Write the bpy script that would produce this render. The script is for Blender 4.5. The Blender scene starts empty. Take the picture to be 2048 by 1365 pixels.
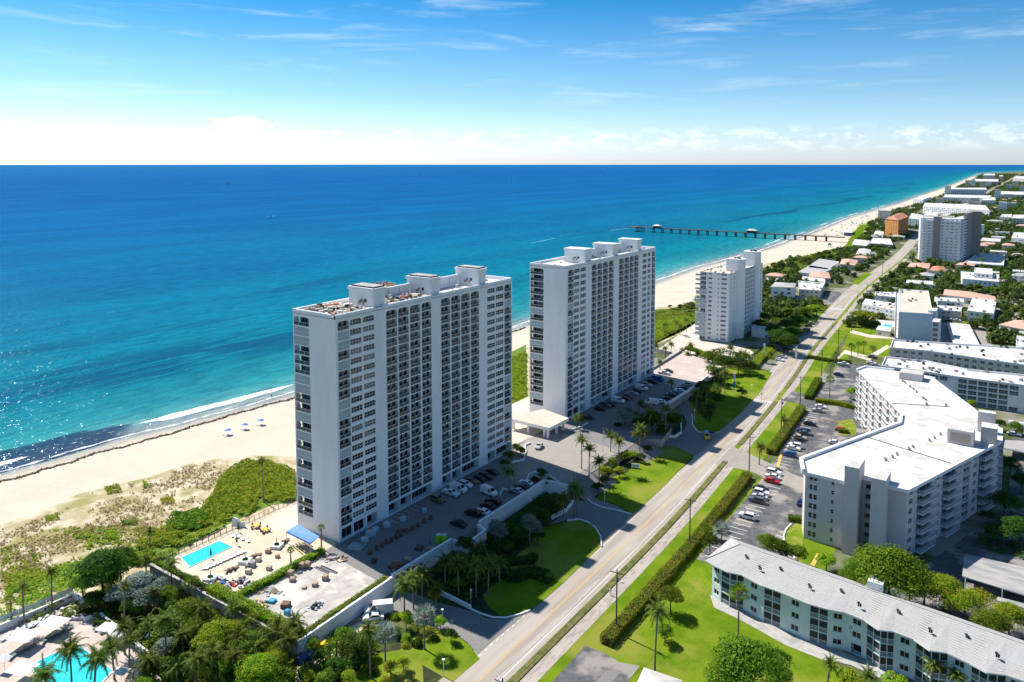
import bpy, bmesh, math, random
import numpy as np
from mathutils import Vector, Matrix
from mathutils.geometry import tessellate_polygon
R=math.radians
sc=bpy.context.scene
rnd=random.Random(7)
# ------------------------------------------------------------------ camera
F=1530.;CX=1024.;PIT=math.asin(2*F/18900)/2;YC=329+F*math.tan(PIT);H=100.
PH=math.atan((2088-1024)/F*math.cos(PIT))
cam=bpy.data.cameras.new('camera');co=bpy.data.objects.new('camera',cam);sc.collection.objects.link(co)
cam.sensor_width=36;cam.lens=F/2048*36;cam.shift_y=(YC-682.5)/2048
co.location=(0,0,H);co.rotation_euler=(R(90)-PIT,0,PH);cam.clip_end=200000;cam.clip_start=1
sc.camera=co
# ------------------------------------------------------------------ sun and sky
SUN=Vector((-52.8,6.9,61.9)).normalized()
sun_el=math.asin(SUN.z);sun_az=math.atan2(SUN.x,SUN.y)
sl=bpy.data.lights.new('sun','SUN');sl.energy=3.75;sl.angle=R(.5);sl.color=(1,.95,.87)
so=bpy.data.objects.new('sun',sl);so.rotation_euler=SUN.to_track_quat('Z','Y').to_euler();so.location=(-200,50,300)
sc.collection.objects.link(so)
w=bpy.data.worlds.new('World');sc.world=w;w.use_nodes=True
nt=w.node_tree;N=nt.nodes;L=nt.links;N.clear()
def nd(nt,t,**k):
    n=nt.nodes.new(t)
    for a,b in k.items():
        if a=='ins':
            for i,v in b.items(): n.inputs[i].default_value=v
        else: setattr(n,a,b)
    return n
def mth(nt,op,a,b=None,c=None,clamp=False):
    n=nt.nodes.new('ShaderNodeMath');n.operation=op;n.use_clamp=clamp
    for i,v in enumerate((a,b,c)):
        if v is None: continue
        if isinstance(v,(int,float)): n.inputs[i].default_value=v
        else: nt.links.new(v,n.inputs[i])
    return n.outputs[0]
def mixc(nt,f,a,b,mode='MIX'):
    n=nt.nodes.new('ShaderNodeMix');n.data_type='RGBA';n.blend_type=mode
    for s,v in ((n.inputs[0],f),(n.inputs[6],a),(n.inputs[7],b)):
        if isinstance(v,(int,float)): s.default_value=v
        elif isinstance(v,tuple): s.default_value=(*v[:3],1)
        else: nt.links.new(v,s)
    return n.outputs[2]
def ss(nt,x,a,b):   # smoothstep
    n=nt.nodes.new('ShaderNodeMapRange');n.interpolation_type='SMOOTHSTEP'
    nt.links.new(x,n.inputs[0]);n.inputs[1].default_value=a;n.inputs[2].default_value=b
    return n.outputs[0]
sky=nd(nt,'ShaderNodeTexSky',sky_type='NISHITA',sun_disc=False,sun_elevation=sun_el,sun_rotation=sun_az,altitude=0,air_density=1.0,dust_density=0.6,ozone_density=2.0)
tc=nd(nt,'ShaderNodeTexCoord');sx=nd(nt,'ShaderNodeSeparateXYZ');L.new(tc.outputs['Generated'],sx.inputs[0])
az=mth(nt,'ARCTAN2',sx.outputs[0],sx.outputs[1])          # azimuth, 0 along the coast, negative out to sea
el=mth(nt,'ARCSINE',sx.outputs[2])
tn=mixc(nt,ss(nt,el,-.01,.10),(.50,.57,.78),(.26,.39,.50));tn=mixc(nt,ss(nt,el,.06,.24),tn,(.028,.235,.385))
skyc=mixc(nt,1.,sky.outputs[0],tn,'MULTIPLY')
cb=nd(nt,'ShaderNodeCombineXYZ');L.new(az,cb.inputs[0]);L.new(mth(nt,'MULTIPLY',el,2.6),cb.inputs[1])
n1=nd(nt,'ShaderNodeTexNoise',ins={'Scale':34.,'Detail':6.,'Roughness':.6});L.new(cb.outputs[0],n1.inputs['Vector'])
# cumulus bank low over the sea: one bigger cloud and a row of small ones
def bump(x,c,wd): return mth(nt,'SUBTRACT',1.,mth(nt,'ABSOLUTE',mth(nt,'DIVIDE',mth(nt,'SUBTRACT',x,c),wd)),clamp=True)
AZ=lambda u: math.atan((u-1024)/F)-PH
EL=lambda v: (329-v)/F
big=mth(nt,'MULTIPLY',bump(az,AZ(484),.062),bump(el,EL(255),.017))
cl1=ss(nt,mth(nt,'ADD',mth(nt,'MULTIPLY',big,.75),mth(nt,'MULTIPLY',n1.outputs[0],.95)),.72,.80)
bank=mth(nt,'MULTIPLY',ss(nt,el,.012,.03),mth(nt,'SUBTRACT',1.,ss(nt,el,.036,.052)))
cl2=mth(nt,'MULTIPLY',bank,ss(nt,n1.outputs[0],.47,.6))
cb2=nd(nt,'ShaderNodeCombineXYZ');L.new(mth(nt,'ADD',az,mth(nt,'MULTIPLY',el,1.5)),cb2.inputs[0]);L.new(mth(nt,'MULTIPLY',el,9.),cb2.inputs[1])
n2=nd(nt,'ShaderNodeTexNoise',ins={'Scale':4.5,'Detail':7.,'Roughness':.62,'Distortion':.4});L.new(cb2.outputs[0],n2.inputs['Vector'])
cir=mth(nt,'MULTIPLY',ss(nt,mth(nt,'ADD',n2.outputs[0],mth(nt,'MULTIPLY',ss(nt,el,.15,1.2),.07)),.5,.80),.42)  # cirrus wisps; an unseen thicker veil is added overhead to brighten the shade
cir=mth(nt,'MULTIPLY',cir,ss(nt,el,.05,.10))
cl=mth(nt,'MAXIMUM',mth(nt,'MULTIPLY',cl1,.9),mth(nt,'MULTIPLY',cl2,.3))
CLW=(3.7,4.0,4.2)
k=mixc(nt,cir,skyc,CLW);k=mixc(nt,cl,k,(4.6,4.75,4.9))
bg=nd(nt,"ShaderNodeBackground",ins={1:.15});L.new(k,bg.inputs[0]);wo=nd(nt,"ShaderNodeOutputWorld");L.new(bg.outputs[0],wo.inputs[0])
sc.view_settings.view_transform='Standard';sc.view_settings.look='None';sc.view_settings.gamma=1;sc.view_settings.exposure=1.0
try: sc.view_settings.use_curve_mapping=False
except: pass
sc.cycles.max_bounces=6;sc.cycles.diffuse_bounces=3;sc.cycles.glossy_bounces=2;sc.cycles.transparent_max_bounces=6;sc.cycles.caustics_reflective=False;sc.cycles.caustics_refractive=False
# ------------------------------------------------------------------ helpers
def ray(u,v):
    a=(u-CX)/F;b=(v-YC)/F
    x,y,z=a,math.cos(PIT)-b*math.sin(PIT),-(math.sin(PIT)+b*math.cos(PIT))
    c,s=math.cos(PH),math.sin(PH);return (x*c-y*s,x*s+y*c,z)
def G(u,v,z=0.):                       # the point of the ground (or of a level z) seen at u,v of the photograph
    d=ray(u,v);t=(z-H)/d[2];return (d[0]*t,d[1]*t)
def hgt(x,y,v):                        # height at which a vertical at x,y reaches picture row v
    c,s=math.cos(PH),math.sin(PH);Y=-x*s+y*c;b=(v-YC)/F
    # -(Y sin + Z cos)/(Y cos - Z sin) = b
    Z=-(b*Y*math.cos(PIT)+Y*math.sin(PIT))/(math.cos(PIT)-b*math.sin(PIT));return H+Z
def tag(o,label=None,cat=None,group=None,kind=None):
    if label: o['label']=label
    if cat: o['category']=cat
    if group: o['group']=group
    if kind: o['kind']=kind
    return o
col=sc.collection
def link(name,me,parent=None,loc=(0,0,0),rz=0.,mats=None):
    o=bpy.data.objects.new(name,me);col.objects.link(o);o.location=loc
    if rz: o.rotation_euler=(0,0,rz)
    if parent is not None: o.parent=parent
    return o
def thing(name,label,cat,loc=(0,0,0),rz=0.,group=None):
    o=link(name,None,None,loc,rz);return tag(o,label,cat,group)
class MB:
    def __init__(s): s.v=[];s.f=[];s.m=[];s.sm=[]
    def add(s,vs,fs,m=0,sm=False):
        b=len(s.v);s.v+=[tuple(p) for p in vs];s.f+=[tuple(b+i for i in f) for f in fs];s.m+=[m]*len(fs);s.sm+=[sm]*len(fs)
    def box(s,c,d,m=0,rz=0.,bottom=True):
        x,y,z=d[0]/2,d[1]/2,d[2]/2;cs,sn=math.cos(rz),math.sin(rz)
        vs=[(c[0]+a*x*cs-b*y*sn,c[1]+a*x*sn+b*y*cs,c[2]+e*z) for e in(-1,1) for a,b in((-1,-1),(1,-1),(1,1),(-1,1))]
        fs=[(4,5,6,7),(0,1,5,4),(1,2,6,5),(2,3,7,6),(3,0,4,7)]
        if bottom: fs.append((3,2,1,0))
        s.add(vs,fs,m)
    def b2(s,x0,x1,y0,y1,z0,z1,m=0): s.box(((x0+x1)/2,(y0+y1)/2,(z0+z1)/2),(abs(x1-x0),abs(y1-y0),abs(z1-z0)),m)
    def prism(s,poly,z0,z1,m=0,mt=None,bottom=False):
        n=len(poly)
        if sum(poly[i][0]*poly[(i+1)%n][1]-poly[(i+1)%n][0]*poly[i][1] for i in range(n))<0: poly=poly[::-1]
        vs=[(p[0],p[1],z0) for p in poly]+[(p[0],p[1],z1) for p in poly]
        s.add(vs,[(i,(i+1)%n,n+(i+1)%n,n+i) for i in range(n)],m)
        t=tessellate_polygon([[Vector((p[0],p[1],0)) for p in poly]])
        fs=[]
        for a,b,c in t:
            cr=(poly[b][0]-poly[a][0])*(poly[c][1]-poly[a][1])-(poly[c][0]-poly[a][0])*(poly[b][1]-poly[a][1])
            fs.append((a,b,c) if cr>0 else (a,c,b))
        s.add([(p[0],p[1],z1) for p in poly],fs,m if mt is None else mt)
        if bottom: s.add([(p[0],p[1],z0) for p in poly],[f[::-1] for f in fs],m)
    def tube(s,pts,rs,n=6,m=0,cap=True,sm=True):
        pts=[Vector(p) for p in pts];vs=[];fs=[]
        for i,p in enumerate(pts):
            d=(pts[min(i+1,len(pts)-1)]-pts[max(i-1,0)]).normalized();q=d.to_track_quat('Z','Y')
            r=rs[i] if isinstance(rs,(list,tuple)) else rs
            for k in range(n):
                a=2*math.pi*k/n;vs.append(p+q@Vector((r*math.cos(a),r*math.sin(a),0)))
        for i in range(len(pts)-1):
            for k in range(n): fs.append((i*n+k,i*n+(k+1)%n,(i+1)*n+(k+1)%n,(i+1)*n+k))
        s.add(vs,fs,m,sm)
        if cap: s.add(vs[-n:],[tuple(range(n))],m);s.add(vs[:n],[tuple(range(n))[::-1]],m)
    def mesh(s,name,mats):
        me=bpy.data.meshes.new(name);me.from_pydata(s.v,[],s.f)
        if not isinstance(mats,(list,tuple)): mats=[mats]
        for x in mats: me.materials.append(x)
        me.polygons.foreach_set('material_index',s.m);me.polygons.foreach_set('use_smooth',s.sm);me.update();return me
    def build(s,name,mats,parent=None,loc=(0,0,0),rz=0.): return link(name,s.mesh(name,mats),parent,loc,rz)
# ------------------------------------------------------------------ materials
def M(name,c1,c2=None,scale=1.,rough=.75,bump=0.,bscale=None,spec=.3,metal=0.,coord='pos',stretch=(1,1,1),c3=None,s3=.1,lo=.35,hi=.65,rv=0.):
    m=bpy.data.materials.new(name);m.use_nodes=True;t=m.node_tree;b=t.nodes['Principled BSDF']
    b.inputs['Roughness'].default_value=rough;b.inputs['Specular IOR Level'].default_value=spec;b.inputs['Metallic'].default_value=metal
    if coord=='pos': g=t.nodes.new('ShaderNodeNewGeometry').outputs['Position']
    else: g=t.nodes.new('ShaderNodeTexCoord').outputs['Object']
    mp=nd(t,'ShaderNodeMapping');mp.inputs['Scale'].default_value=stretch;t.links.new(g,mp.inputs[0])
    out=c1
    if c2 is not None:
        n=nd(t,'ShaderNodeTexNoise',ins={'Scale':scale,'Detail':6.,'Roughness':.6});t.links.new(mp.outputs[0],n.inputs['Vector'])
        out=mixc(t,ss(t,n.outputs[0],lo,hi),c1,c2)
    if c3 is not None:
        n=nd(t,'ShaderNodeTexNoise',ins={'Scale':s3,'Detail':4.,'Roughness':.55});t.links.new(mp.outputs[0],n.inputs['Vector'])
        out=mixc(t,ss(t,n.outputs[0],.48,.62),out,c3)
    if rv:
        oi=t.nodes.new('ShaderNodeObjectInfo');h=nd(t,'ShaderNodeHueSaturation')
        t.links.new(mth(t,'MULTIPLY_ADD',oi.outputs['Random'],rv,1-rv/2),h.inputs[2]);t.links.new(mth(t,'MULTIPLY_ADD',oi.outputs['Random'],.05,.475),h.inputs[0])
        if isinstance(out,tuple): h.inputs[4].default_value=(*out,1)
        else: t.links.new(out,h.inputs[4])
        out=h.outputs[0]
    if isinstance(out,tuple): b.inputs[0].default_value=(*out,1)
    else: t.links.new(out,b.inputs[0])
    if bump:
        n=nd(t,'ShaderNodeTexNoise',ins={'Scale':bscale or scale,'Detail':5.,'Roughness':.65});t.links.new(mp.outputs[0],n.inputs['Vector'])
        bp=nd(t,'ShaderNodeBump',ins={0:1.,1:bump});t.links.new(n.outputs[0],bp.inputs['Height']);t.links.new(bp.outputs[0],b.inputs['Normal'])
    return m
def leafmat(name,a,b_,c,sc_=.5,rv=.35):
    m=M(name,a,b_,sc_,rough=.6,spec=.08,c3=c,s3=sc_*3,rv=rv);t=m.node_tree;b=t.nodes['Principled BSDF']
    out=t.nodes['Material Output'];tr=t.nodes.new('ShaderNodeBsdfTranslucent');mx=t.nodes.new('ShaderNodeMixShader');mx.inputs[0].default_value=.4
    t.links.new(b.inputs[0].links[0].from_socket,tr.inputs[0]);t.links.new(b.outputs[0],mx.inputs[1]);t.links.new(tr.outputs[0],mx.inputs[2]);t.links.new(mx.outputs[0],out.inputs[0])
    return m
W=M('white_stucco',(.85,.85,.845),(.78,.78,.78),.25,rough=.85,bump=.02,bscale=3,stretch=(1,1,.25),c3=(.81,.81,.80),s3=.9)
W2=M('roof_white',(.62,.61,.59),(.54,.52,.49),.5,rough=.8,c3=(.47,.44,.40),s3=.16,lo=.4,hi=.7)
CREAM=M('cream_stucco',(.66,.60,.51),(.6,.54,.46),.5,rough=.85)
PINKW=M('pinkish_stucco',(.66,.60,.59),(.60,.55,.54),.35,rough=.88,bump=.03,bscale=4,stretch=(1,1,.4))
AQUA=M('pale_aqua_paint',(.60,.70,.68),(.54,.64,.62),.5,rough=.8)
TAUPE=M('taupe_stucco',(.34,.29,.27),(.30,.26,.24),.4,rough=.85,stretch=(1,1,.1))
BLUEW=M('pale_blue_wall',(.46,.56,.66),(.42,.52,.62),.6,rough=.85,bump=.03,bscale=5)
ORANGE=M('ochre_stucco',(.55,.24,.05),(.45,.19,.05),.5,rough=.85)
CONC=M('concrete',(.44,.42,.39),(.36,.34,.32),.8,rough=.9,c3=(.30,.29,.28),s3=.25)
GLASS=M('dark_glass',(.006,.009,.012),(.014,.022,.026),.8,rough=.1,spec=.35)
GLASS2=M('blinded_glass',(.16,.17,.16),(.08,.09,.09),3.,rough=.25,spec=.5)
GLASS3=M('green_glass',(.02,.07,.07),(.02,.05,.06),1.,rough=.12,spec=.6)
RAILG=M('railing_glass',(.06,.085,.088),(.03,.045,.05),.9,rough=.2,spec=.4)
SHUT=M('hurricane_shutter',(.42,.49,.52),(.36,.42,.46),.8,rough=.5,stretch=(6,6,.3))
FRM=M('window_frame',(.78,.78,.78),rough=.5)
METAL=M('grey_metal',(.35,.36,.37),(.25,.26,.27),2.,rough=.45,metal=.4)
DARK=M('dark_metal',(.03,.03,.035),(.05,.05,.05),2.,rough=.5)
BROWN=M('brown_wood',(.24,.13,.07),(.15,.085,.05),3.,rough=.75)
WOODP=M('pole_wood',(.13,.105,.085),(.09,.07,.06),4.,rough=.85,stretch=(1,1,.2))
TRUNK=M('palm_trunk',(.24,.20,.16),(.16,.13,.10),6.,rough=.9,stretch=(1,1,3))
BARK=M('bark',(.12,.09,.06),(.08,.06,.045),4.,rough=.9)
TILEG=M('grey_roof_tile',(.42,.40,.38),(.36,.345,.33),2.,rough=.75,c3=(.40,.39,.37),s3=.3)
TILER=M('red_roof_tile',(.42,.16,.10),(.52,.24,.15),3.,rough=.8)
TILEP=M('salmon_roof_tile',(.62,.36,.26),(.55,.32,.24),3.,rough=.8)
TEAL=M('teal_paint',(.05,.42,.38),(.04,.36,.33),2.,rough=.6)
POOL=M('pool_water',(.03,.50,.56),(.05,.58,.63),1.2,rough=.08,bump=.05,bscale=2.,spec=.5)
POOLT=M('pool_tile',(.03,.28,.36),rough=.4)
ORNG=M('orange_paint',(.75,.14,.03),rough=.5)
YELL=M('yellow_paint',(.75,.48,.02),(.65,.40,.02),3.,rough=.6)
BLUE=M('blue_canvas',(.05,.17,.55),(.06,.2,.6),2.,rough=.6)
LIME=M('lime_plastic',(.28,.62,.02),rough=.4)
RED=M('red_paint',(.5,.015,.02),rough=.35)
SKYB=M('light_blue_plastic',(.05,.38,.62),rough=.45)
CANV=M('white_canvas',(.8,.8,.79),(.74,.74,.73),1.,rough=.7)
CARD=M('crate_tan',(.50,.36,.25),(.40,.28,.2),2.,rough=.85)
TAR=M('tarpaulin_white',(.5,.58,.62),(.42,.5,.55),2.,rough=.5)
# leaf materials
LM=leafmat('leaf_mid_green',(.065,.14,.012),(.14,.24,.015),(.23,.30,.02),.5)
LD=leafmat('leaf_deep_green',(.028,.075,.012),(.065,.135,.015),(.11,.19,.02),.4)
LG=leafmat('leaf_bright_green',(.14,.30,.012),(.27,.41,.02),(.42,.46,.03),.35)
LY=leafmat('leaf_yellow_green',(.30,.34,.02),(.42,.42,.03),(.18,.27,.02),.8)
LS=leafmat('leaf_silver',(.24,.30,.26),(.16,.22,.18),(.32,.37,.30),.8)
LH=leafmat('leaf_hedge',(.14,.22,.014),(.24,.29,.025),(.30,.29,.05),.25)
LP=leafmat('frond_green',(.07,.13,.018),(.13,.19,.025),(.26,.26,.06),1.2,rv=.5)
LT=leafmat('dry_grass',(.42,.34,.15),(.34,.30,.09),(.50,.43,.27),.3)
LF=leafmat('far_leaf',(.045,.09,.02),(.08,.14,.03),(.13,.18,.04),.08)
# ------------------------------------------------------------------ leaf clouds
nr=np.random.default_rng(5)
def cards(P,Nn,size,name,mat,asp=.6):
    n=len(P);Nn=Nn/np.linalg.norm(Nn,axis=1,keepdims=True)
    r=nr.normal(size=(n,3));u=np.cross(Nn,r);u/=np.linalg.norm(u,axis=1,keepdims=True)+1e-9;v=np.cross(Nn,u)
    s=(size*nr.uniform(.6,1.3,n))[:,None]
    V=np.stack([P-u*s,P+v*s*asp-u*s*.1,P+u*s,P-v*s*asp-u*s*.1],1).reshape(-1,3)
    me=bpy.data.meshes.new(name);me.vertices.add(4*n);me.vertices.foreach_set('co',V.astype(np.float32).ravel())
    me.loops.add(4*n);me.loops.foreach_set('vertex_index',np.arange(4*n,dtype=np.int32));me.polygons.add(n)
    me.polygons.foreach_set('loop_start',np.arange(0,4*n,4,dtype=np.int32));me.update(calc_edges=True);me.materials.append(mat);return me
def crown_mesh(name,mat,r=1.,h=.8,lobes=14,n=2600,leaf=.055,flat=0.,seed=0):
    g=np.random.default_rng(seed);C=[];A=[]
    for i in range(lobes):
        a=g.uniform(0,6.28);e=g.uniform(-.25,1.3)
        rr=r*.62*g.uniform(.5,1.);C.append((math.cos(a)*math.cos(e)*rr,math.sin(a)*math.cos(e)*rr,max(-.2*h,math.sin(e)*h*.62)));A.append(r*g.uniform(.28,.46))
    C=np.array(C);A=np.array(A);k=g.integers(0,lobes,n);d=g.normal(size=(n,3));d[:,2]=np.abs(d[:,2])*.9+d[:,2]*.35;d/=np.linalg.norm(d,axis=1,keepdims=True)
    P=C[k]+d*(A[k]*g.uniform(.72,1.08,n))[:,None]*np.array([1,1,h*.9]);P[:,2]+=h*.35
    return cards(P,d+g.normal(size=(n,3))*.55+np.array([0,0,.35]),leaf*r,name,mat)
CROWN={}
def crowns(key,mat,nv=3,**k):
    CROWN[key]=[crown_mesh(key+'_crown',mat,seed=hash(key)%97+i if False else i*7+len(key),**k) for i in range(nv)]
crowns('mid',LM,4,n=3000);crowns('deep',LD,3,n=3000);crowns('bright',LG,3,n=3000);crowns('silver',LS,2,n=2200);crowns('yellow',LY,2,n=1500,h=.6)
crowns('brightbig',LG,3,n=9500,leaf=.03,lobes=26);crowns('midbig',LM,3,n=9500,leaf=.03,lobes=26);crowns('deepbig',LD,2,n=8000,leaf=.032,lobes=22)
crowns('flat',LG,1,h=.42,n=2600,lobes=18);crowns('farm',LF,4,n=420,leaf=.15,lobes=8);crowns('farn',LM,4,n=900,leaf=.10,lobes=10)
crowns('bushy',LM,3,n=900,leaf=.11,h=.7,lobes=8);crowns('bushd',LD,2,n=900,leaf=.11,h=.7,lobes=8);crowns('bushy2',LY,2,n=900,leaf=.11,h=.55,lobes=8)
def trunk_mesh():
    b=MB();b.tube([(0,0,0),(.01,.01,.3),(.0,.0,.6)],[.055,.04,.035],7)
    for i in range(5):
        a=i*1.257;b.tube([(0,0,.42+.03*i),(.22*math.cos(a),.22*math.sin(a),.68),(.4*math.cos(a),.4*math.sin(a),.85)],[.028,.018,.008],5)
    return b.mesh('trunk',BARK)
TRK=trunk_mesh()
def tree(x,y,z,r,h,key,label,group=None,name='broadleaf_tree',cat='tree',under=.35):
    t=thing(name,label,cat,(x,y,z),rnd.uniform(0,6.28),group)
    tk=link('trunk',TRK,t);tk.scale=(h*.55,h*.55,h*.86)
    key=key+'big' if r>3.4 and key+'big' in CROWN and z<.1 and y<480 else key
    c=link('crown',rnd.choice(CROWN[key]),t,(0,0,h*under));c.scale=(r,r,(h*(1-under))/1.28);return t
def bush(x,y,z,r,key,label,group=None,hs=1.):
    o=link('bush',rnd.choice(CROWN[key]),None,(x,y,z-.1*r),rnd.uniform(0,6.28));o.scale=(r,r,r*hs);return tag(o,label,'bush',group)
# palms
def frond(b,a,el,L_,wid,droop,n=11,m=0,g=rnd,two=True):
    p=Vector((0,0,0));d=Vector((math.cos(a)*math.cos(el),math.sin(a)*math.cos(el),math.sin(el)));pts=[p.copy()];st=L_/n
    for i in range(n):
        d.z-=droop*(i+1)/n*.33;d.normalize();p=p+d*st;pts.append(p.copy())
    side=Vector((-math.sin(a),math.cos(a),0))
    for i in range(1,n+1):
        f=i/n;wl=wid*math.sin(min(1.,.25+f*1.05)*math.pi*.95)**.6*(1.05-.5*f)+.05;q=pts[i];dd=(pts[i]-pts[i-1]).normalized();up=side.cross(dd)
        for s in(-1,1):
            for hh in (0,.5):
                q0=pts[i-1].lerp(pts[i],hh);t=q0+side*s*wl*g.uniform(.8,1.1)+dd*wl*.45-Vector((0,0,1))*wl*g.uniform(.25,.6)
                b.add([q0-dd*st*.27,q0+dd*st*.27,t],[(0,1,2)] if s>0 else [(0,2,1)],m)
def palm_crown(name,nf,L_,wid,droop,elr,seed,mat,dead=0):
    g=random.Random(seed);b=MB()
    for i in range(nf):
        a=i*2.399+g.uniform(-.2,.2);e=elr[0]+(elr[1]-elr[0])*(i/nf)+g.uniform(-.12,.12)
        frond(b,a,e,L_*g.uniform(.85,1.1),wid,droop*g.uniform(.8,1.2),g=g)
    for i in range(6): b.tube([(0,0,-.15),(math.cos(i)*.25,math.sin(i)*.25,-.35)],[.1,.13],5,1)
    return b.mesh(name,[mat,BROWN])
COCO=[palm_crown('crown',22,3.6,1.,1.05,(1.25,-.25),i,LP) for i in range(4)]
ROYAL=[palm_crown('crown',20,3.2,.8,1.0,(1.3,.05),20+i,LP) for i in range(3)]
WIND=[palm_crown('crown',18,3.0,.7,1.7,(1.35,-.5),40+i,LP) for i in range(2)]
def fan_crown(seed,mat,nf=20,R_=1.):
    g=random.Random(seed);b=MB()
    for i in range(nf):
        a=i*2.399;e=1.25-1.75*i/nf+g.uniform(-.1,.1);d=Vector((math.cos(a)*math.cos(e),math.sin(a)*math.cos(e),math.sin(e)));c=d*R_*g.uniform(.7,1.);side=Vector((-math.sin(a),math.cos(a),0));up=d.cross(side)
        b.tube([(0,0,0),c],.03,3,1,False)
        for k in range(11):
            t=(k-5)/5*1.75;q=c+(d*math.cos(t)+side*math.sin(t))*R_*.95+up*.12*(k%2)-Vector((0,0,.18*abs(t)))
            t2=t+.13;q1=c+(d*math.cos(t-.13)+side*math.sin(t-.13))*R_*.55;q2=c+(d*math.cos(t2)+side*math.sin(t2))*R_*.55
            b.add([c,q1,q,q2],[(0,1,2,3)],0)
    return b.mesh('crown',[mat,BROWN])
FAN=[fan_crown(i,LM,18,.95) for i in range(2)];SILV=[fan_crown(9+i,LS,22,1.35) for i in range(2)]
def ptrunk(bend,seed):
    g=random.Random(seed);a=g.uniform(0,6.28);b=MB();pts=[];rs=[]
    for i in range(8):
        f=i/7;o=bend*f*f;pts.append((math.cos(a)*o-math.cos(a)*bend,math.sin(a)*o-math.sin(a)*bend,f));rs.append(.17*(1.25-.5*f) if i else .27)
    b.tube(pts,rs,7);return b.mesh('trunk',TRUNK)
PT=[ptrunk(x,i) for i,x in enumerate((0,.25,.5,.35,.8))]
def palm(px,py,cv,label,kind='coco',z=0.,group=None,s=1.,maxh=16.,rad=None):
    x,y=G(px,py,z);h=hgt(x,y,cv)-z;h=max(2.2,min(maxh,h))
    t=thing('palm_tree',label,'palm tree',(x,y,z),rnd.uniform(0,6.28),group)
    k=0 if kind in('royal',) else rnd.randrange(5)
    if kind in('silver','fan'): k=0
    tr=link('trunk',PT[k],t);tr.scale=(1,1,h)
    lib={'coco':COCO,'royal':ROYAL,'wind':WIND,'fan':FAN,'silver':SILV}[kind]
    c=link('crown',rnd.choice(lib),t,(0,0,h-.05));q=s*min(1.,.55+h/16);c.scale=(q,q,q);c.rotation_euler=(rnd.uniform(-.1,.1),rnd.uniform(-.1,.1),rnd.uniform(0,6))
    return t
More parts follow.
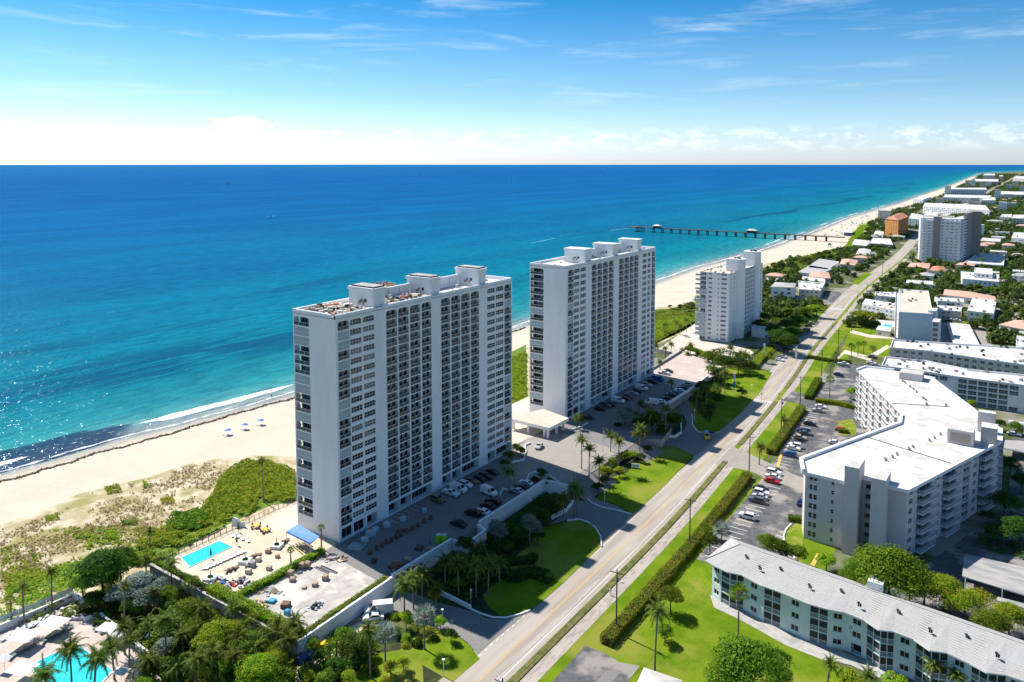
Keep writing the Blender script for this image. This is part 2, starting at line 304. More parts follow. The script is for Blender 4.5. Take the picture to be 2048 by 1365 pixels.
# ------------------------------------------------------------------ sea and land
def W_(l,z=0.): return [G(u,v,z) for u,v in l]
SH=W_([(0,949),(97,923),(176,899),(264,873),(331,858),(439,829),(580,791),(1040,655),(1307,568),(1397,536),(1518,504),(1554,493),(1586,480),(1622,469),(1655,455),(1698,437),(1759,419),(1799,407),(1839,392.5),(1889,376),(1929,360.5),(1959,347),(1985,344.2),(2060,342.2)])
SH=sorted(SH,key=lambda p:p[1]);SHY=np.array([-400]+[p[1] for p in SH]);SHX=np.array([SH[0][0]+6]+[p[0] for p in SH])
ENDY=SHY[-1]
def shx(y): return float(np.interp(y,SHY,SHX))
SL=-.3
def sea():
    Y=list(np.arange(-400,700,12))+list(700*1.035**np.arange(0,60))+[8000,9000,10000,12000,16000,25000,60000,150000]
    Y=sorted(set(Y));D=[-60000,-8000,-600,-60,-10,-4,0,4,8,12,18,25,35,50,75,110,160,240,350,500,800,1300,2200,4000,8000,20000,60000,150000]
    vs=[];at=[]
    for y in Y:
        for d in D: vs.append((shx(y)-d,y,SL));at.append(abs(d) if d>-50 else (400. if y>ENDY else 50.))
    n=len(D);fs=[(i*n+j+1,i*n+j,(i+1)*n+j,(i+1)*n+j+1) for i in range(len(Y)-1) for j in range(n-1)]
    me=bpy.data.meshes.new('sea');me.from_pydata(vs,[],fs);a=me.attributes.new('off','FLOAT','POINT');a.data.foreach_set('value',at);me.update()
    m=bpy.data.materials.new('sea_water');m.use_nodes=True;t=m.node_tree;t.nodes.clear()
    A=nd(t,'ShaderNodeAttribute',attribute_name='off').outputs['Fac'];P=t.nodes.new('ShaderNodeNewGeometry').outputs['Position']
    sp=nd(t,'ShaderNodeSeparateXYZ');t.links.new(P,sp.inputs[0]);yy=sp.outputs[1]
    def noise(scale,stretch,det=5,dist=0,rot=0):
        mp=nd(t,'ShaderNodeMapping');mp.inputs['Scale'].default_value=stretch;mp.inputs['Rotation'].default_value=(0,0,rot);t.links.new(P,mp.inputs[0])
        n=nd(t,'ShaderNodeTexNoise',ins={'Scale':scale,'Detail':det,'Roughness':.6,'Distortion':dist});t.links.new(mp.outputs[0],n.inputs['Vector']);return n.outputs[0]
    wob=noise(.012,(1,.35,1),4);wd=mth(t,'MULTIPLY_ADD',wob,90,-45);Aw=mth(t,'ADD',A,mth(t,'MULTIPLY',wd,ss(t,A,20,150)))
    lg=mth(t,'LOGARITHM',mth(t,'ADD',mth(t,'MAXIMUM',Aw,0),1),10)
    cr=t.nodes.new('ShaderNodeValToRGB');t.links.new(mth(t,'DIVIDE',lg,4.4),cr.inputs[0]);e=cr.color_ramp
    pts=[(0,(.32,.33,.30)),(.19,(.26,.31,.30)),(.245,(.17,.28,.28)),(.29,(.07,.28,.29)),(.345,(.02,.235,.255)),(.43,(.002,.185,.235)),(.52,(.0005,.148,.235)),(.60,(.0001,.125,.26)),(.70,(.0001,.104,.285)),(.82,(.0001,.096,.295)),(1,(.004,.13,.32))]  # last stop paled: horizon haze put into the far water colour
    while len(e.elements)<len(pts): e.elements.new(.5)
    for k,(p,c) in zip(e.elements,pts): k.position=p;k.color=(*c,1)
    c=cr.outputs[0]
    # broad darker reef bands parallel to the shore and cloud-like mottling
    band=mth(t,'MULTIPLY',ss(t,noise(.02,(1,.12,1),5,.6,-.06),.52,.66),mth(t,'MULTIPLY',ss(t,A,35,70),mth(t,'SUBTRACT',1.,ss(t,A,170,330))))
    c=mixc(t,mth(t,'MULTIPLY',band,.62),c,(.003,.06,.13))
    c=mixc(t,mth(t,'MULTIPLY',ss(t,noise(.0016,(1,.3,1),4,.5),.45,.7),.35),c,mixc(t,1.,c,(.7,1.25,1.15),'MULTIPLY'))
    c=mixc(t,mth(t,'MULTIPLY',ss(t,noise(.011,(1,.22,1),7,.8,.05),.40,.62),.5),mixc(t,1.,c,(1.,.82,.86),'MULTIPLY'),mixc(t,1.,c,(1.2,1.2,1.1),'MULTIPLY'))
    c=mixc(t,mth(t,'MULTIPLY',ss(t,noise(.22,(1,.3,1),5,.4,.25),.40,.64),.8),c,mixc(t,1.,c,(.62,.66,.74),'MULTIPLY'))  # light and dark of fine ripples painted into the colour
    b2=mth(t,'SUBTRACT',1.,ss(t,mth(t,'ABSOLUTE',mth(t,'SUBTRACT',mth(t,'MULTIPLY_ADD',noise(.02,(1,.3,1),3),40,mth(t,'SUBTRACT',A,20)),100)),8,42))
    b2=mth(t,'MULTIPLY',mth(t,'MULTIPLY',b2,mth(t,'SUBTRACT',1.,ss(t,yy,260,400))),ss(t,noise(.13,(1,.12,1),6,.5,.0),.36,.56))
    c=mixc(t,mth(t,'MULTIPLY',b2,.8),c,(.0008,.05,.12))
    # drifting weed in the shallows near the left edge of the view
    wy=mth(t,'MULTIPLY',mth(t,'SUBTRACT',1.,ss(t,yy,128,175)),ss(t,yy,-60,20))
    wa=mth(t,'MULTIPLY',ss(t,A,-1,3),mth(t,'SUBTRACT',1.,ss(t,A,17,30)))
    weed=ss(t,mth(t,'ADD',mth(t,'MULTIPLY',mth(t,'MULTIPLY',wy,wa),.62),mth(t,'MULTIPLY',noise(.11,(1,.35,1),7,.5),.8)),.66,.86)
    c=mixc(t,mth(t,'MULTIPLY',weed,.9),c,(.012,.03,.07))
    # foam of the breaking wave
    def foam(c0,wdt,ya,yb,yc,yd,n_):
        f=mth(t,'ABSOLUTE',mth(t,'SUBTRACT',mth(t,'ADD',A,mth(t,'MULTIPLY_ADD',noise(.035,(1,.5,1),5),9,-4.5)),c0))
        ww=mth(t,'MULTIPLY',mth(t,'MULTIPLY',ss(t,yy,ya,yb),mth(t,'SUBTRACT',1.,ss(t,yy,yc,yd))),wdt)
        x=mth(t,'SUBTRACT',mth(t,'ADD',ww,mth(t,'MULTIPLY_ADD',noise(n_,(1,.5,1),5),3.2,-1.6)),f);return ss(t,x,0.,.6)
    fm=foam(13.5,2.9,150,170,205,232,.35)
    fm=mth(t,'MAXIMUM',fm,foam(11.,2.6,60,70,104,120,.4));fm=mth(t,'MAXIMUM',fm,mth(t,'MULTIPLY',foam(3.2,.75,90,110,330,460,.5),.75))
    fm=mth(t,'MAXIMUM',fm,mth(t,'MULTIPLY',foam(6.,1.2,340,380,1500,2600,.12),.6));fm=mth(t,'MAXIMUM',fm,mth(t,'MULTIPLY',mth(t,'MULTIPLY',foam(17.,1.6,800,1000,1900,2600,.05),ss(t,noise(.01,(1,1,1),2),.45,.6)),.6))
    c=mixc(t,fm,c,(.82,.84,.84))
    # waves
    n1=noise(.5,(1,.55,1),3,.3,.35);n2=noise(3.5,(1,.6,1),4,.2,-.2);n3=noise(.09,(1,.3,1),3)
    hgt_=mth(t,'ADD',mth(t,'ADD',mth(t,'MULTIPLY',n1,.8),mth(t,'MULTIPLY',n2,.035)),mth(t,'MULTIPLY',n3,1.1))
    bp=nd(t,'ShaderNodeBump',ins={0:1.,1:1.});t.links.new(hgt_,bp.inputs['Height'])
    bd=nd(t,'ShaderNodeBump',ins={0:.55,1:1.});t.links.new(hgt_,bd.inputs['Height'])
    df=t.nodes.new('ShaderNodeBsdfDiffuse');t.links.new(c,df.inputs[0]);t.links.new(bd.outputs[0],df.inputs['Normal'])
    gl=t.nodes.new('ShaderNodeBsdfGlossy');gl.inputs['Roughness'].default_value=.13;gl.inputs[0].default_value=(.6,.85,1,1);t.links.new(bp.outputs[0],gl.inputs['Normal'])
    mx=t.nodes.new('ShaderNodeMixShader');t.links.new(mth(t,'MULTIPLY',mth(t,'SUBTRACT',1.,fm),.06),mx.inputs[0]);t.links.new(df.outputs[0],mx.inputs[1]);t.links.new(gl.outputs[0],mx.inputs[2])
    o=t.nodes.new('ShaderNodeOutputMaterial');t.links.new(mx.outputs[0],o.inputs[0]);me.materials.append(m);tag(link('sea',me),kind='structure')
sea()
SAND=M('dry_sand',(.60,.51,.40),(.53,.445,.345),.07,rough=.95,bump=.10,bscale=1.,c3=(.56,.48,.38),s3=.8)
def sandmat():
    m=SAND;t=m.node_tree;b=t.nodes['Principled BSDF'];src=b.inputs[0].links[0].from_socket
    A=nd(t,'ShaderNodeAttribute',attribute_name='inl').outputs['Fac'];n=nd(t,'ShaderNodeTexNoise',ins={'Scale':.15,'Detail':4.});g=t.nodes.new('ShaderNodeNewGeometry');t.links.new(g.outputs[0],n.inputs['Vector'])
    a2=mth(t,'ADD',A,mth(t,'MULTIPLY_ADD',n.outputs[0],5,-2.5));f=mth(t,'SUBTRACT',1.,ss(t,a2,1.5,8.))
    t.links.new(mixc(t,f,src,(.36,.33,.28)),b.inputs[0])
sandmat()
DL=sorted(W_([(0,1051),(73,1031),(176,981),(281,963),(369,931),(480,911),(542,914),(600,925),(1030,705),(1307,615),(1357,613),(1395,603),(1525,530),(1572,519),(1622,510),(1689,494),(1710,469),(1724,449),(1779,423),(1839,407),(1889,386),(1939,363),(1963,348),(1990,344.8),(2060,342.6)]),key=lambda p:p[1])
DLY=np.array([-400]+[p[1] for p in DL]);DLX=np.array([DL[0][0]]+[p[0] for p in DL])
def dlx(y): return float(np.interp(y,DLY,DLX))
def beach():
    Y=sorted(set(list(np.arange(-400,700,8))+list(700*1.04**np.arange(0,60))+[ENDY]));Y=[y for y in Y if y<=ENDY];vs=[];at=[];K=[(-8,-1.4),(-3,-.7),(0,-.32),(2,-.22),(5,-.12),(10,-.03)]
    for y in Y:
        x0=shx(y);x1=dlx(y)+25
        for d,z in K: vs.append((x0+d,y,z));at.append(d)
        for f in(.4,.7,1.): vs.append((x0+10+(x1-x0-10)*f,y,0));at.append(30)
    n=len(K)+3;fs=[(i*n+j,i*n+j+1,(i+1)*n+j+1,(i+1)*n+j) for i in range(len(Y)-1) for j in range(n-1)]
    me=bpy.data.meshes.new('beach');me.from_pydata(vs,[],fs);a=me.attributes.new('inl','FLOAT','POINT');a.data.foreach_set('value',at);me.update();me.materials.append(SAND);tag(link('beach',me),kind='structure')
beach()
DUNE=M('dune_soil',(.60,.50,.37),(.38,.31,.17),.16,rough=.95,bump=.15,bscale=1.5,c3=(.28,.26,.09),s3=.07,lo=.38,hi=.6)
GROUND=M('far_ground',(.06,.085,.02),(.11,.12,.035),.06,rough=.95,c3=(.26,.235,.20),s3=.03)
def strip(name,yl,xa,xb,z,mat,kind='structure',parent=None):
    vs=[];
    for y in yl: vs+=[(xa(y),y,z),(xb(y),y,z)]
    me=bpy.data.meshes.new(name);me.from_pydata(vs,[],[(2*i,2*i+1,2*i+3,2*i+2) for i in range(len(yl)-1)]);me.materials.append(mat);return tag(link(name,me,parent),kind=kind)
YL=sorted(set(list(np.arange(-400,700,10))+list(700*1.05**np.arange(0,55))));YL=[y for y in YL if y<ENDY]+[ENDY]
strip('dune_ground',YL,lambda y:dlx(y)-.5,lambda y:-150. if y<900 else dlx(y)+40,.03,DUNE)
strip('ground',YL,lambda y:-172. if y<650 else dlx(y)+12,lambda y:3000.,.06 ,GROUND)
def sheet(name,px,z,mat,kind='structure',zs=None,world=False):
    P=px if world else [G(u,v,z) for u,v in px];b=MB()
    t=tessellate_polygon([[Vector((p[0],p[1],0)) for p in P]]);fs=[]
    for a,c,d in t:
        cr=(P[c][0]-P[a][0])*(P[d][1]-P[a][1])-(P[d][0]-P[a][0])*(P[c][1]-P[a][1]);fs.append((a,c,d) if cr>0 else (a,d,c))
    b.add([(p[0],p[1],z) for p in P],fs);o=b.build(name,mat);return tag(o,kind=kind)
LAWN=M('lawn_grass',(.10,.175,.008),(.155,.225,.013),.13,rough=.95,spec=.03,bump=.15,bscale=4,c3=(.22,.235,.035),s3=.06,lo=.4,hi=.6)
LAWN2=M('verge_grass',(.115,.185,.012),(.18,.22,.025),.2,spec=.03,rough=.9,bump=.08,bscale=6,c3=(.24,.25,.05),s3=.3)
ROAD=M('road_asphalt',(.39,.335,.28),(.31,.265,.225),.35,rough=.9,c3=(.40,.355,.31),s3=.5,stretch=(1,.07,1))
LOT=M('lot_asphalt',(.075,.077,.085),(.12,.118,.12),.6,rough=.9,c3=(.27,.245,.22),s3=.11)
WALK=M('sidewalk_concrete',(.42,.36,.31),(.36,.31,.27),.5,rough=.9,c3=(.28,.25,.22),s3=1.3,stretch=(1,.3,1))
PAVER=M('paver',(.16,.155,.15),(.24,.225,.21),3.5,rough=.85,bump=.03,bscale=8,c3=(.20,.19,.19),s3=.12)
DRIVE=M('drive_concrete',(.33,.29,.25),(.28,.25,.22),.4,rough=.9,c3=(.30,.275,.25),s3=.1)
DECKC=M('deck_travertine',(.58,.48,.35),(.52,.43,.31),.5,rough=.85,c3=(.60,.52,.40),s3=.15)
CONS=M('bare_slab',(.47,.43,.39),(.36,.33,.30),.35,rough=.9,c3=(.60,.55,.48),s3=.18)
PINKP=M('pink_pavers',(.50,.41,.35),(.44,.36,.31),1.5,rough=.85,c3=(.52,.45,.40),s3=.2)
WHITEP=M('white_road_paint',(.72,.72,.70),(.62,.61,.59),2.,rough=.7)
YELP=M('yellow_road_paint',(.62,.40,.09),(.52,.36,.12),2.,rough=.7)
MULCH=M('mulch',(.12,.07,.045),(.17,.11,.075),1.5,rough=.95)
SANDL=M('sand_lot',(.58,.50,.41),(.50,.43,.35),.25,rough=.95,c3=(.62,.53,.44),s3=.1)
STRIPG=M('strip_planting',(.13,.14,.03),(.20,.18,.06),1.2,rough=.95,bump=.3,bscale=4,c3=(.09,.11,.02),s3=.5)
# road: centre line follows the yellow line of the photograph
RC=[(-77.,-300),(-84.6,60)]+sorted(W_([(958.6,1360),(1146,1187.5),(1263,1079),(1336.6,1006),(1418,916),(1524,802),(1561,755),(1606,693),(1667,629),(1698,593),(1730,565),(1760,543),(1790,522),(1812,501),(1828,481)]),key=lambda p:p[1])
RC+= [(RC[-1][0]-18,RC[-1][1]+500),(RC[-1][0]-70,ENDY)]
RY=np.array([p[1] for p in RC]);RX=np.array([p[0] for p in RC])
def rx(y): return float(np.interp(y,RY,RX))
def smo(y): return sum(rx(y+d) for d in(-30,-15,0,15,30))/5
RYL=list(np.arange(-300,900,8))+list(900*1.05**np.arange(0,46));RYL=[y for y in RYL if y<ENDY]
def rstrip(name,a,b,z,mat,y0=-300,y1=1e9,**k): return strip(name,[y for y in RYL if y0<=y<=y1],lambda y:smo(y)+a,lambda y:smo(y)+b,z,mat,**k)
rstrip('road',-6.3,4.7,.12,ROAD)
rstrip('sidewalk',6.6,9.6,.13,WALK,y1=900)
rstrip('grass_verge',4.7,6.7,.10,LAWN2,y1=900);rstrip('grass_verge',9.5,16.5,.11,LAWN,y1=520)
b=MB()
def mark(a,w_,y0,y1,m,z=.13):
    ys=[y0]+[y for y in np.arange(math.ceil(y0/8)*8,y1,8) if y>y0+.1]+[y1]
    for p,q in zip(ys[:-1],ys[1:]): b.add([(smo(p)+a-w_/2,p,z),(smo(p)+a+w_/2,p,z),(smo(q)+a+w_/2,q,z),(smo(q)+a-w_/2,q,z)],[(0,1,2,3)],m)
mark(-.16,.13,-60,900,1);mark(.16,.13,-60,900,1)
for y0,y1 in((-60,119),(142,196),(252,620)): mark(-4.4,.16,y0,y1,0)
for y0,y1 in((-60,247),(268,700)): mark(3.4,.18,y0,y1,0)
for i in range(11): mark(-4.4,.16,120+i*2,120.9+i*2,0)
for i in range(12): mark(-4.4,.16,198+i*2.7,199+i*2.7,0)
for i in range(10): mark(3.4,.18,247+i*2,248+i*2,0)
for i in range(9): mark(3.9-i*1.05,.5,319.5,322.5,0)      # zebra
for i in range(9): mark(3.6-i*1.05,.5,556,560,0)
mk=b.build('road_markings',[WHITEP,YELP]);tag(mk,kind='structure')
# planted strips between road and sidewalk
for y0,y1 in((-40,247),(265,323),(345,405),(423,440),(449,509)):
    P=[(smo(y)+4.95,y) for y in np.linspace(y0,y1,int((y1-y0)/8)+2)]+[(smo(y)+6.55,y) for y in np.linspace(y1,y0,int((y1-y0)/8)+2)]
    bb=MB();bb.prism(P,.1,.32,0);tag(bb.build('planted_strip',STRIPG),kind='structure')
# ------------------------------------------------------------------ building kit
_wm={}
SCREEN=M('dark_screen',(.02,.03,.032),(.035,.045,.045),.6,rough=.7);SCRLOW=M('pale_screen',(.22,.26,.26),(.17,.21,.21),.8,rough=.7)
DOORW=M('back_wall_shade_grey',(.20,.205,.21),rough=.9)  # shade inside the balcony recess put into this wall's grey
def winmesh(w_,h_,nx,ny,glass=0,shutters=False,proud=False):
    k=('w',round(w_,2),round(h_,2),nx,ny,glass,shutters)
    if k in _wm: return _wm[k]
    b=MB();f=.07;b.add([(0,0,0),(w_,0,0),(w_,0,h_),(0,0,h_)],[(0,1,2,3)],1 if glass<9 else 0)
    for i in range(nx+1):
        x=i*(w_-f)/nx if nx else 0;b.b2(x,x+f,-.05,-.01,0,h_,0)
    for i in range(ny+1):
        z=i*(h_-f)/ny;b.b2(f,w_-f,-.045,-.012,z,z+f,0)
    m=b.mesh('window',[FRM,[GLASS,GLASS2,GLASS3][glass%3]]);_wm[k]=m;return m
def doormesh(w_,h_,glass=0,arch=0):
    k=('d',round(w_,2),round(h_,2),glass)
    if k in _wm: return _wm[k]
    b=MB();b.add([(0,0,0),(w_,0,0),(w_,0,h_),(0,0,h_)],[(0,1,2,3)],2)
    for x0,x1 in((.03,.25),(.28,.5),(.66,.95)): b.add([(w_*x0,-.03,.03),(w_*x1,-.03,.03),(w_*x1,-.03,h_-.12),(w_*x0,-.03,h_-.12)],[(0,1,2,3)],1)
    for x in(.26,.5,.65,.95): b.b2(w_*x,w_*x+.05,-.1,-.031,0,h_-.1,0)
    m=b.mesh('sliding_door',[FRM,[GLASS,GLASS2,GLASS3][glass%3],DOORW]);_wm[k]=m;return m
def railmesh(w_,h_=1.05,kind='glass'):
    k=('r',round(w_,2),h_,kind)
    if k in _wm: return _wm[k]
    b=MB();b.b2(0,w_,-.06,0,h_-.06,h_,0);b.b2(0,w_,-.05,-.01,.02,.06,0)
    n=max(1,round(w_/2.1))
    for i in range(n+1): x=i*(w_-.05)/n;b.b2(x,x+.05,-.055,-.005,.06,h_-.06,0)
    if kind=='glass': b.add([(.05,-.03,.09),(w_-.05,-.03,.09),(w_-.05,-.03,h_-.07),(.05,-.03,h_-.07)],[(0,1,2,3)],1)
    else:
        q=int(w_/.22)
        for i in range(1,q): x=i*w_/q;b.b2(x,x+.035,-.045,-.015,.09,h_-.07,0)
    m=b.mesh('railing',[FRM,RAILG]);_wm[k]=m;return m
def shutmesh(w_,h_):
    k=('s',round(w_,2),round(h_,2))
    if k in _wm: return _wm[k]
    b=MB();n=int(w_/.3);st=w_/n
    for i in range(n):
        x=i*st;b.add([(x,0,0),(x+st/2,-.05,0),(x+st,0,0),(x,0,h_),(x+st/2,-.05,h_),(x+st,0,h_)],[(0,1,4,3),(1,2,5,4)],0)
    b.b2(0,w_,-.09,-.04,.95,1.03,1);b.b2(0,w_,-.09,-.04,h_-.12,h_,1)
    m=b.mesh('shutter',[SHUT,FRM]);_wm[k]=m;return m
def pg(): return rnd.choices((0,1,2),(7,3,1))[0]
class Bld:
    """walls go round counter-clockwise; every opening is cut, gets reveals, and what fills it is a part of its own"""
    def __init__(s,name,label,cat,loc,wall,group=None):
        s.r=thing(name,label,cat,loc,0,group);s.o=Vector(loc);s.b=MB();s.mats=[wall];s.n=0
    def P(s,p,z=0.): return (p[0]-s.o.x,p[1]-s.o.y,z-s.o.z)
    def wall(s,p0,p1,z0,z1,ops=(),d=.22,m=0):
        p0=Vector(p0[:2]);p1=Vector(p1[:2]);L_=(p1-p0).length;D=(p1-p0)/L_;nn=Vector((D.y,-D.x))
        us=sorted({0,L_,*[round(o[0],4) for o in ops],*[round(o[1],4) for o in ops]});zs=sorted({z0,z1,*[round(o[2],4) for o in ops],*[round(o[3],4) for o in ops]})
        def Q(u,z,dd=0.): q=p0+D*u-nn*dd;return s.P(q,z)
        for i in range(len(us)-1):
            um=(us[i]+us[i+1])/2;run=None
            for j in range(len(zs)-1):
                zm=(zs[j]+zs[j+1])/2;solid=not any(o[0]<um<o[1] and o[2]<zm<o[3] for o in ops)
                if solid:
                    if run is None: run=zs[j]
                if (not solid or j==len(zs)-2) and run is not None:
                    ze=zs[j+1] if solid else zs[j]
                    s.b.add([Q(us[i],run),Q(us[i+1],run),Q(us[i+1],ze),Q(us[i],ze)],[(0,1,2,3)],m);run=None
        a=math.atan2(D.y,D.x)
        for o in ops:
            u0,u1,a0,a1=o[:4];k=o[4];q=dict(o[5]) if len(o)>5 else {};dd=q.get('d',d)
            s.b.add([Q(u0,a0),Q(u0,a0,dd),Q(u0,a1,dd),Q(u0,a1),Q(u1,a0),Q(u1,a0,dd),Q(u1,a1,dd),Q(u1,a1)],[(0,1,2,3),(4,7,6,5),(0,4,5,1),(3,2,6,7)],m)
            w_=u1-u0;h_=a1-a0
            if q.get('arch'):
                rr=q['arch']
                for c,sg in((u0,1),(u1,-1)):
                    arc=[(c+sg*(rr-rr*math.sin(t)),a1-rr+rr*math.cos(t)) for t in np.linspace(0,math.pi/2,5)]
                    pl=[Q(c,a1,.002)]+[Q(x,z,.002) for x,z in arc];s.b.add(pl,[tuple(range(len(pl)))],m)
            if q.get('foot'):
                rr=q['foot']
                for c,sg in((u0,1),(u1,-1)):
                    arc=[(c+sg*(rr-rr*math.sin(t)),a0+rr-rr*math.cos(t)) for t in np.linspace(0,math.pi/2,5)]
                    pl=[Q(c,a0,.002)]+[Q(x,z,.002) for x,z in arc];s.b.add(pl,[tuple(range(len(pl)))],m)
            loc=lambda dd_,uu=u0,zz=a0: Q(uu,zz,dd_)
            if k=='win': link('window',winmesh(w_,h_,q.get('nx',2),q.get('ny',2),q.get('g',pg())),s.r,loc(dd),a)
            elif k=='door': link('sliding_door',doormesh(w_,h_,q.get('g',pg())),s.r,loc(dd),a)
            elif k=='bay':
                if q.get('shut'): link('shutter',shutmesh(w_,h_),s.r,loc(.1),a)
                else:
                    link('sliding_door',doormesh(w_,h_,q.get('g',pg())),s.r,loc(dd),a);link('railing',railmesh(w_,1.02,q.get('rail','glass')),s.r,loc(.08),a)
            elif k=='bay2':
                n2=2
                for j in range(n2): link('sliding_door',doormesh(w_/n2-.02,h_,0),s.r,loc(dd,u0+j*w_/n2+.01),a)
            elif k=='screen':
                kk=('sc',round(w_,2),round(h_,2))
                if kk not in _wm:
                    bb=MB();bb.add([(0,0,.95),(w_,0,.95),(w_,0,h_),(0,0,h_)],[(0,1,2,3)],0);bb.add([(0,-.01,0),(w_,-.01,0),(w_,-.01,.95),(0,-.01,.95)],[(0,1,2,3)],2)
                    for x in (0,w_-.06): bb.b2(x,x+.06,-.05,-.012,0,h_,1)
                    bb.b2(.06,w_-.06,-.05,-.012,.9,.98,1);_wm[kk]=bb.mesh('balcony_screen',[SCREEN,FRM,SCRLOW])
                link('balcony_screen',_wm[kk],s.r,loc(dd),a)
            elif k=='dark': link('entrance_glazing',winmesh(w_,h_,max(1,int(w_/1.6)),1,0),s.r,loc(dd),a)
        return Q
    def roof(s,poly,z,par=.0,t=.25,mat=None,name='roof'):
        b=MB();pl=[s.P(p) for p in poly];z-=s.o.z
        if par:
            n=len(pl)
            if sum(pl[i][0]*pl[(i+1)%n][1]-pl[(i+1)%n][0]*pl[i][1] for i in range(n))<0: pl=pl[::-1]
            def off(dd):
                r=[]
                for i in range(n):
                    p=Vector(pl[i][:2]);a=(p-Vector(pl[i-1][:2])).normalized();c=(Vector(pl[(i+1)%n][:2])-p).normalized();na=Vector((-a.y,a.x));nc=Vector((-c.y,c.x));bi=(na+nc);bi/=max(.3,bi.dot(na));r.append(p+bi*dd)
                return r
            o=off(-.03);i_=off(t);vs=[(p.x,p.y,z-.02) for p in o]+[(p.x,p.y,z+par) for p in o]+[(p.x,p.y,z+par) for p in i_]+[(p.x,p.y,z) for p in i_]
            b.add(vs,[(k*n+i,k*n+(i+1)%n,(k+1)*n+(i+1)%n,(k+1)*n+i) for k in range(3) for i in range(n)],1)
        bb=MB();bb.prism([(p[0],p[1]) for p in pl],z-.15,z,0);b.add(bb.v,bb.f,0)
        return b.build(name,[mat or W2,W],s.r)
    def done(s): return s.b.build('wall',s.mats,s.r)
def boxes(name,items,mat,parent=None,o=(0,0,0)):
    b=MB()
    for (c,d) in items: b.box((c[0]-o[0],c[1]-o[1],c[2]-o[2]),d)
    return b.build(name,mat,parent)
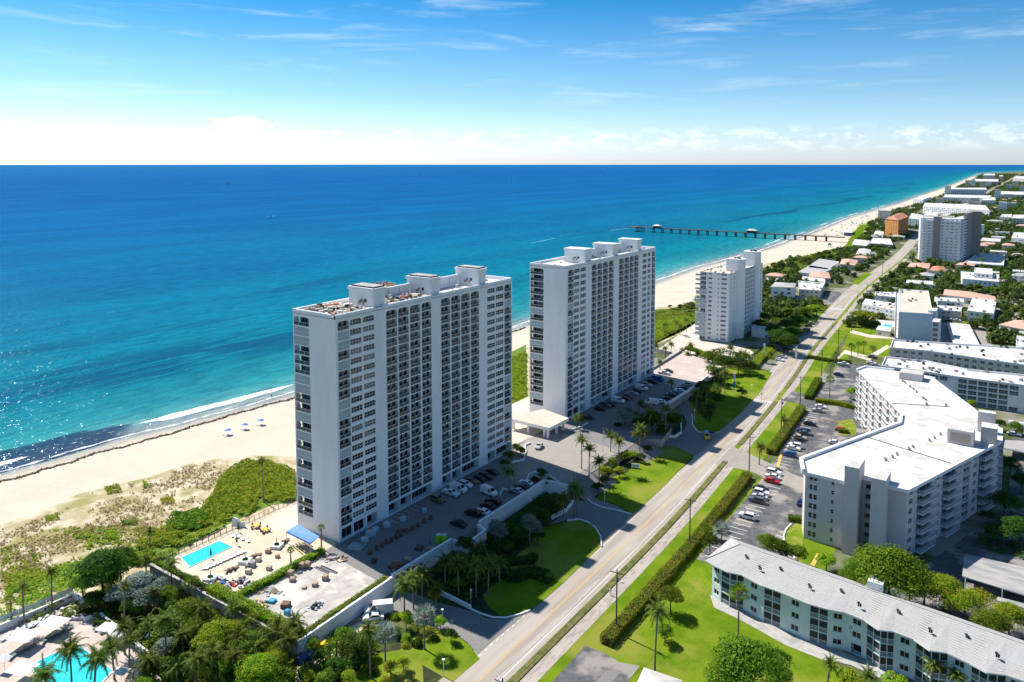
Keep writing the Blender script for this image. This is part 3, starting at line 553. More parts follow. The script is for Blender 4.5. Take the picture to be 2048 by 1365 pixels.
# ------------------------------------------------------------------ the two big towers
def tower(label,X,Y0,bays,shutA,shutB,Z=3.,brown=True,caps=False,junk=False):
    """X street facade plane, Y0 near end; bays: list of (y0,y1,kind)"""
    Y1=bays[-1][1]+.6;XB=X-16.2;T=61.9;B=Bld('apartment_tower',label,'apartment tower',(X,Y0,Z),W)
    NF=21;z0=Z+3.9;fh=(T-1.35-z0)/NF
    def seq(i,s): return (i*7+s*5+(i*i)//3)%11
    # street facade: p0 at Y0, runs +Y, outward +X  -> direction (0,1), outward right of it = (+1,0)
    ops=[]
    for bi,(a,c,k) in enumerate(bays):
        for f in range(NF):
            zb=z0+f*fh;top=f==NF-1
            q={}
            if top: q['arch']=min(.85,(c-a)*.22)
            if f==0 and k=='win': q['foot']=.5
            if k=='win': 
                q.update(d=.2,nx=4 if c-a>3 else 2,ny=2);ops.append((a-Y0,c-Y0,zb+.72,zb+fh-.3,'win',q))
            else:
                q.update(d=.95)
                if k=='corner' and (f in shutB if bi==0 else (NF-1-f) in shutB and f%2==0): q['shut']=1
                ops.append((a-Y0,c-Y0,zb+.06,zb+fh-.16,'bay',q))
    for a,c in [(bays[0][0],bays[0][1]),(bays[1][0],bays[1][1])]: ops.append((a-Y0+.1,c-Y0,Z+.5,z0-.55,'dark',dict(d=.5)))
    g=[(bays[2][0]+.3,bays[2][1]),(bays[3][0],bays[3][1]+.2),(bays[4][0],bays[4][1]+.2),(bays[5][0],bays[6][1]-.4),(bays[7][0],bays[7][1]),(bays[8][0],bays[8][1]),(bays[9][0],bays[10][1]-.3),(bays[11][0],bays[11][1]),(bays[12][0],bays[13][1])]
    for a,c in g: ops.append((a-Y0,c-Y0,Z+.06,z0-.55,'dark',dict(d=2.2)))
    B.wall((X,Y0),(X,Y1),Z,T,ops)
    # near end wall: from sea side to street side. direction +X, outward -Y
    xb=X-9.9;ops=[]
    for f in range(NF):
        zb=z0+f*fh;q=dict(d=1.4)
        if f==NF-1: q['arch']=.8
        # open corner balconies, door only on the inner two thirds
        if (NF-1-f) in shutA: ops.append((.35,6.25,zb+.06,zb+fh-.16,'bay',dict(shut=1)))
        else: ops.append((.35,6.25,zb+.06,zb+fh-.16,'open',q))
    B.wall((XB,Y0),(X,Y0),Z,T,ops)
    # corner balcony interiors: back wall, floor slab, doors, railings
    bi=MB();o=B.o
    for f in range(NF):
        zb=z0+f*fh
        if (NF-1-f) in shutA: continue
        link('sliding_door',doormesh(4.1,fh-.22,pg()),B.r,B.P((XB+2.15,Y0+1.4),zb+.06));link('railing',railmesh(5.9,1.02),B.r,B.P((XB+.35,Y0+.06),zb+.06))
        link('railing',railmesh(1.5,1.02),B.r,B.P((XB+.06,Y0+1.9),zb+.06),-math.pi/2)
    # seaward wall: direction -Y, outward -X; corner balconies open on this side too
    ops=[]
    for f in range(NF):
        zb=z0+f*fh
        if (NF-1-f) not in shutA: ops.append((Y1-Y0-2.2,Y1-Y0-.35,zb+.06,zb+fh-.16,'open',dict(d=.35)))
        for a,c,k in bays[1:13]: 
            if f%1==0: ops.append((Y1-c,Y1-a,zb+.06,zb+fh-.16,'hole',dict(d=.9)))
    B.wall((XB,Y1),(XB,Y0),Z,T,ops)
    bm=MB();bm.add([B.P((XB+.92,Y1-2),Z),B.P((XB+.92,Y0+2.4),Z),B.P((XB+.92,Y0+2.4),T-1),B.P((XB+.92,Y1-2),T-1)],[(0,1,2,3)],0);bm.build('sea_window_band',GLASS,B.r)
    B.wall((X,Y1),(XB,Y1),Z,T,[])
    ib=MB()  # lit pale side wall inside the corner balconies
    ib.add([B.P((XB+2.1,Y0+.3),z0),B.P((XB+2.1,Y0+1.42),z0),B.P((XB+2.1,Y0+1.42),T-1.4),B.P((XB+2.1,Y0+.3),T-1.4)],[(0,1,2,3)][:0])
    B.done()
    # roof deck, parapets and the raised rounded copings between the piers
    B.roof([(XB,Y0),(X,Y0),(X,Y1),(XB,Y1)],T-.6,.0)
    b=MB();seg=[(Y0,bays[2][1]+.2),(bays[3][0]-1.2,bays[6][1]+.6),(bays[7][0]-1.,bays[10][1]+1.),(bays[11][0]-1.3,Y1)]
    rr=.55
    for a,c in seg:
        pts=[(-rr,-.62),(0,-.62),(.06,-.05),(-.03,.22),(-.22,.36),(-.45,.36),(-.58,.22),(-.6,-.62)]
        n=len(pts);vs=[B.P((X+x+.05,yy),T+z) for yy in(a,c) for x,z in pts];b.add(vs,[(i,i+1,n+i+1,n+i)[::-1] for i in range(n-1)]+[tuple(range(n)),tuple(range(n,2*n))[::-1]],0,False)
    b.b2(*[v for p in zip(B.P((XB-.05,Y0),0),B.P((XB+.5,Y1),0)) for v in p][:4],T-.6-Z,T+.34-Z)
    for yy,xe in((Y0,X-2.2 if junk else X-.1),(Y1-.5,X-.1)): b.b2(*[v for p in zip(B.P((XB-.05,yy-.05),0),B.P((xe,yy+.5),0)) for v in p][:4],T-.6-Z,T+.36-Z)
    b.build('parapet',W,B.r)
    # penthouses and the screen wall behind them
    ph=[(bays[2][1]+.7,bays[3][0]+1.2),(bays[6][1]+.9,bays[7][0]+.9),(bays[10][1]+1.,bays[11][0]+.9)]
    for a,c in ph:
        b=MB();x1,x0=X-.9,X-10.2
        pl=[(x1-.7,a),(x1-.2,a+.2),(x1,a+.7),(x1,c-.7),(x1-.2,c-.2),(x1-.7,c),(x0,c),(x0,a)];q=[B.P(p)[:2] for p in pl]
        b.prism(q,T-.6-Z,T+4.75-Z,0)
        q2=[B.P((p[0]+(.25 if p[0]>x0+2 else -.25),p[1]+(.25 if p[1]>(a+c)/2 else -.25)))[:2] for p in pl];b.prism(q2,T+4.2-Z,T+5.05-Z,0,bottom=True)
        if caps: b.prism([B.P(p)[:2] for p in((x1-.4,a+.3),(x1-.4,c-.3),(x0+.6,c-.3),(x0+.6,a+.3))],T+5.05-Z,T+5.4-Z,1)
        p=b.build('penthouse',[W,DARK],B.r)
        if caps:
            b=MB();b.prism([B.P(v)[:2] for v in((x1-.5,a+.4),(x1-.5,c-.4),(x0+.7,c-.4),(x0+.7,a+.4))],T+5.4-Z,T+5.46-Z);b.build('cap',CONC,p)
        boxes('vent_opening',[((x0+6.3,a-.03,T+1.6),(.8,.08,.9))],DARK,p,B.o)
        boxes('wall_equipment',[((x0+4.6,a-.25,T+1.1+.5*(i%2)),(.35,.4,.45+.3*(i%2))) for i in range(1)]+[((x0+4+i*.55,a-.2,T+.9+.4*(i%3)),(.12,.35,.9)) for i in range(4)],METAL,p,B.o)
    b=MB()
    for (a,c),(a2,c2) in zip(ph[:-1],ph[1:]):
        q=B.P((X-9.2,c+.3));q2=B.P((X-8.9,a2-.3));b.b2(q[0],q2[0],q[1],q2[1],T-.6-Z,T+2.6-Z);b.b2(q[0]-.15,q2[0]+.15,q[1],q2[1],T+2.6-Z,T+2.9-Z)
        for k in range(1,4): yy=c+(a2-c)*k/4;q3=B.P((X-8.7,yy));b.box((q3[0],q3[1],T+.9-Z),(.5,.5,3.))
    b.build('screen_wall',W,B.r)
    # cooling unit in brown screens
    if brown:
        yc=(ph[0][1]+ph[1][0])/2+2.5;b=MB();q=B.P((X-13.2,yc))
        for dx,dy,sx,sy in((0,-2.6,4.4,.15),(0,2.6,4.4,.15),(-2.2,0,.15,5.2),(2.2,0,.15,5.2)): b.box((q[0]+dx,q[1]+dy,T+1.5-Z),(sx,sy,3.6),0)
        b.box((q[0],q[1],T+2.2-Z),(3.4,4.4,2.3),1)
        for i in range(5): b.tube([(q[0]-1.2+i*.6,q[1]-1.5+(i%2)*2,T+3.3-Z),(q[0]-1.2+i*.6,q[1]-1.5+(i%2)*2,T+3.9-Z)],.35,8,2)
        b.build('cooling_unit',[CARD,BROWN,METAL],B.r)
    # sparse roof equipment
    b=MB();g=random.Random(int(Y0))
    for i in range(26):
        x=X-g.uniform(1.5,14.5);y=g.uniform(Y0+2,Y1-2)
        if any(a-1<y<c+1 for a,c in ph) and x>X-11: continue
        q=B.P((x,y));hh=g.uniform(.3,1.1);b.box((q[0],q[1],T-.6+hh/2-Z),(g.uniform(.3,1.1),g.uniform(.3,1.2),hh),g.choice((0,1,1)))
    tag(b.build('roof_equipment',[METAL,W2],B.r),kind='stuff')
    if junk:
        mats=[M('scrap_%s'%i,c) for i,c in enumerate([(.5,.42,.33),(.08,.05,.04),(.45,.12,.06),(.6,.58,.52),(.12,.12,.15),(.5,.5,.2),(.62,.56,.46)])];b=MB()
        for i in range(420):
            seg_=g.choice((0,0,0,1,1,2)) ;y=(g.uniform(Y0+1.2,ph[0][0]-.6),g.uniform(ph[0][1]+.8,ph[1][0]-.6),g.uniform(ph[0][1]+1,ph[1][0]-1))[seg_];x=X-(g.uniform(1.4,14.5) if seg_==0 else g.uniform(1.4,8))
            q=B.P((x,y));hh=abs(g.gauss(.25,.35))+.1;b.box((q[0],q[1],T-.58+hh*g.uniform(.4,1.2)-Z),(g.uniform(.2,1.5),g.uniform(.2,1.5),min(hh,.8)),g.choices(range(7),(5,3,1,4,2,1,5))[0],g.uniform(0,3))
        tag(b.build('reroofing_debris',mats,B.r),kind='stuff')
    return B
bA=[(131.,134.9,'corner'),(135.2,139.2,'win'),(139.8,143.9,'win'),(148.3,152.6,'bay'),(153.,157.3,'bay'),(157.8,162.1,'bay'),(162.7,166.9,'bay'),(171.3,175.5,'bay'),(176.,180.3,'bay'),(180.8,185.1,'bay'),(185.6,189.8,'bay'),(194.2,198.4,'win'),(198.9,203.1,'win'),(203.7,207.5,'corner')]
bB=[(245.6,249.7,'corner'),(250.,254.1,'win'),(254.9,259.2,'win'),(263.9,268.1,'bay'),(268.6,272.8,'bay'),(273.3,277.7,'bay'),(278.3,282.6,'bay'),(287.6,292.1,'bay'),(292.6,297.1,'bay'),(297.6,301.6,'bay'),(302.1,306.3,'bay'),(310.6,314.8,'win'),(316.,318.6,'win'),(320.4,323.9,'corner')]
tower('nearest white high rise tower, its roof littered with debris, blue awning at its foot',-144.2,130.3,bA,{1,2,6,7,10,12,14,16,18},{2,5,7,11,12,16,18,19},junk=True,caps=True)
tower('white high rise tower just beyond the nearest one, clean roof with a brown cooling unit',-144.6,244.0,bB,{6,8,11,13,19},{8,9,13,15},caps=False)
# ------------------------------------------------------------------ the raised plateau of the towers and the ground round it
Z3=3.
b=MB();PLW=[(-173.,96.5),(-119.6,96.5),(-121.,125.3),(-120.4,191.6),(-113.,192.4),(-112.5,243),(-106.5,247),(-109,262)]+W_([(1331,815),(1376,787),(1416,757),(1440,735)],3.)+[(-173,352)]
b.prism(PLW,0,Z3,0,1);o=b.build('raised_deck',[CONC,PAVER]);tag(o,kind='structure')
def wsheet(n,P,z,m): return sheet(n,P,z,m,world=True)
wsheet('pool_terrace',[(-172.8,96.8),(-144.4,96.8),(-144.4,129.6),(-172.8,138.)],3.02,DECKC)
wsheet('bare_slab',[(-143.4,96.9),(-119.9,96.9),(-121.,122.6),(-143.6,125.3)],3.024,CONS)
wsheet('sandy_path',[(-172.9,137.6),(-160.35,129.6),(-160.6,209),(-146,209),(-146,243),(-161.,243),(-161,350),(-172.9,350)],3.03,SANDL)
sheet('entrance_drive',[(1024,905),(1068,868),(1140,868),(1215,895),(1240,905),(1190,925),(1155,950),(1138,975),(1128,978),(1090,955),(1020,960),(1010,930)],3.02,DRIVE)
sheet('sunny_pavers',[(1295,752),(1350,700),(1435,728),(1455,742),(1416,757),(1375,787)],3.024,PINKP)
# sandy lots between dune and street, further on
sheet('sand_lot',[(1306,706),(1396,643),(1402,683),(1462,690),(1500,700),(1524,720),(1520,732),(1462,748),(1430,728),(1340,706)],.09,SANDL)
sheet('lawn',[(1307,690),(1395,648),(1395,600),(1360,640),(1307,660)],.07,LAWN2)
# green edge and lawns along the street, sea side
GB=M('garden_bed',(.02,.035,.008),(.04,.035,.018),.6,rough=.95,c3=(.05,.08,.015),s3=.3)
wsheet('garden_bed',[(-121,125.8),(-92.4,125.8),(-92.6,192),(-113,192.2),(-120.4,191.6)],.16,GB)
wsheet('garden_bed',[(-112.6,192.4),(-92.8,192),(-93.5,243),(-112.3,243)],.15,GB)
wsheet('garden_bed',[(-112.5,243.2),(-94.,243),(-96.,262),(-99,330),(-103,362),(-118,352)],.15,GB)
sheet('lawn',[(965,1190),(975,1212),(1000,1231),(1020,1234),(1062,1222),(1130,1163),(1203,1092),(1205,1072),(1188,1050),(1160,1040),(1120,1048),(1075,1058),(1062,1090),(1020,1120),(1000,1160)],.19,LAWN)
sheet('lawn',[(1192,998),(1235,1010),(1258,1027),(1270,1026),(1330,971),(1392,906),(1350,893),(1295,896),(1290,915),(1270,925),(1255,945),(1225,955)],.19,LAWN)
sheet('lawn',[(1392,862),(1384,832),(1378,805),(1392,790),(1425,745),(1452,733),(1480,735),(1545,745),(1520,785),(1478,830),(1440,862),(1405,866)],.19,LAWN)
sheet('lawn',[(845,1330),(905,1365),(960,1318),(938,1290),(900,1262),(860,1258),(830,1270),(800,1300),(740,1310),(700,1365),(850,1420)],.14,LAWN)
wsheet('garden_bed',[(-146,40),(-92.2,60),(-92.2,117),(-112,116),(-119,96.2),(-146,96.2)],.1,GB)
wsheet('garden_bed',[(-146,40),(-146.2,96.2),(-173.2,96.2),(-178,86),(-178,40)],.1,GB)
# driveways
sheet('entrance_drive',[(640,1255),(778,1172),(835,1190),(875,1205),(941,1222),(975,1237),(1005,1240),(1045,1232),(975,1290),(955,1308),(935,1285),(900,1262),(860,1255),(780,1225),(700,1320),(600,1330)],.18,PAVER)
sheet('sand_path',[(590,1340),(700,1255),(745,1228),(738,1262),(640,1330),(590,1375)],.2,SANDL)
sheet('entrance_drive',[(1126,985),(1170,965),(1192,998),(1235,1012),(1262,1030),(1235,1060),(1210,1082),(1203,1075),(1188,1050),(1160,1038),(1128,1042),(1100,1050),(1140,1015)],.2,PAVER)
sheet('entrance_drive',[(1300,868),(1362,874),(1374,845),(1352,800),(1370,790),(1382,812),(1386,845),(1398,866),(1440,868),(1446,862),(1455,855),(1390,912),(1350,893),(1290,893)],.2,PAVER)
def ramp(name,P,mat):
    b=MB();b.add(P,[(0,1,2,3)]);return tag(b.build(name,mat),kind='structure')
ramp('drive_ramp',[(-112.9,192.6,3.02),(-107.,193.2,.21),(-106.,211,.21),(-112.4,211,3.02)],PAVER)
ramp('drive_ramp',[(-112.4,231,3.02),(-105,231,.21),(-104,243,.21),(-112.3,242.9,3.02)],PAVER)
# kerbs and low white walls (each a thing)
def lowwall(px,z,h,label,t=.3,name='low_wall',mat=None,world=False,closed=False,cap=False):
    P=px if world else [G(u,v,z) for u,v in px];b=MB()
    if closed: P=P+[P[0]]
    for i in range(len(P)-1):
        a=Vector(P[i]);c=Vector(P[i+1]);d=c-a;L_=d.length
        if L_<.01: continue
        m=(a+c)/2;b.box((m.x,m.y,z+h/2),(L_+t*.9,t-.004*(i%3),h-.004*(i%2)),0,math.atan2(d.y,d.x))
        if cap: b.box((m.x,m.y,z+h+.06),(L_+t*1.3,t+.22-.004*(i%3),.12-.003*(i%2)),0,math.atan2(d.y,d.x))
    o=b.build(name,mat or W);return tag(o,label,'wall')
lowwall([(-121.1,125.6),(-120.6,146.4)],0,4.15,'long white capped wall along the street edge of the construction deck',.4,'white_wall',cap=True,world=True)
lowwall([(-120.5,147.2),(-116.6,148.4),(-116.9,156.4),(-120.3,157.6)],0,3.6,'short jogged white wall beside the lime green toilets',.35,'white_wall',cap=True,world=True)
lowwall([(-120.4,158.4),(-120.6,191.6),(-113.2,192.)],0,4.2,'white capped wall behind the parked cars ending in a corner by the drive',.4,'white_wall',cap=True,world=True)
lowwall([(-119.7,96.6),(-121.,125)],0,3.7,'white wall under the clipped hedge above the van ramp',.4,'white_wall',cap=True,world=True)
lowwall([(-173.1,96.4),(-119.8,96.4)],0,3.5,'tall tan concrete wall between the lower garden and the pool deck',.5,'retaining_wall',CONC,world=True,cap=True)
lowwall([(1331,813),(1376,785),(1416,755)],3,1.,'white wall on the street side of the second tower car deck',.4,'white_wall',cap=True)
lowwall([(1302,742),(1370,700)],3,1.1,'tan wall behind the second tower car deck by the palms',.4,'retaining_wall',CONC)
lowwall([(1302,703),(1340,712),(1395,718)],.1,2.2,'grey wall behind the row of palms beside the sand lot',.4,'boundary_wall',CONC)
lowwall([(941,1219),(905,1201),(882,1190),(868,1183)],.15,1.0,'white kerb wall along the shaded garden by the near entrance',.35)
lowwall([(941,1219),(960,1228),(985,1236),(1012,1237),(1040,1230),(1060,1222)],.15,.3,'thin white kerb curving round the shaded lawn corner',.3,'kerb')
lowwall([(1203,1094),(1202,1075),(1190,1056),(1176,1046),(1158,1040),(1135,1043)],.15,.4,'white kerb bending round the top of the shaded lawn',.3,'kerb')
lowwall([(1103,1040),(1133,1024),(1146,1008)],.15,1.1,'white wall piece between dark shrubs and the centre drive',.35)
lowwall([(1147,975),(1165,990),(1185,1008),(1205,1016),(1235,1022),(1260,1029)],.15,.35,'pale kerb between the centre drive and the sunny lawn',.3,'kerb')
lowwall([(1384,830),(1385,852),(1395,865),(1412,868)],.15,.5,'white kerb round the corner of the dark lawn by the yellow van',.3,'kerb')
lowwall([(1227,856),(1232,866),(1250,872),(1300,877),(1350,876),(1363,868),(1362,850)],.2,1.0,'curved white planter wall under the dark royal palms',.4,'planter_wall',cap=False)
lowwall([(1140,862),(1156,858),(1175,848)],3,.6,'curved white kerb beside the second tower entrance bed',.3,'kerb')
lowwall([(1024,927),(1048,921),(1052,905),(1050,893),(1060,888)],3,.6,'curvy white kerb at the far foot of the nearest tower',.3,'kerb')
lowwall([(1000,992),(1006,980),(1030,985),(1062,1003)],3,.6,'white kerb of the planter with a lone palm among parked cars',.3,'kerb')
lowwall([(1054,962),(1058,950),(1072,945),(1098,953),(1118,966)],3,.5,'white kerb of the round shrub bed by the wall corner',.3,'kerb')
# right-hand side of the road
wsheet('grass_verge',[(-70.5,129),(-70.2,238),(-71,262),(-40,262),(-40,262),(-40,100),(-72,100)],.085,LAWN)
sheet('lawn',[(1350,1165),(1400,1135),(1420,1150),(1440,1210),(1600,1290),(1800,1400),(1200,1420),(1240,1310),(1300,1290)],.12,LAWN)
sheet('lawn',[(1050,1420),(1180,1290),(1290,1200),(1340,1150),(1230,1290),(1260,1310),(1240,1420)],.118,LAWN)
wsheet('parking_lot',[(-67.9,180),(-69.,232),(-70.6,262),(-76.6,345),(-77,352),(-30,352),(-30,300),(-49,262),(-49,200),(-40,178)],.14,LOT)
wsheet('parking_lot',[(-77,352),(-80.5,408),(-50,412),(-30,400),(-30,352)],.142,LOT)
wsheet('side_drive',[(-86,243),(-74.5,243.5),(-63,239),(-50,236),(-50,246),(-62,249),(-74.8,256),(-86,262)],.15,DRIVE)
wsheet('side_drive',[(-86.5,326),(-80,326),(-76,322),(-66,318),(-66,326),(-76,332),(-80,340),(-86.6,343)],.15,LOT)
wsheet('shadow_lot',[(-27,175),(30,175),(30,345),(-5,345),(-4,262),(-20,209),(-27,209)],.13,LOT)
sheet('grass_island',[(1566,1095),(1573,1060),(1595,1045),(1607,1052),(1607,1095),(1615,1110),(1590,1108)],.19,LAWN2)
sheet('grass_island',[(1673,853),(1680,842),(1703,838),(1712,850),(1712,870),(1690,872),(1676,866)],.19,LAWN2)
lowwall([(1590,1118),(1570,1092),(1567,1075),(1572,1060),(1582,1050)],.15,.35,'cream kerb round the grass wedge beside the pinkish apartment block',.3,'kerb')
sheet('court_patch',[(1215,1340),(1240,1345),(1215,1375),(1185,1370)],.168,PAVER)
sheet('patched_court',[(1170,1292),(1205,1305),(1240,1325),(1280,1332),(1250,1372),(1080,1420),(1090,1380)],.16,LOT)
WSH=[(1420,1190),(1428,1215),(1480,1240),(1520,1262),(1570,1290),(1640,1318),(1700,1330),(1780,1365),(1800,1345),(1700,1310),(1600,1270),(1500,1225),(1440,1195)]
sheet('white_path',WSH,.17,CONC)
sheet('park_lawn',[(1665,742),(1700,660),(1716,648),(1790,672),(1780,700),(1775,715),(1700,712)],.12,LAWN)
for P in ([(1655,735),(1690,700),(1735,712),(1775,690),(1780,695),(1738,722),(1690,708)],[(1702,660),(1740,670),(1790,672),(1790,678),(1740,676),(1700,666)]): sheet('park_path',P,.16,SANDL)
# parking lines
b=MB()
def pline(x0,x1,y,w_=.12,rz=0.): b.add([(x0,y-w_,.165),(x1,y-w_-(x1-x0)*rz,.165),(x1,y+w_-(x1-x0)*rz,.165),(x0,y+w_,.165)],[(0,1,2,3)])
for i in range(26): y=183+i*2.75; pline(-66.9-max(0,(y-235)*.045),-62-max(0,(y-235)*.045),y) if not 236<y<252 else None
for i in range(28): y=253+i*2.75; pline(-69.6-(y-255)*.075,-64.8-(y-255)*.075,y) if y<318 else None
for i in range(9): y=358+i*2.75; pline(-77.8,-73,y)
for i in range(7): y=262+i*2.8; pline(-58,-53.5,y)
for i in range(5): y=196+i*2.8; pline(-55,-50.5,y)
tag(b.build('parking_lines',WHITEP),kind='structure')
b=MB()
for P in ([(1566,905),(1560,905),(1552,935),(1558,937)],[(1633,1107),(1641,1109),(1629,1133),(1621,1130)]): b.add([(*G(u,v,.17),.17) for u,v in P],[(0,1,2,3)])
for p,q in zip([(1646,839),(1665,843),(1683,846)],[(1665,843),(1683,846),(1700,841)]): x,y=G(*p,.17);x2,y2=G(*q,.17);b.box(((x+x2)/2,(y+y2)/2,.22),(math.hypot(x2-x,y2-y),.25,.12),0,math.atan2(y2-y,x2-x))
tag(b.build('yellow_kerb_paint',YELP),kind='structure')
# beach weed line
P=[];Q=W_([(0,964),(40,954),(88,940),(140,925),(176,911),(249,893),(322,873),(410,846),(498,820),(580,798),(640,780),(1024,664),(1052,655)])
Q=[(-264.5,60)]+Q
for i in range(len(Q)-1):
    a=np.array(Q[i]);c=np.array(Q[i+1]);n=int(np.linalg.norm(c-a)*18);t=nr.uniform(0,1,n)[:,None];p=a+(c-a)*t;off=np.sin(p[:,1]*1.1)*.35+np.sin(p[:,1]*.37)*.5;q=p+np.stack([off+nr.normal(0,.45,n),nr.normal(0,.3,n)],1);P.append(np.c_[q,np.full(n,.05)])
P=np.concatenate(P);SEAW=M('dry_seaweed',(.05,.032,.018),(.11,.075,.04),2.,rough=.95)
tag(link('seaweed_wrack',cards(P,nr.normal(size=(len(P),3))*.25+[0,0,1],.33,'seaweed',SEAW,.8)),kind='stuff')
# ------------------------------------------------------------------ ground cover
def vno(x,y,s,seed):
    g=np.random.default_rng(seed).uniform(0,1,(64,64));X=x/s;Y=y/s;i=np.floor(X).astype(int);j=np.floor(Y).astype(int);fx=X-i;fy=Y-j;fx=fx*fx*(3-2*fx);fy=fy*fy*(3-2*fy);a=lambda p,q:g[p%64,q%64]
    return (a(i,j)*(1-fx)+a(i+1,j)*fx)*(1-fy)+(a(i,j+1)*(1-fx)+a(i+1,j+1)*fx)*fy
def inpoly(P,x,y):
    c=np.zeros(len(x),bool);n=len(P)
    for i in range(n):
        x0,y0=P[i];x1,y1=P[(i+1)%n];k=((y0>y)!=(y1>y))&(x<(x1-x0)*(y-y0)/((y1-y0)+1e-12)+x0);c^=k
    return c
def cover(name,px,dens,size,mat,h,thr=0.,seed=1,z=0.,world=False,clump=3.,label=None):
    P=px if world else [G(u,v,z) for u,v in px];A=np.array(P);x0,y0=A.min(0);x1,y1=A.max(0);n=int(dens*(x1-x0)*(y1-y0));n=min(n,260000)
    x=nr.uniform(x0,x1,n);y=nr.uniform(y0,y1,n);v=vno(x,y,clump,seed)*.6+vno(x,y,clump*.4,seed+1)*.4;v2=vno(x,y,clump*5,seed+2)
    k=inpoly(P,x,y)&(v*.5+v2*.5>thr);x,y,v=x[k],y[k],v[k];e=.4
    def hf(x,y): return vno(x,y,clump,seed)*.6+vno(x,y,clump*.4,seed+1)*.4
    gx=(hf(x+e,y)-v)/e*h;gy=(hf(x,y+e)-v)/e*h;zz=z+h*(.15+v)*nr.uniform(.75,1.05,len(x))
    Nn=np.stack([-gx,-gy,np.ones(len(x))],1)+nr.normal(size=(len(x),3))*.42
    o=link(name,cards(np.stack([x,y,zz],1),Nn,size,name,mat));return tag(o,kind='stuff')
UND=M('undergrowth_soil',(.08,.15,.012),(.14,.20,.02),.6,rough=.95)
SG=[(252,1100),(300,1075),(345,1052),(352,1030),(400,1022),(425,990),(440,957),(470,935),(500,920),(540,925),(590,945),(592,1003),(545,1010),(470,1042),(390,1085),(310,1130),(262,1135)]
sheet('undergrowth_floor',SG,.07,UND);cover('sea_grape_thicket',SG,30,.28,LG,1.6,thr=.33,seed=3,clump=2.6)
cover('sea_grape_thicket',[(330,1050),(348,1030),(395,1022),(418,1038),(400,1062),(350,1066)],26,.3,LM,1.9,seed=8,clump=2.)
for i,P in enumerate([[(150,1075),(190,1060),(235,1066),(240,1090),(205,1100),(165,1098)],[(205,975),(235,970),(245,985),(215,990)],[(280,1010),(300,1008),(298,1022),(275,1020)],[(285,955),(305,952),(303,975),(286,978)],[(320,1000),(345,995),(350,1008),(325,1010)],[(240,1040),(270,1035),(275,1050),(245,1052)],[(90,1035),(115,1028),(120,1040),(90,1045)],[(10,1155),(60,1140),(100,1150),(60,1185),(15,1180)],[(0,1050),(16,1056),(14,1072),(0,1072)]]): cover('dune_scrub',P,24,.28,(LG,LY,LM)[i%3],.8,seed=20+i,clump=2.4,thr=.46)
cover('dune_grass',[(0,1075),(60,1045),(190,985),(280,965),(370,935),(480,914),(540,916),(580,935),(500,925),(430,965),(395,1020),(345,1035),(300,1070),(200,1120),(130,1150),(60,1180),(0,1250)],4.5,.34,LT,.45,thr=.50,seed=41,clump=2.)
cover('dune_grass',[(0,1090),(110,1060),(240,1050),(330,1060),(300,1090),(190,1120),(100,1160),(0,1230)],6,.36,LG,.4,thr=.52,seed=44,clump=2.)
cover('dune_scrub',[(0,1190),(120,1130),(240,1110),(300,1125),(200,1160),(150,1200),(80,1225),(0,1262)],14,.32,LG,.8,thr=.45,seed=47,clump=2.)
BT=[(1022,790),(1052,770),(1052,830),(1022,850)]
sheet('undergrowth_floor',[(990,720),(1052,690),(1052,865),(990,890)],.07,UND);cover('sea_grape_thicket',[(990,735),(1052,705),(1052,845),(990,875)],22,.36,LG,1.6,seed=51,clump=2.4)
BC=[(1300,625),(1395,612),(1397,640),(1306,690)]
sheet('undergrowth_floor',[(1300,620),(1357,616),(1396,612),(1397,650),(1306,690)],.07,UND);cover('dune_scrub',BC,7,.5,LH,1.2,seed=54,clump=4,thr=.3);cover('sea_grape_thicket',[(1300,650),(1395,625),(1396,643),(1306,684)],8,.5,LG,1.6,seed=57,clump=4,thr=.42)
cover('dune_scrub',[(1525,545),(1572,528),(1625,517),(1600,560),(1540,600),(1522,600)],2.2,.8,LH,1.3,seed=60,clump=6,thr=.38)
cover('sea_grape_thicket',[(1560,524),(1622,511),(1690,496),(1705,470),(1722,450),(1740,450),(1730,490),(1700,510),(1640,520),(1600,530)],1.3,1.,LG,2.2,seed=63,clump=8,thr=.3)
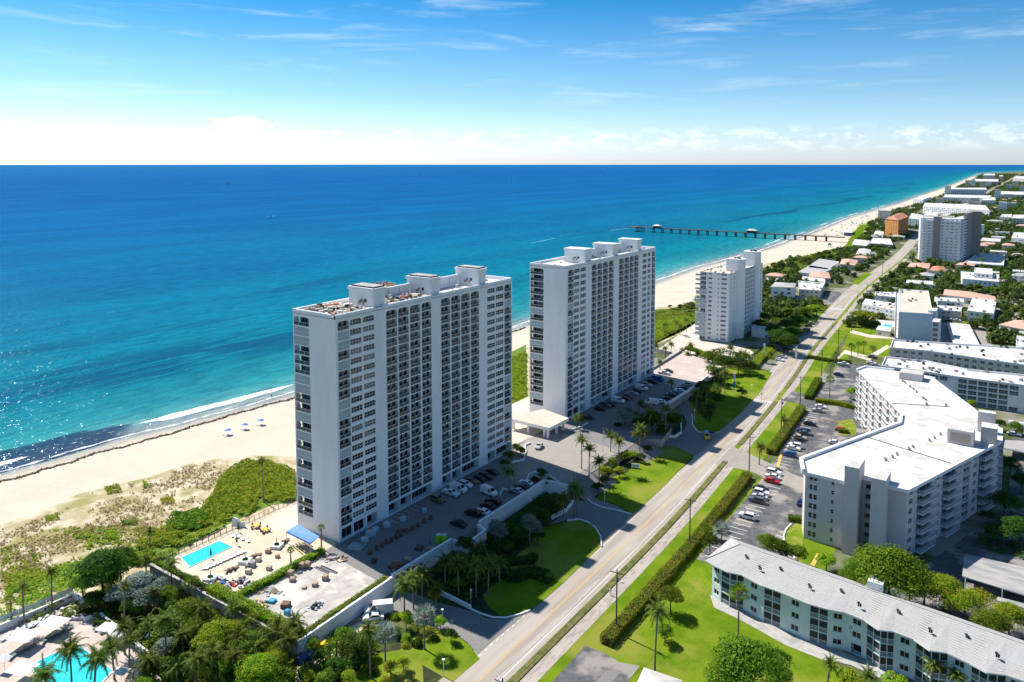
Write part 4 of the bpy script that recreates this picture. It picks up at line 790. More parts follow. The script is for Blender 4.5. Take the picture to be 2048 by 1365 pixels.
# hedges: clipped boxes of leaves
def hedge(px,w_,h_,label,mat=None,z=0.,dens=36,size=.17,world=False,core=True):
    P=px if world else [G(u,v,z) for u,v in px];pts=[];ns=[];b=MB()
    for (ax,ay),(cx,cy) in zip(P[:-1],P[1:]):
        d=Vector((cx-ax,cy-ay));L_=d.length;d/=L_;nn=Vector((-d.y,d.x));n=int(L_*(w_+2*h_)*dens);s=nr.uniform(0,L_,n);t=nr.uniform(0,w_+2*h_,n)
        top=(t>h_)&(t<h_+w_);side=np.where(t<=h_,-1,1);lat=np.where(top,t-h_-w_/2,side*w_/2);zz=np.where(top,h_,np.where(t<=h_,t,t-h_-w_));wob=nr.normal(0,.07,n)+(vno(s+ax,s*0+ay,1.3,9)-.5)*.35
        X=ax+d.x*s+nn.x*(lat+np.where(top,0,side*wob));Y=ay+d.y*s+nn.y*(lat+np.where(top,0,side*wob));Z_=z+zz+np.where(top,wob,0)
        pts.append(np.stack([X,Y,Z_],1));Nn=np.stack([np.where(top,0,side*nn.x),np.where(top,0,side*nn.y),np.where(top,1,.15)],1)+nr.normal(size=(n,3))*.5;ns.append(Nn)
        m=((ax+cx)/2,(ay+cy)/2);b.box((m[0],m[1],z+h_*.43),(L_+w_*.1,w_*.7,h_*.86),0,math.atan2(d.y,d.x))
        for ex,ey,sg in ((ax,ay,-1),(cx,cy,1)):
            n=int(w_*h_*dens);q=nr.uniform(-w_/2,w_/2,n);e=nr.normal(.12,.12,n);pts.append(np.stack([ex+sg*d.x*e+nn.x*q,ey+sg*d.y*e+nn.y*q,z+nr.uniform(0,h_*1.03,n)],1));ns.append(np.array([sg*d.x,sg*d.y,.2])+nr.normal(size=(n,3))*.5)
    t=thing('hedge',label,'hedge',(P[0][0],P[0][1],z));o=link('foliage',cards(np.concatenate(pts)-np.array([P[0][0],P[0][1],z]),np.concatenate(ns),size,'hedge',mat or LH),t)
    c=b.build('branches',M('hedge_core',(.02,.028,.008),rough=1.) if 'hc' not in globals() else hc,t,(-P[0][0],-P[0][1],-z));return t
hc=M('hedge_core',(.02,.028,.008),rough=1.)
yy=[136,150,165,180,195,210,225,238]
hedge([(smo(y)+15.4+(.0 if y<215 else .2),y) for y in yy],2.8,1.9,'long brownish clipped hedge between the near verge and the parking lot',world=True)
hedge([(smo(y)+17.2,y) for y in (262,275,290,305,318)],3.,2.1,'clipped green hedge beside the middle parking lot, up to the side drive',world=True)
hedge([(smo(y)+16.8,y) for y in (334,350,365)],3.,2.,'short clipped hedge beyond the side drive',LM,world=True)
hedge(W_([(1632,805),(1680,812),(1712,820)]),2.4,1.8,'cross hedge between the two parking lots under a round tree',LG,world=True)
hedge(W_([(1617,717),(1660,725),(1700,728)]),2.,1.8,'hedge along the park lawn by the upper parking lot',LM,world=True)
hedge(W_([(1678,866),(1696,868)]),1.5,1.5,'clipped hedge stub beside the red car',LM,world=True)
hedge(W_([(1578,1042),(1604,1046)]),1.8,1.6,'short clipped hedge on the grass wedge by the apartment corner',LM,world=True)
hedge([(-144.2,97.3),(-143.6,108),(-143.9,118),(-143.9,124.5)],1.7,1.3,'clipped green hedge between the pool terrace and the bare slab',LG,z=3.,world=True)
hedge([(-120.6,97.5),(-121.4,110),(-121.9,124)],1.2,1.1,'narrow hedge on the wall above the van ramp',LH,z=3.,world=True)
hedge([(-172,97.6),(-160,97.6),(-151,97.6)],1.4,1.2,'hedge on the tan wall below the pool, sea half',LM,z=3.,world=True)
hedge([(-151,98),(-138,98),(-128,98),(-121,97.8)],2.6,1.9,'thick bright hedge on the tan wall below the bare slab',LG,z=3.,world=True)
hedge(W_([(1100,1165),(1060,1150),(1030,1163),(1000,1150)]),3,2.,'rounded hedge in the dark garden at the edge of the shaded lawn',LD,world=True)
hedge(W_([(985,1165),(1010,1130),(1060,1128),(1068,1118)]),2.4,1.5,'long curved low hedge along the shaded lawn',LD,world=True)
hedge(W_([(1372,700),(1390,704),(1430,722)],3),1.8,2.,'bright hedge behind the sunny paved court',LG,z=3.,world=True)
hedge(W_([(1505,740),(1525,715),(1545,695)]),4,1.8,'broad yellowish hedge sloping beside the street parking',LY,world=True)
hedge(W_([(600,1008),(640,1030)],3),1.2,1.,'little hedge at the sea corner of the nearest tower',LH,z=3.,world=True)
# ------------------------------------------------------------------ other buildings
BALG=M('balcony_glass',(.26,.32,.34),(.20,.26,.28),.8,rough=.3)
FOOT=[[(-162,129),(-143,129),(-143,209),(-162,209)],[(-162,243),(-143,243),(-143,325),(-162,325)]]
def proju(x,y,z):
    c,s=math.cos(PH),math.sin(PH);X=x*c+y*s;Y=-x*s+y*c;Zz=z-H;return CX+F*X/(Y*math.cos(PIT)-Zz*math.sin(PIT))
def sU(p0,p1,u,z):      # distance along p0-p1 whose vertical stands in picture column u
    lo,hi=0.,1.;L_=math.dist(p0,p1);f=lambda t:proju(p0[0]+(p1[0]-p0[0])*t,p0[1]+(p1[1]-p0[1])*t,z)
    up=f(1)>f(0)
    for _ in range(40):
        m=(lo+hi)/2
        if (f(m)<u)==up: lo=m
        else: hi=m
    return lo*L_
def ccw(P): return P if sum(P[i][0]*P[(i+1)%len(P)][1]-P[(i+1)%len(P)][0]*P[i][1] for i in range(len(P)))>0 else P[::-1]
def seen(a,c):
    m=((a[0]+c[0])/2,(a[1]+c[1])/2);d=(c[0]-a[0],c[1]-a[1]);n=(d[1],-d[0]);return n[0]*(-m[0])+n[1]*(-m[1])>0
def autoops(L_,z0,fl,fh,sp,w_,h_,sill,kind='win',q={},skip=0.,marg=1.2):
    n=max(1,int((L_-2*marg+sp-w_)/sp)) if L_>w_+2*.4 else 0;o=[];st=(L_-(n*sp-(sp-w_)))/2
    for f in range(fl):
        for i in range(n):
            if rnd.random()<skip: continue
            u=st+i*sp;o.append((u,u+w_,z0+f*fh+sill,z0+f*fh+sill+h_,kind,dict(q)))
    return o
def block(name,label,px,z,fl,wall=W,cat='building',par=.5,style=None,sp=3.4,w_=1.7,h_=1.3,group=None,hip=0.,roofm=None,zb=0.,world=False,over=.6,skip=.06,edges=None,rise=None):
    P=ccw(px if world else [G(u,v,z) for u,v in px]);FOOT.append(P);B=Bld(name,label,cat,(P[0][0],P[0][1],zb),wall,group);fh=(z-zb-.3)/fl;n=len(P)
    for i in range(n):
        a,c=P[i],P[(i+1)%n];L_=math.dist(a,c);ops=[]
        if seen(a,c) and L_>2.5 and (edges is None or i in edges):
            st=style(i,L_) if callable(style) else style
            if st=='bay': ops=autoops(L_,zb,fl,fh,max(3.4,sp),max(3.4,sp)-.5,fh-.5,.15,'bay',dict(d=1.1,rail='bars'),skip)
            elif st=='none': ops=[]
            elif st=='band': ops=autoops(L_,zb,fl,fh,L_-.6,L_-1.2,fh*.5,fh*.35,'open',dict(d=.8))
            else: ops=autoops(L_,zb,fl,fh,sp,w_,h_,.9,'win',dict(nx=2,ny=1 if h_<1.2 else 2),skip)
        B.wall(a,c,zb,z,ops,.18)
        if any(o[4]=='open' for o in ops):
            b=MB()
            for o in ops:
                d=(Vector(c)-Vector(a)).normalized();nn=Vector((d.y,-d.x));p=Vector(a)+d*o[0]-nn*.8;q=Vector(a)+d*o[1]-nn*.8;b.add([B.P(p,o[2]),B.P(q,o[2]),B.P(q,o[3]),B.P(p,o[3])],[(0,1,2,3)])
            b.build('window_band',GLASS,B.r)
    B.done()
    if hip:
        ctr=Vector((sum(p[0] for p in P)/n,sum(p[1] for p in P)/n));E=[]
        for p in P: v=Vector(p[:2])-ctr;E.append(ctr+v*(1+over/v.length))
        b=MB()
        if n==4:
            l0=(E[1]-E[0]).length;l1=(E[2]-E[1]).length
            if l0>l1: r0=(E[0]+E[3])/2;r1=(E[1]+E[2])/2;k=l1/2/l0;ra=r0.lerp(r1,k);rb=r0.lerp(r1,1-k);fs=[(0,1,5,4),(1,2,5),(2,3,4,5),(3,0,4)]
            else: r0=(E[0]+E[1])/2;r1=(E[3]+E[2])/2;k=l0/2/l1;ra=r0.lerp(r1,k);rb=r0.lerp(r1,1-k);fs=[(0,1,4),(1,2,5,4),(2,3,5),(3,0,4,5)]
            vs=[(*B.P(e,z-.1),) for e in E]+[B.P(ra,z+hip),B.P(rb,z+hip)]
            b.add(vs,fs);b.add(vs[:4],[(3,2,1,0)])
        else:
            vs=[B.P(e,z-.1) for e in E]+[B.P(ctr,z+hip)];b.add(vs,[(i,(i+1)%n,n) for i in range(n)]);b.add(vs[:n],[tuple(range(n))[::-1]])
        b.build('roof',roofm or TILEG,B.r)
    else: B.roof(P,z-.3 if par>.3 else z-.05,par,.28,roofm)
    B.P_=P;return B
def roofunits(B,n,z,seed,s=1.,mats=None,single=False):
    g=random.Random(seed);P=B.P_;b=MB();xs=[p[0] for p in P];ys=[p[1] for p in P];k=0;mats=mats or [METAL,DARK]
    for i in range(3):
        if ('ru',i,mats[i%2].name) not in _wm: bb=MB();bb.box((0,0,.4),((1.,.8,1.3)[i],.9,.8));bb.tube([(0,0,.8),(0,0,.9)],.32,8,0);_wm[('ru',i,mats[i%2].name)]=bb.mesh('roof_unit',mats[i%2])
    while k<n:
        x=g.uniform(min(xs),max(xs));y=g.uniform(min(ys),max(ys))
        if not inpoly(P,np.array([x]),np.array([y]))[0]: continue
        i=g.randrange(3);o=link('roof_unit',_wm[('ru',i,mats[i%2].name)],B.r,B.P((x,y),z),g.uniform(0,3));o.scale=(s,s,s*g.uniform(.7,1.2));k+=1
# --- the pinkish boomerang apartment block
DP=[(-48.4,207.),(-38.4,206.6),(-38.3,209.9),(-28.8,210.3),(-24.6,210.),(-7.4,263.6),(-7.8,275.),(-30.9,325.3),(-45.2,329.3),(-54.6,327.8),(-56.2,321.6),(-33.4,271.4),(-32.6,262.4),(-50.4,213.4)]
FOOT.append(DP);D=Bld('apartment_block','pinkish six storey apartment block with a bent white roof beside the parking lot','apartment block',(-35,250,0),PINKW);zt=18.4;fh=2.56
for i in range(len(DP)):
    a,c=DP[i],DP[(i+1)%len(DP)];L_=math.dist(a,c);ops=[]
    if i==0:
        for f in range(7):
            zb=.35+f*fh
            for u,w_ in((1.0,.95),(2.15,.95)): ops.append((u,u+w_,zb+.75,zb+2.15,'win',dict(nx=1,ny=2,g=0 if f!=5 else 2)))
            ops.append((6.6,7.35,zb+.8,zb+1.9,'win',dict(nx=1,ny=2)))
    if i==2:
        for f in range(7): zb=.35+f*fh;ops.append((4.2,5.6,zb+.4,zb+1.7,'dark',dict(d=.5)))
    if i==4:
        U=lambda u: sU(a,c,u,12.)
        for f in range(7):
            zb=.35+f*fh
            def wn(u0,u1,hh=1.35): ops.append((U(u0),U(u1),zb+.7,zb+.7+hh,'win',dict(nx=2,ny=2)))
            for u0,u1 in((1817,1825),(1871,1878.5),(1914,1922),(1946,1953)): wn(u0,u1)
            for u0,u1 in((1834,1859),(1885,1908.5),(1957,1982)): ops.append((U(u0),U(u1),zb+.1,zb+2.25,'bay2',dict(d=.5,g=0)))
            ops.append((U(1926),U(1939.5),zb+.1,zb+2.3,'bay',dict(d=1.2,rail='bars')))
    if i==10:
        for f in range(7):
            zb=.35+f*fh
            for k in range(6): ops.append((2+k*8.6,4.2+k*8.6,zb+.1,zb+2.1,'door',{}));ops.append((6+k*8.6,7.4+k*8.6,zb+.8,zb+2.1,'win',{}))
    if i==5: 
        for f in range(7): ops.append((1.,9.5,.35+f*fh+.1,.35+f*fh+2.3,'bay',dict(d=1.,rail='bars')))
    D.wall(a,c,0,zt,ops,.2)
D.done()
def balc(B,p0,p1,s,w_,z,dep=1.5,name='balcony'):
    k=('balc',round(w_,1),dep)
    if k not in _wm:
        b=MB();b.b2(0,w_,-dep,0,-.16,0,0)
        def side(x0,y0,x1,y1):
            L_=math.hypot(x1-x0,y1-y0);n=max(2,int(L_/.42))
            b.box(((x0+x1)/2,(y0+y1)/2,1.02),(abs(x1-x0)+.06,abs(y1-y0)+.06,.07),0);b.box(((x0+x1)/2,(y0+y1)/2,.1),(abs(x1-x0)+.04,abs(y1-y0)+.04,.05),0)
            for i in range(n+1): x=x0+(x1-x0)*i/n;y=y0+(y1-y0)*i/n;b.box((x,y,.55),(.035,.035,.9),0)
        side(.05,-dep+.05,w_-.05,-dep+.05);side(.05,-dep+.12,.05,-.03);side(w_-.05,-dep+.12,w_-.05,-.03);b.add([(.08,-dep+.07,.14),(w_-.08,-dep+.07,.14),(w_-.08,-dep+.07,.98),(.08,-dep+.07,.98)],[(0,1,2,3)],1);_wm[k]=b.mesh(name,[FRM,BALG])
    d=(Vector(p1)-Vector(p0)).normalized();q=Vector(p0)+d*s;return link(name,_wm[k],B.r,B.P(q,z),math.atan2(d.y,d.x))
a,c=DP[4],DP[5]
for f in range(7):
    z=.45+f*fh
    for u0,u1 in((1832,1862),(1883,1911),(1956,1984)):
        s0,s1=sU(a,c,u0,12.),sU(a,c,u1,12.);balc(D,a,c,s0,s1-s0,z,1.7)
    balc(D,DP[5],DP[6],1.,9.5,z,1.5)
    for k in range(6): balc(D,DP[10],DP[11],1.4+k*8.6,3.4,z,1.5)
D.roof([(DP[0][0]-.3,DP[0][1]-.9)]+[(-37.6,205.7),(-37.6,209.3),(-28.6,209.3),(-24.2,209.1),(-6.6,263.2),(-7.,275.4),(-30.4,326.1),(-45.2,330.2),(-55.3,328.6),(-57.1,321.8),(-34.2,271.3),(-33.3,262.2),(-51.2,213.6)],zt+.35,.0,.3)
b=MB()
def rim(P,z0,z1,t):
    b=MB()
    for p,q in zip(P[:-1],P[1:]):
        p=Vector(p);q=Vector(q);m=(p+q)/2;d=q-p;r=D.P(m);b.box((r[0],r[1],(z0+z1)/2),(d.length+t*.8,t,z1-z0-.003*len(b.v)%.01),0,math.atan2(d.y,d.x))
    b.build('roof_edge',W,D.r)
rim([(-33.3,262.2),(-51.2,213.6),(-48.7,206.1)],zt-.2,zt+1.15,.8);rim([(-34.2,271.3),(-33.3,262.2)],zt-.2,zt+1.1,.8)
rim([(-57.1,321.8),(-55.3,328.6),(-45.2,330.2)],zt,zt+1.,.6);rim([(-40,329),(-30.4,326.1)],zt,zt+.8,.5)
rim([(-48.4,206.05),(-37.6,205.65),(-37.55,209.1)],zt-.5,zt+.42,.35);rim([(-28.7,209.1),(-24.2,209.0),(-6.5,263.2),(-6.9,275.4)],zt-.5,zt+.42,.4)
def rbox(name,x0,x1,y0,y1,z0,z1,m=PINKW,par=None,B=D,top=W2):
    b=MB();q=B.P((x0,y0),z0);q2=B.P((x1,y1),z1);b.prism([(q[0],q[1]),(q2[0],q[1]),(q2[0],q2[1]),(q[0],q2[1])],q[2],q2[2],0,1);return b.build(name,[m,top],par or B.r)
rbox('stair_tower',-38.3,-34.9,204.6,212.4,0,23.2);rbox('stair_tower',-32.1,-28.7,205.2,212.5,0,21.3)
lb=rbox('lift_house',-19.6,-13.,252,259,zt+.3,zt+4.6)
for k,(xx,yy) in enumerate(((-16.3,251.9),)): 
    b=MB()
    for i in range(6): b.b2(*[v for p in zip(D.P((-18.9,251.85)),D.P((-13.7,251.95))) for v in p][:4],zt+1.+i*.5,zt+1.22+i*.5,0)
    b.build('louvre',CARD,lb)
rbox('lift_house',-11.6,-7.6,258,263,zt+.3,zt+5.,CREAM);rbox('lift_house',-13,-8.5,268,270.5,zt+.3,zt+6.6)
rbox('roof_hut',-41.5,-33.8,318,324.5,zt+.3,zt+3.)
def vents(B,pts,z,mat=METAL,par=None):
    for p in pts:
        q=B.P(p,z);b=MB();b.tube([(0,0,0),(0,0,.7)],.14,6,0);b.box((0,0,.8),(.5,.5,.2),0);b.box((.35,.1,.3),(.3,.25,.6),0,.6);b.build('roof_vent',mat,par or B.r,q)
vents(D,[G(u,v,zt+.35) for u,v in((1770,922),(1784,916),(1793,911),(1817,900),(1825,896),(1858,883),(1868,878),(1880,871),(1804,764),(1809,767),(1819,775),(1826,780),(1832,786),(1845,798),(1850,801),(1852,810),(1891,812))],zt+.35)
b=MB()
for p,q in (((1732,874),(1901,927)),((1784,807),(1900,814))):
    p=D.P(G(*p,zt+.4),zt+.38);q=D.P(G(*q,zt+.4),zt+.38);b.box(((p[0]+q[0])/2,(p[1]+q[1])/2,zt+.42),(math.hypot(q[0]-p[0],q[1]-p[1]),.22,.16),0,math.atan2(q[1]-p[1],q[0]-p[0]))
b.build('roof_joint',DARK,D.r)
# --- grey tiled three storey garden apartments
EV=W_([(1409.5,1118.7),(1432,1133),(1455,1144),(1484,1150),(1523,1171),(1558,1183.5),(1615,1207),(1653,1218),(1691,1225),(1729,1240.5),(1757,1259.5),(1786,1262.7),(1827,1278.5),(1859,1300.7),(1893.7,1305.5),(1938,1326),(1972.8,1345),(2010.8,1349.7),(2048,1362)],8.8)+[(5,155.8),(9,156.2),(14,154.6)]
FW=[(p[0]+(.9 if i<2 else .25),p[1]+.95) for i,p in enumerate(EV)];FW[0]=(-58.9,166.6)
GA=Bld('garden_apartments','three storey pale aqua apartments under a long grey tiled roof with a wavy eave','apartment building',(-30,165,0),AQUA);fh=2.72;bal=0
balr=[(1434,1486),(1519,1562),(1606,1656),(1727,1788),(1826,1896),(1937,2012),(2100,2160)]
for i in range(len(FW)-1):
    a,c=FW[i],FW[i+1];L_=math.dist(a,c);um=proju((a[0]+c[0])/2,(a[1]+c[1])/2,5.);ops=[]
    isb=any(x<um<y for x,y in balr)
    for f in range(3):
        zb=.1+f*fh
        if isb:
            n=max(1,round(L_/1.75))
            for k in range(n): u0=.06+k*(L_-.12)/n;ops.append((u0+.03,u0+(L_-.12)/n-.03,zb+.1,zb+fh-.14,'screen',dict(d=.12)))
        elif L_>2.6:
            if 1691<um<1729 and f==0: ops.append((.8,L_-.8,zb,zb+2.3,'dark',dict(d=1.5)))
            else: ops.append((L_/2-.85,L_/2+.85,zb+.95,zb+2.15,'win',dict(nx=2,ny=1,g=0)))
    GA.wall(a,c,0,8.45,ops,.15)
GA.wall((-58.2,179),(-58.9,166.6),0,8.45,[(3+k*4,4.4+k*4,f*fh+1,f*fh+2.2,'win',{}) for k in range(2) for f in range(3)]);GA.wall((14,168.),(-58.2,179),0,8.45,[])
GA.done()
b=MB();RG=[(-54.6,173.)]+[(-54.6+(68.6)*k/18,173.-8.7*k/18) for k in range(1,19)]
BK=[(-58.8,179.)]+[(-58.8+(74)*k/18,179.-9.7*k/18) for k in range(1,19)]
def xq(P,f): n=len(P)-1;i=min(int(f*n),n-1);t=f*n-i;return (P[i][0]*(1-t)+P[i+1][0]*t,P[i][1]*(1-t)+P[i+1][1]*t)
m_=len(EV)
for i in range(m_-1):
    f0=max(0,(EV[i][0]+54.6)/68.6);f1=max(0,min(1,(EV[i+1][0]+54.6)/68.6));r0=xq(RG,min(1,f0));r1=xq(RG,f1)
    b.add([GA.P(EV[i],8.75),GA.P(EV[i+1],8.75),GA.P(r1,10.9),GA.P(r0,10.9)],[(0,1,2,3)])
    b.add([GA.P(EV[i],8.5),GA.P(EV[i+1],8.5),GA.P(EV[i+1],8.752),GA.P(EV[i],8.752)],[(0,1,2,3)],1)
    # tile courses: low steps that follow the slope
    for k in range(1,14):
        t=k/14;p=Vector(GA.P(EV[i],8.75)).lerp(Vector(GA.P(r0,10.9)),t);q=Vector(GA.P(EV[i+1],8.75)).lerp(Vector(GA.P(r1,10.9)),t);up=Vector((0,0,.03));dn=(Vector(GA.P(EV[i],8.75))-Vector(GA.P(r0,10.9))).normalized()*.35
        if (q-p).length>.05: b.add([p+dn*0,q+dn*0,q-dn*1.2+up*.3,p-dn*1.2+up*.3,p+up,q+up],[(0,1,5,4),(4,5,2,3)],0)
b.add([GA.P(p,10.9) for p in RG]+[GA.P(p,8.75) for p in BK],[(i,i+1,19+i+1,19+i)[::1] for i in range(18)],0)
b.add([GA.P(EV[0],8.75),GA.P(RG[0],10.9),GA.P(BK[0],8.75)],[(0,1,2)],0)
for p,q in zip(RG[:-1],RG[1:]): b.tube([GA.P(p,10.93),GA.P(q,10.93)],.13,5,0,False)
b.tube([GA.P(EV[0],8.82),GA.P(RG[0],10.95),GA.P(BK[0],8.82)],.13,5,0,False)
b.build('roof',[TILEG,W],GA.r)
vents(GA,[(x,172.6-(x+54)*.127-3.2-(i%2)*2.6) for i,x in enumerate((-52,-48,-44,-37,-31,-27,-20,-14,-8,-3))],9.9,DARK)
rbox('roof_hut',-26.8,-23.8,171.5,174.4,8,11.6,W,B=GA)
# --- long slabs behind
E1=block('apartment_slab','cream three storey apartment slab with small balconies, upper one of the two long slabs',[(1780.5,696),(1857.4,703),(2048,731),(2110,741),(2110,708),(2048,697),(1785.6,680.5)],11.3,4,CREAM,'apartment building',.7,lambda i,L_:'mix',3.2,1.8,1.2)
roofunits(E1,34,11.1,3)
E2P=[(1763,733),(1830,741),(1907.7,754),(2048,772),(2110,780),(2110,762),(2048,751),(1935,740),(1851,722.6),(1771,715)]
E2=block('apartment_slab','grey white apartment slab with long blue shaded galleries, lower one of the two long slabs',E2P,11.3,5,W,'apartment building',.7,lambda i,L_:'bay' if L_>12 else None,3.6,1.8,1.2)
roofunits(E2,26,11.1,5)
# --- tan roofed block with a blank blue grey wall
GB_=block('apartment_block','blue grey five storey block with a blank end wall and a flat tan roof',[(1798,624),(1865.6,628),(1856.4,582),(1798,578)],16.6,6,BLUEW,'apartment block',.35,lambda i,L_:'none' if L_<22 else 'bay',4.,2,1.4,roofm=SANDL)
P=GB_.P_;roofunits(GB_,10,16.4,8)
a,c=[(P[i],P[(i+1)%4]) for i in range(4) if seen(P[i],P[(i+1)%4]) and P[i][0]<-58 and P[(i+1)%4][0]<-58][0] if any(seen(P[i],P[(i+1)%4]) and P[i][0]<-58 and P[(i+1)%4][0]<-58 for i in range(4)) else (P[3],P[0])
d=Vector(c)-Vector(a);L_=d.length;sgn=1
for f in range(6):
    for k in range(int(L_/7)): balc(GB_,a,c,1+k*7,6.2,.4+f*2.7,1.9)
x=max(p[0] for p in P);rbox('stair_tower',-45.2,-41.8,458,468,0,16.6,BLUEW,B=GB_);rbox('stair_tower',-50,-46.2,486,496,0,17.6,BLUEW,B=GB_)
for f in range(6): link('window',winmesh(2.6,2.,1,1,1),GB_.r,GB_.P((-44.8,457.96),.5+f*2.7),0)
# --- white stepped beach tower
CP=ccw([(-158.,415.4),(-141.2,416.6),(-140.2,474.9),(-157.,474.)]);FOOT.append(CP)
C=Bld('apartment_tower','white tower with rounded shafts on the sand lot past the two big towers','apartment tower',(-149,415,0),W);fh=2.62;zt=39.3
for i in range(4):
    a,c=CP[i],CP[(i+1)%4];L_=math.dist(a,c);ops=[]
    if abs(a[1]-c[1])<2 and a[1]<420:
        for f in range(15):
            zb=.3+f*fh;q=dict(nx=2,ny=2)
            ops.append((5.2,7.1,zb+.9,zb+2.,'win',q));ops.append((10.4,11.1,zb+.9,zb+1.7,'win',dict(nx=1,ny=1)))
            ops.append((12.4,15.3,zb+.9,zb+2.,'win',dict(nx=3,ny=2,arch=.5 if f==14 else 0)))
            if f in(0,6,9,11,12,13,14): ops.append((.8,3.6,zb+.1,zb+2.2,'door',{}))
    elif a[0]>-150 and c[0]>-150:
        for f in range(15):
            zb=.3+f*fh
            for u in(3.,8.): ops.append((u,u+.9,zb+.9,zb+2.,'win',dict(nx=1,ny=2)))
            for k in range(7): ops.append((20+k*3.3,22.7+k*3.3,zb+.15,zb+2.3,'bay',dict(d=1.1,rail='bars')))
            for k in range(2): ops.append((50+k*3.2,52.6+k*3.2,zb+.15,zb+2.3,'bay',dict(d=1.1)))
    C.wall(a,c,0,zt,ops,.2)
C.done();C.P_=CP;C.roof(CP,zt-.4,.35,.3,SANDL);roofunits(C,22,zt-.4,4,.9,[METAL,CARD])
for f in range(15):
    a=CP[0]
    if f not in(0,6,9,11,12,13,14): 
        o=link('shutter',shutmesh(5.2,1.9),C.r,C.P((-159.6,414.),.5+f*fh));
        b=MB();b.b2(0,5.2,.05,1.5,-.15,-.02);b.b2(0,.08,.06,1.5,0,1.9);b.build('balcony',FRM,C.r,C.P((-159.6,414.),.5+f*fh))
    elif f: balc(C,(-160.2,415.4),(-154,415.4),.3,5.,.4+f*fh,1.5)
for (y0,y1,z1) in((429,437.5,46.),(459,467,47.5)):
    b=MB();q=C.P((-141.5,(y0+y1)/2));r=(y1-y0)/2
    pl=[(q[0]-6,q[1]-r),(q[0]+.3,q[1]-r)]+[(q[0]+.3+r*.8*math.cos(t),q[1]+r*math.sin(t)) for t in np.linspace(-1.3,1.3,9)]+[(q[0]+.3,q[1]+r),(q[0]-6,q[1]+r)]
    b.prism(pl,0,z1);sh=b.build('shaft',W,C.r);boxes('roof_gear',[((q[0]-2+i*1.4,q[1]-1+i%2,z1+.35),(1,1.6,.7)) for i in range(3)],DARK,sh)
canp=block('entrance_canopy','low canopy roof in the shade at the foot of the rounded white tower',[(1503,660),(1530,664),(1537,655),(1507,650)],4,1,W,'canopy',.2,'none')
# --- far curved tower
T1=W_([(1842,435.6),(1922.4,439),(1942.5,433.4)],45.5);T1=[T1[0],T1[1],T1[2]];dv=Vector((-.25,1)).normalized()
FT=T1+[(T1[2][0]-6,T1[2][1]+26),(T1[1][0]-8,T1[1][1]+22),(T1[0][0]-4,T1[0][1]+22)]
ft=block('apartment_tower','far white curved tower with ribbon balconies between two taupe shafts',FT,45.5,15,W,'apartment tower',.4,lambda i,L_:'ribbon' if L_>25 else None,4.2,1.6,1.1,world=True)
for a,c in ((T1[0],T1[1]),(T1[1],T1[2])):
    L_=math.dist(a,c);d=(Vector(c)-Vector(a)).normalized();nn=Vector((d.y,-d.x));an=math.atan2(d.y,d.x);b=MB();b.b2(0,L_,-1.6,-.02,-.12,.12);b.b2(0,L_,-1.62,-1.5,.12,1.15)
    me=b.mesh('ribbon_balcony',W)
    for f in range(15): link('ribbon_balcony',me,ft.r,ft.P(a,.2+f*3.01),an)
def shaft(B,u0,u1,p0,p1,z,zt_,dep,mat):
    s0,s1=sU(p0,p1,u0,z),sU(p0,p1,u1,z);d=(Vector(p1)-Vector(p0)).normalized();nn=Vector((d.y,-d.x));a=Vector(p0)+d*s0;c=Vector(p0)+d*s1
    b=MB();b.prism([B.P(a+nn*2.2)[:2],B.P(c+nn*2.2)[:2],B.P(c-nn*dep)[:2],B.P(a-nn*dep)[:2]],0,zt_);b.build('shaft',mat,B.r)
shaft(ft,1867,1880,T1[0],T1[1],30,47.2,6,TAUPE);shaft(ft,1930,1942.4,T1[1],T1[2],30,50.5,2,TAUPE)
b=MB();x,y=T1[2];q=ft.P((x,y));b.prism([(q[0]-1,q[1]-4),(q[0]+9.5,q[1]-1),(q[0]+7,q[1]+18),(q[0]-4,q[1]+16)],0,51);b.build('shaft',TAUPE,ft.r)
block('parking_podium','low flat parking deck in the far tower shade',[(1926,527),(2007,532),(2010,511),(1958,507)],5,1,W,'parking deck',.8,'band')
ob=block('hotel','ochre hotel with red tiled roof near the beach',[(1771,438),(1797,441),(1817,433),(1796,427)],25,8,ORANGE,'hotel',0,None,5,2,1.6,hip=4,roofm=TILER,over=1)
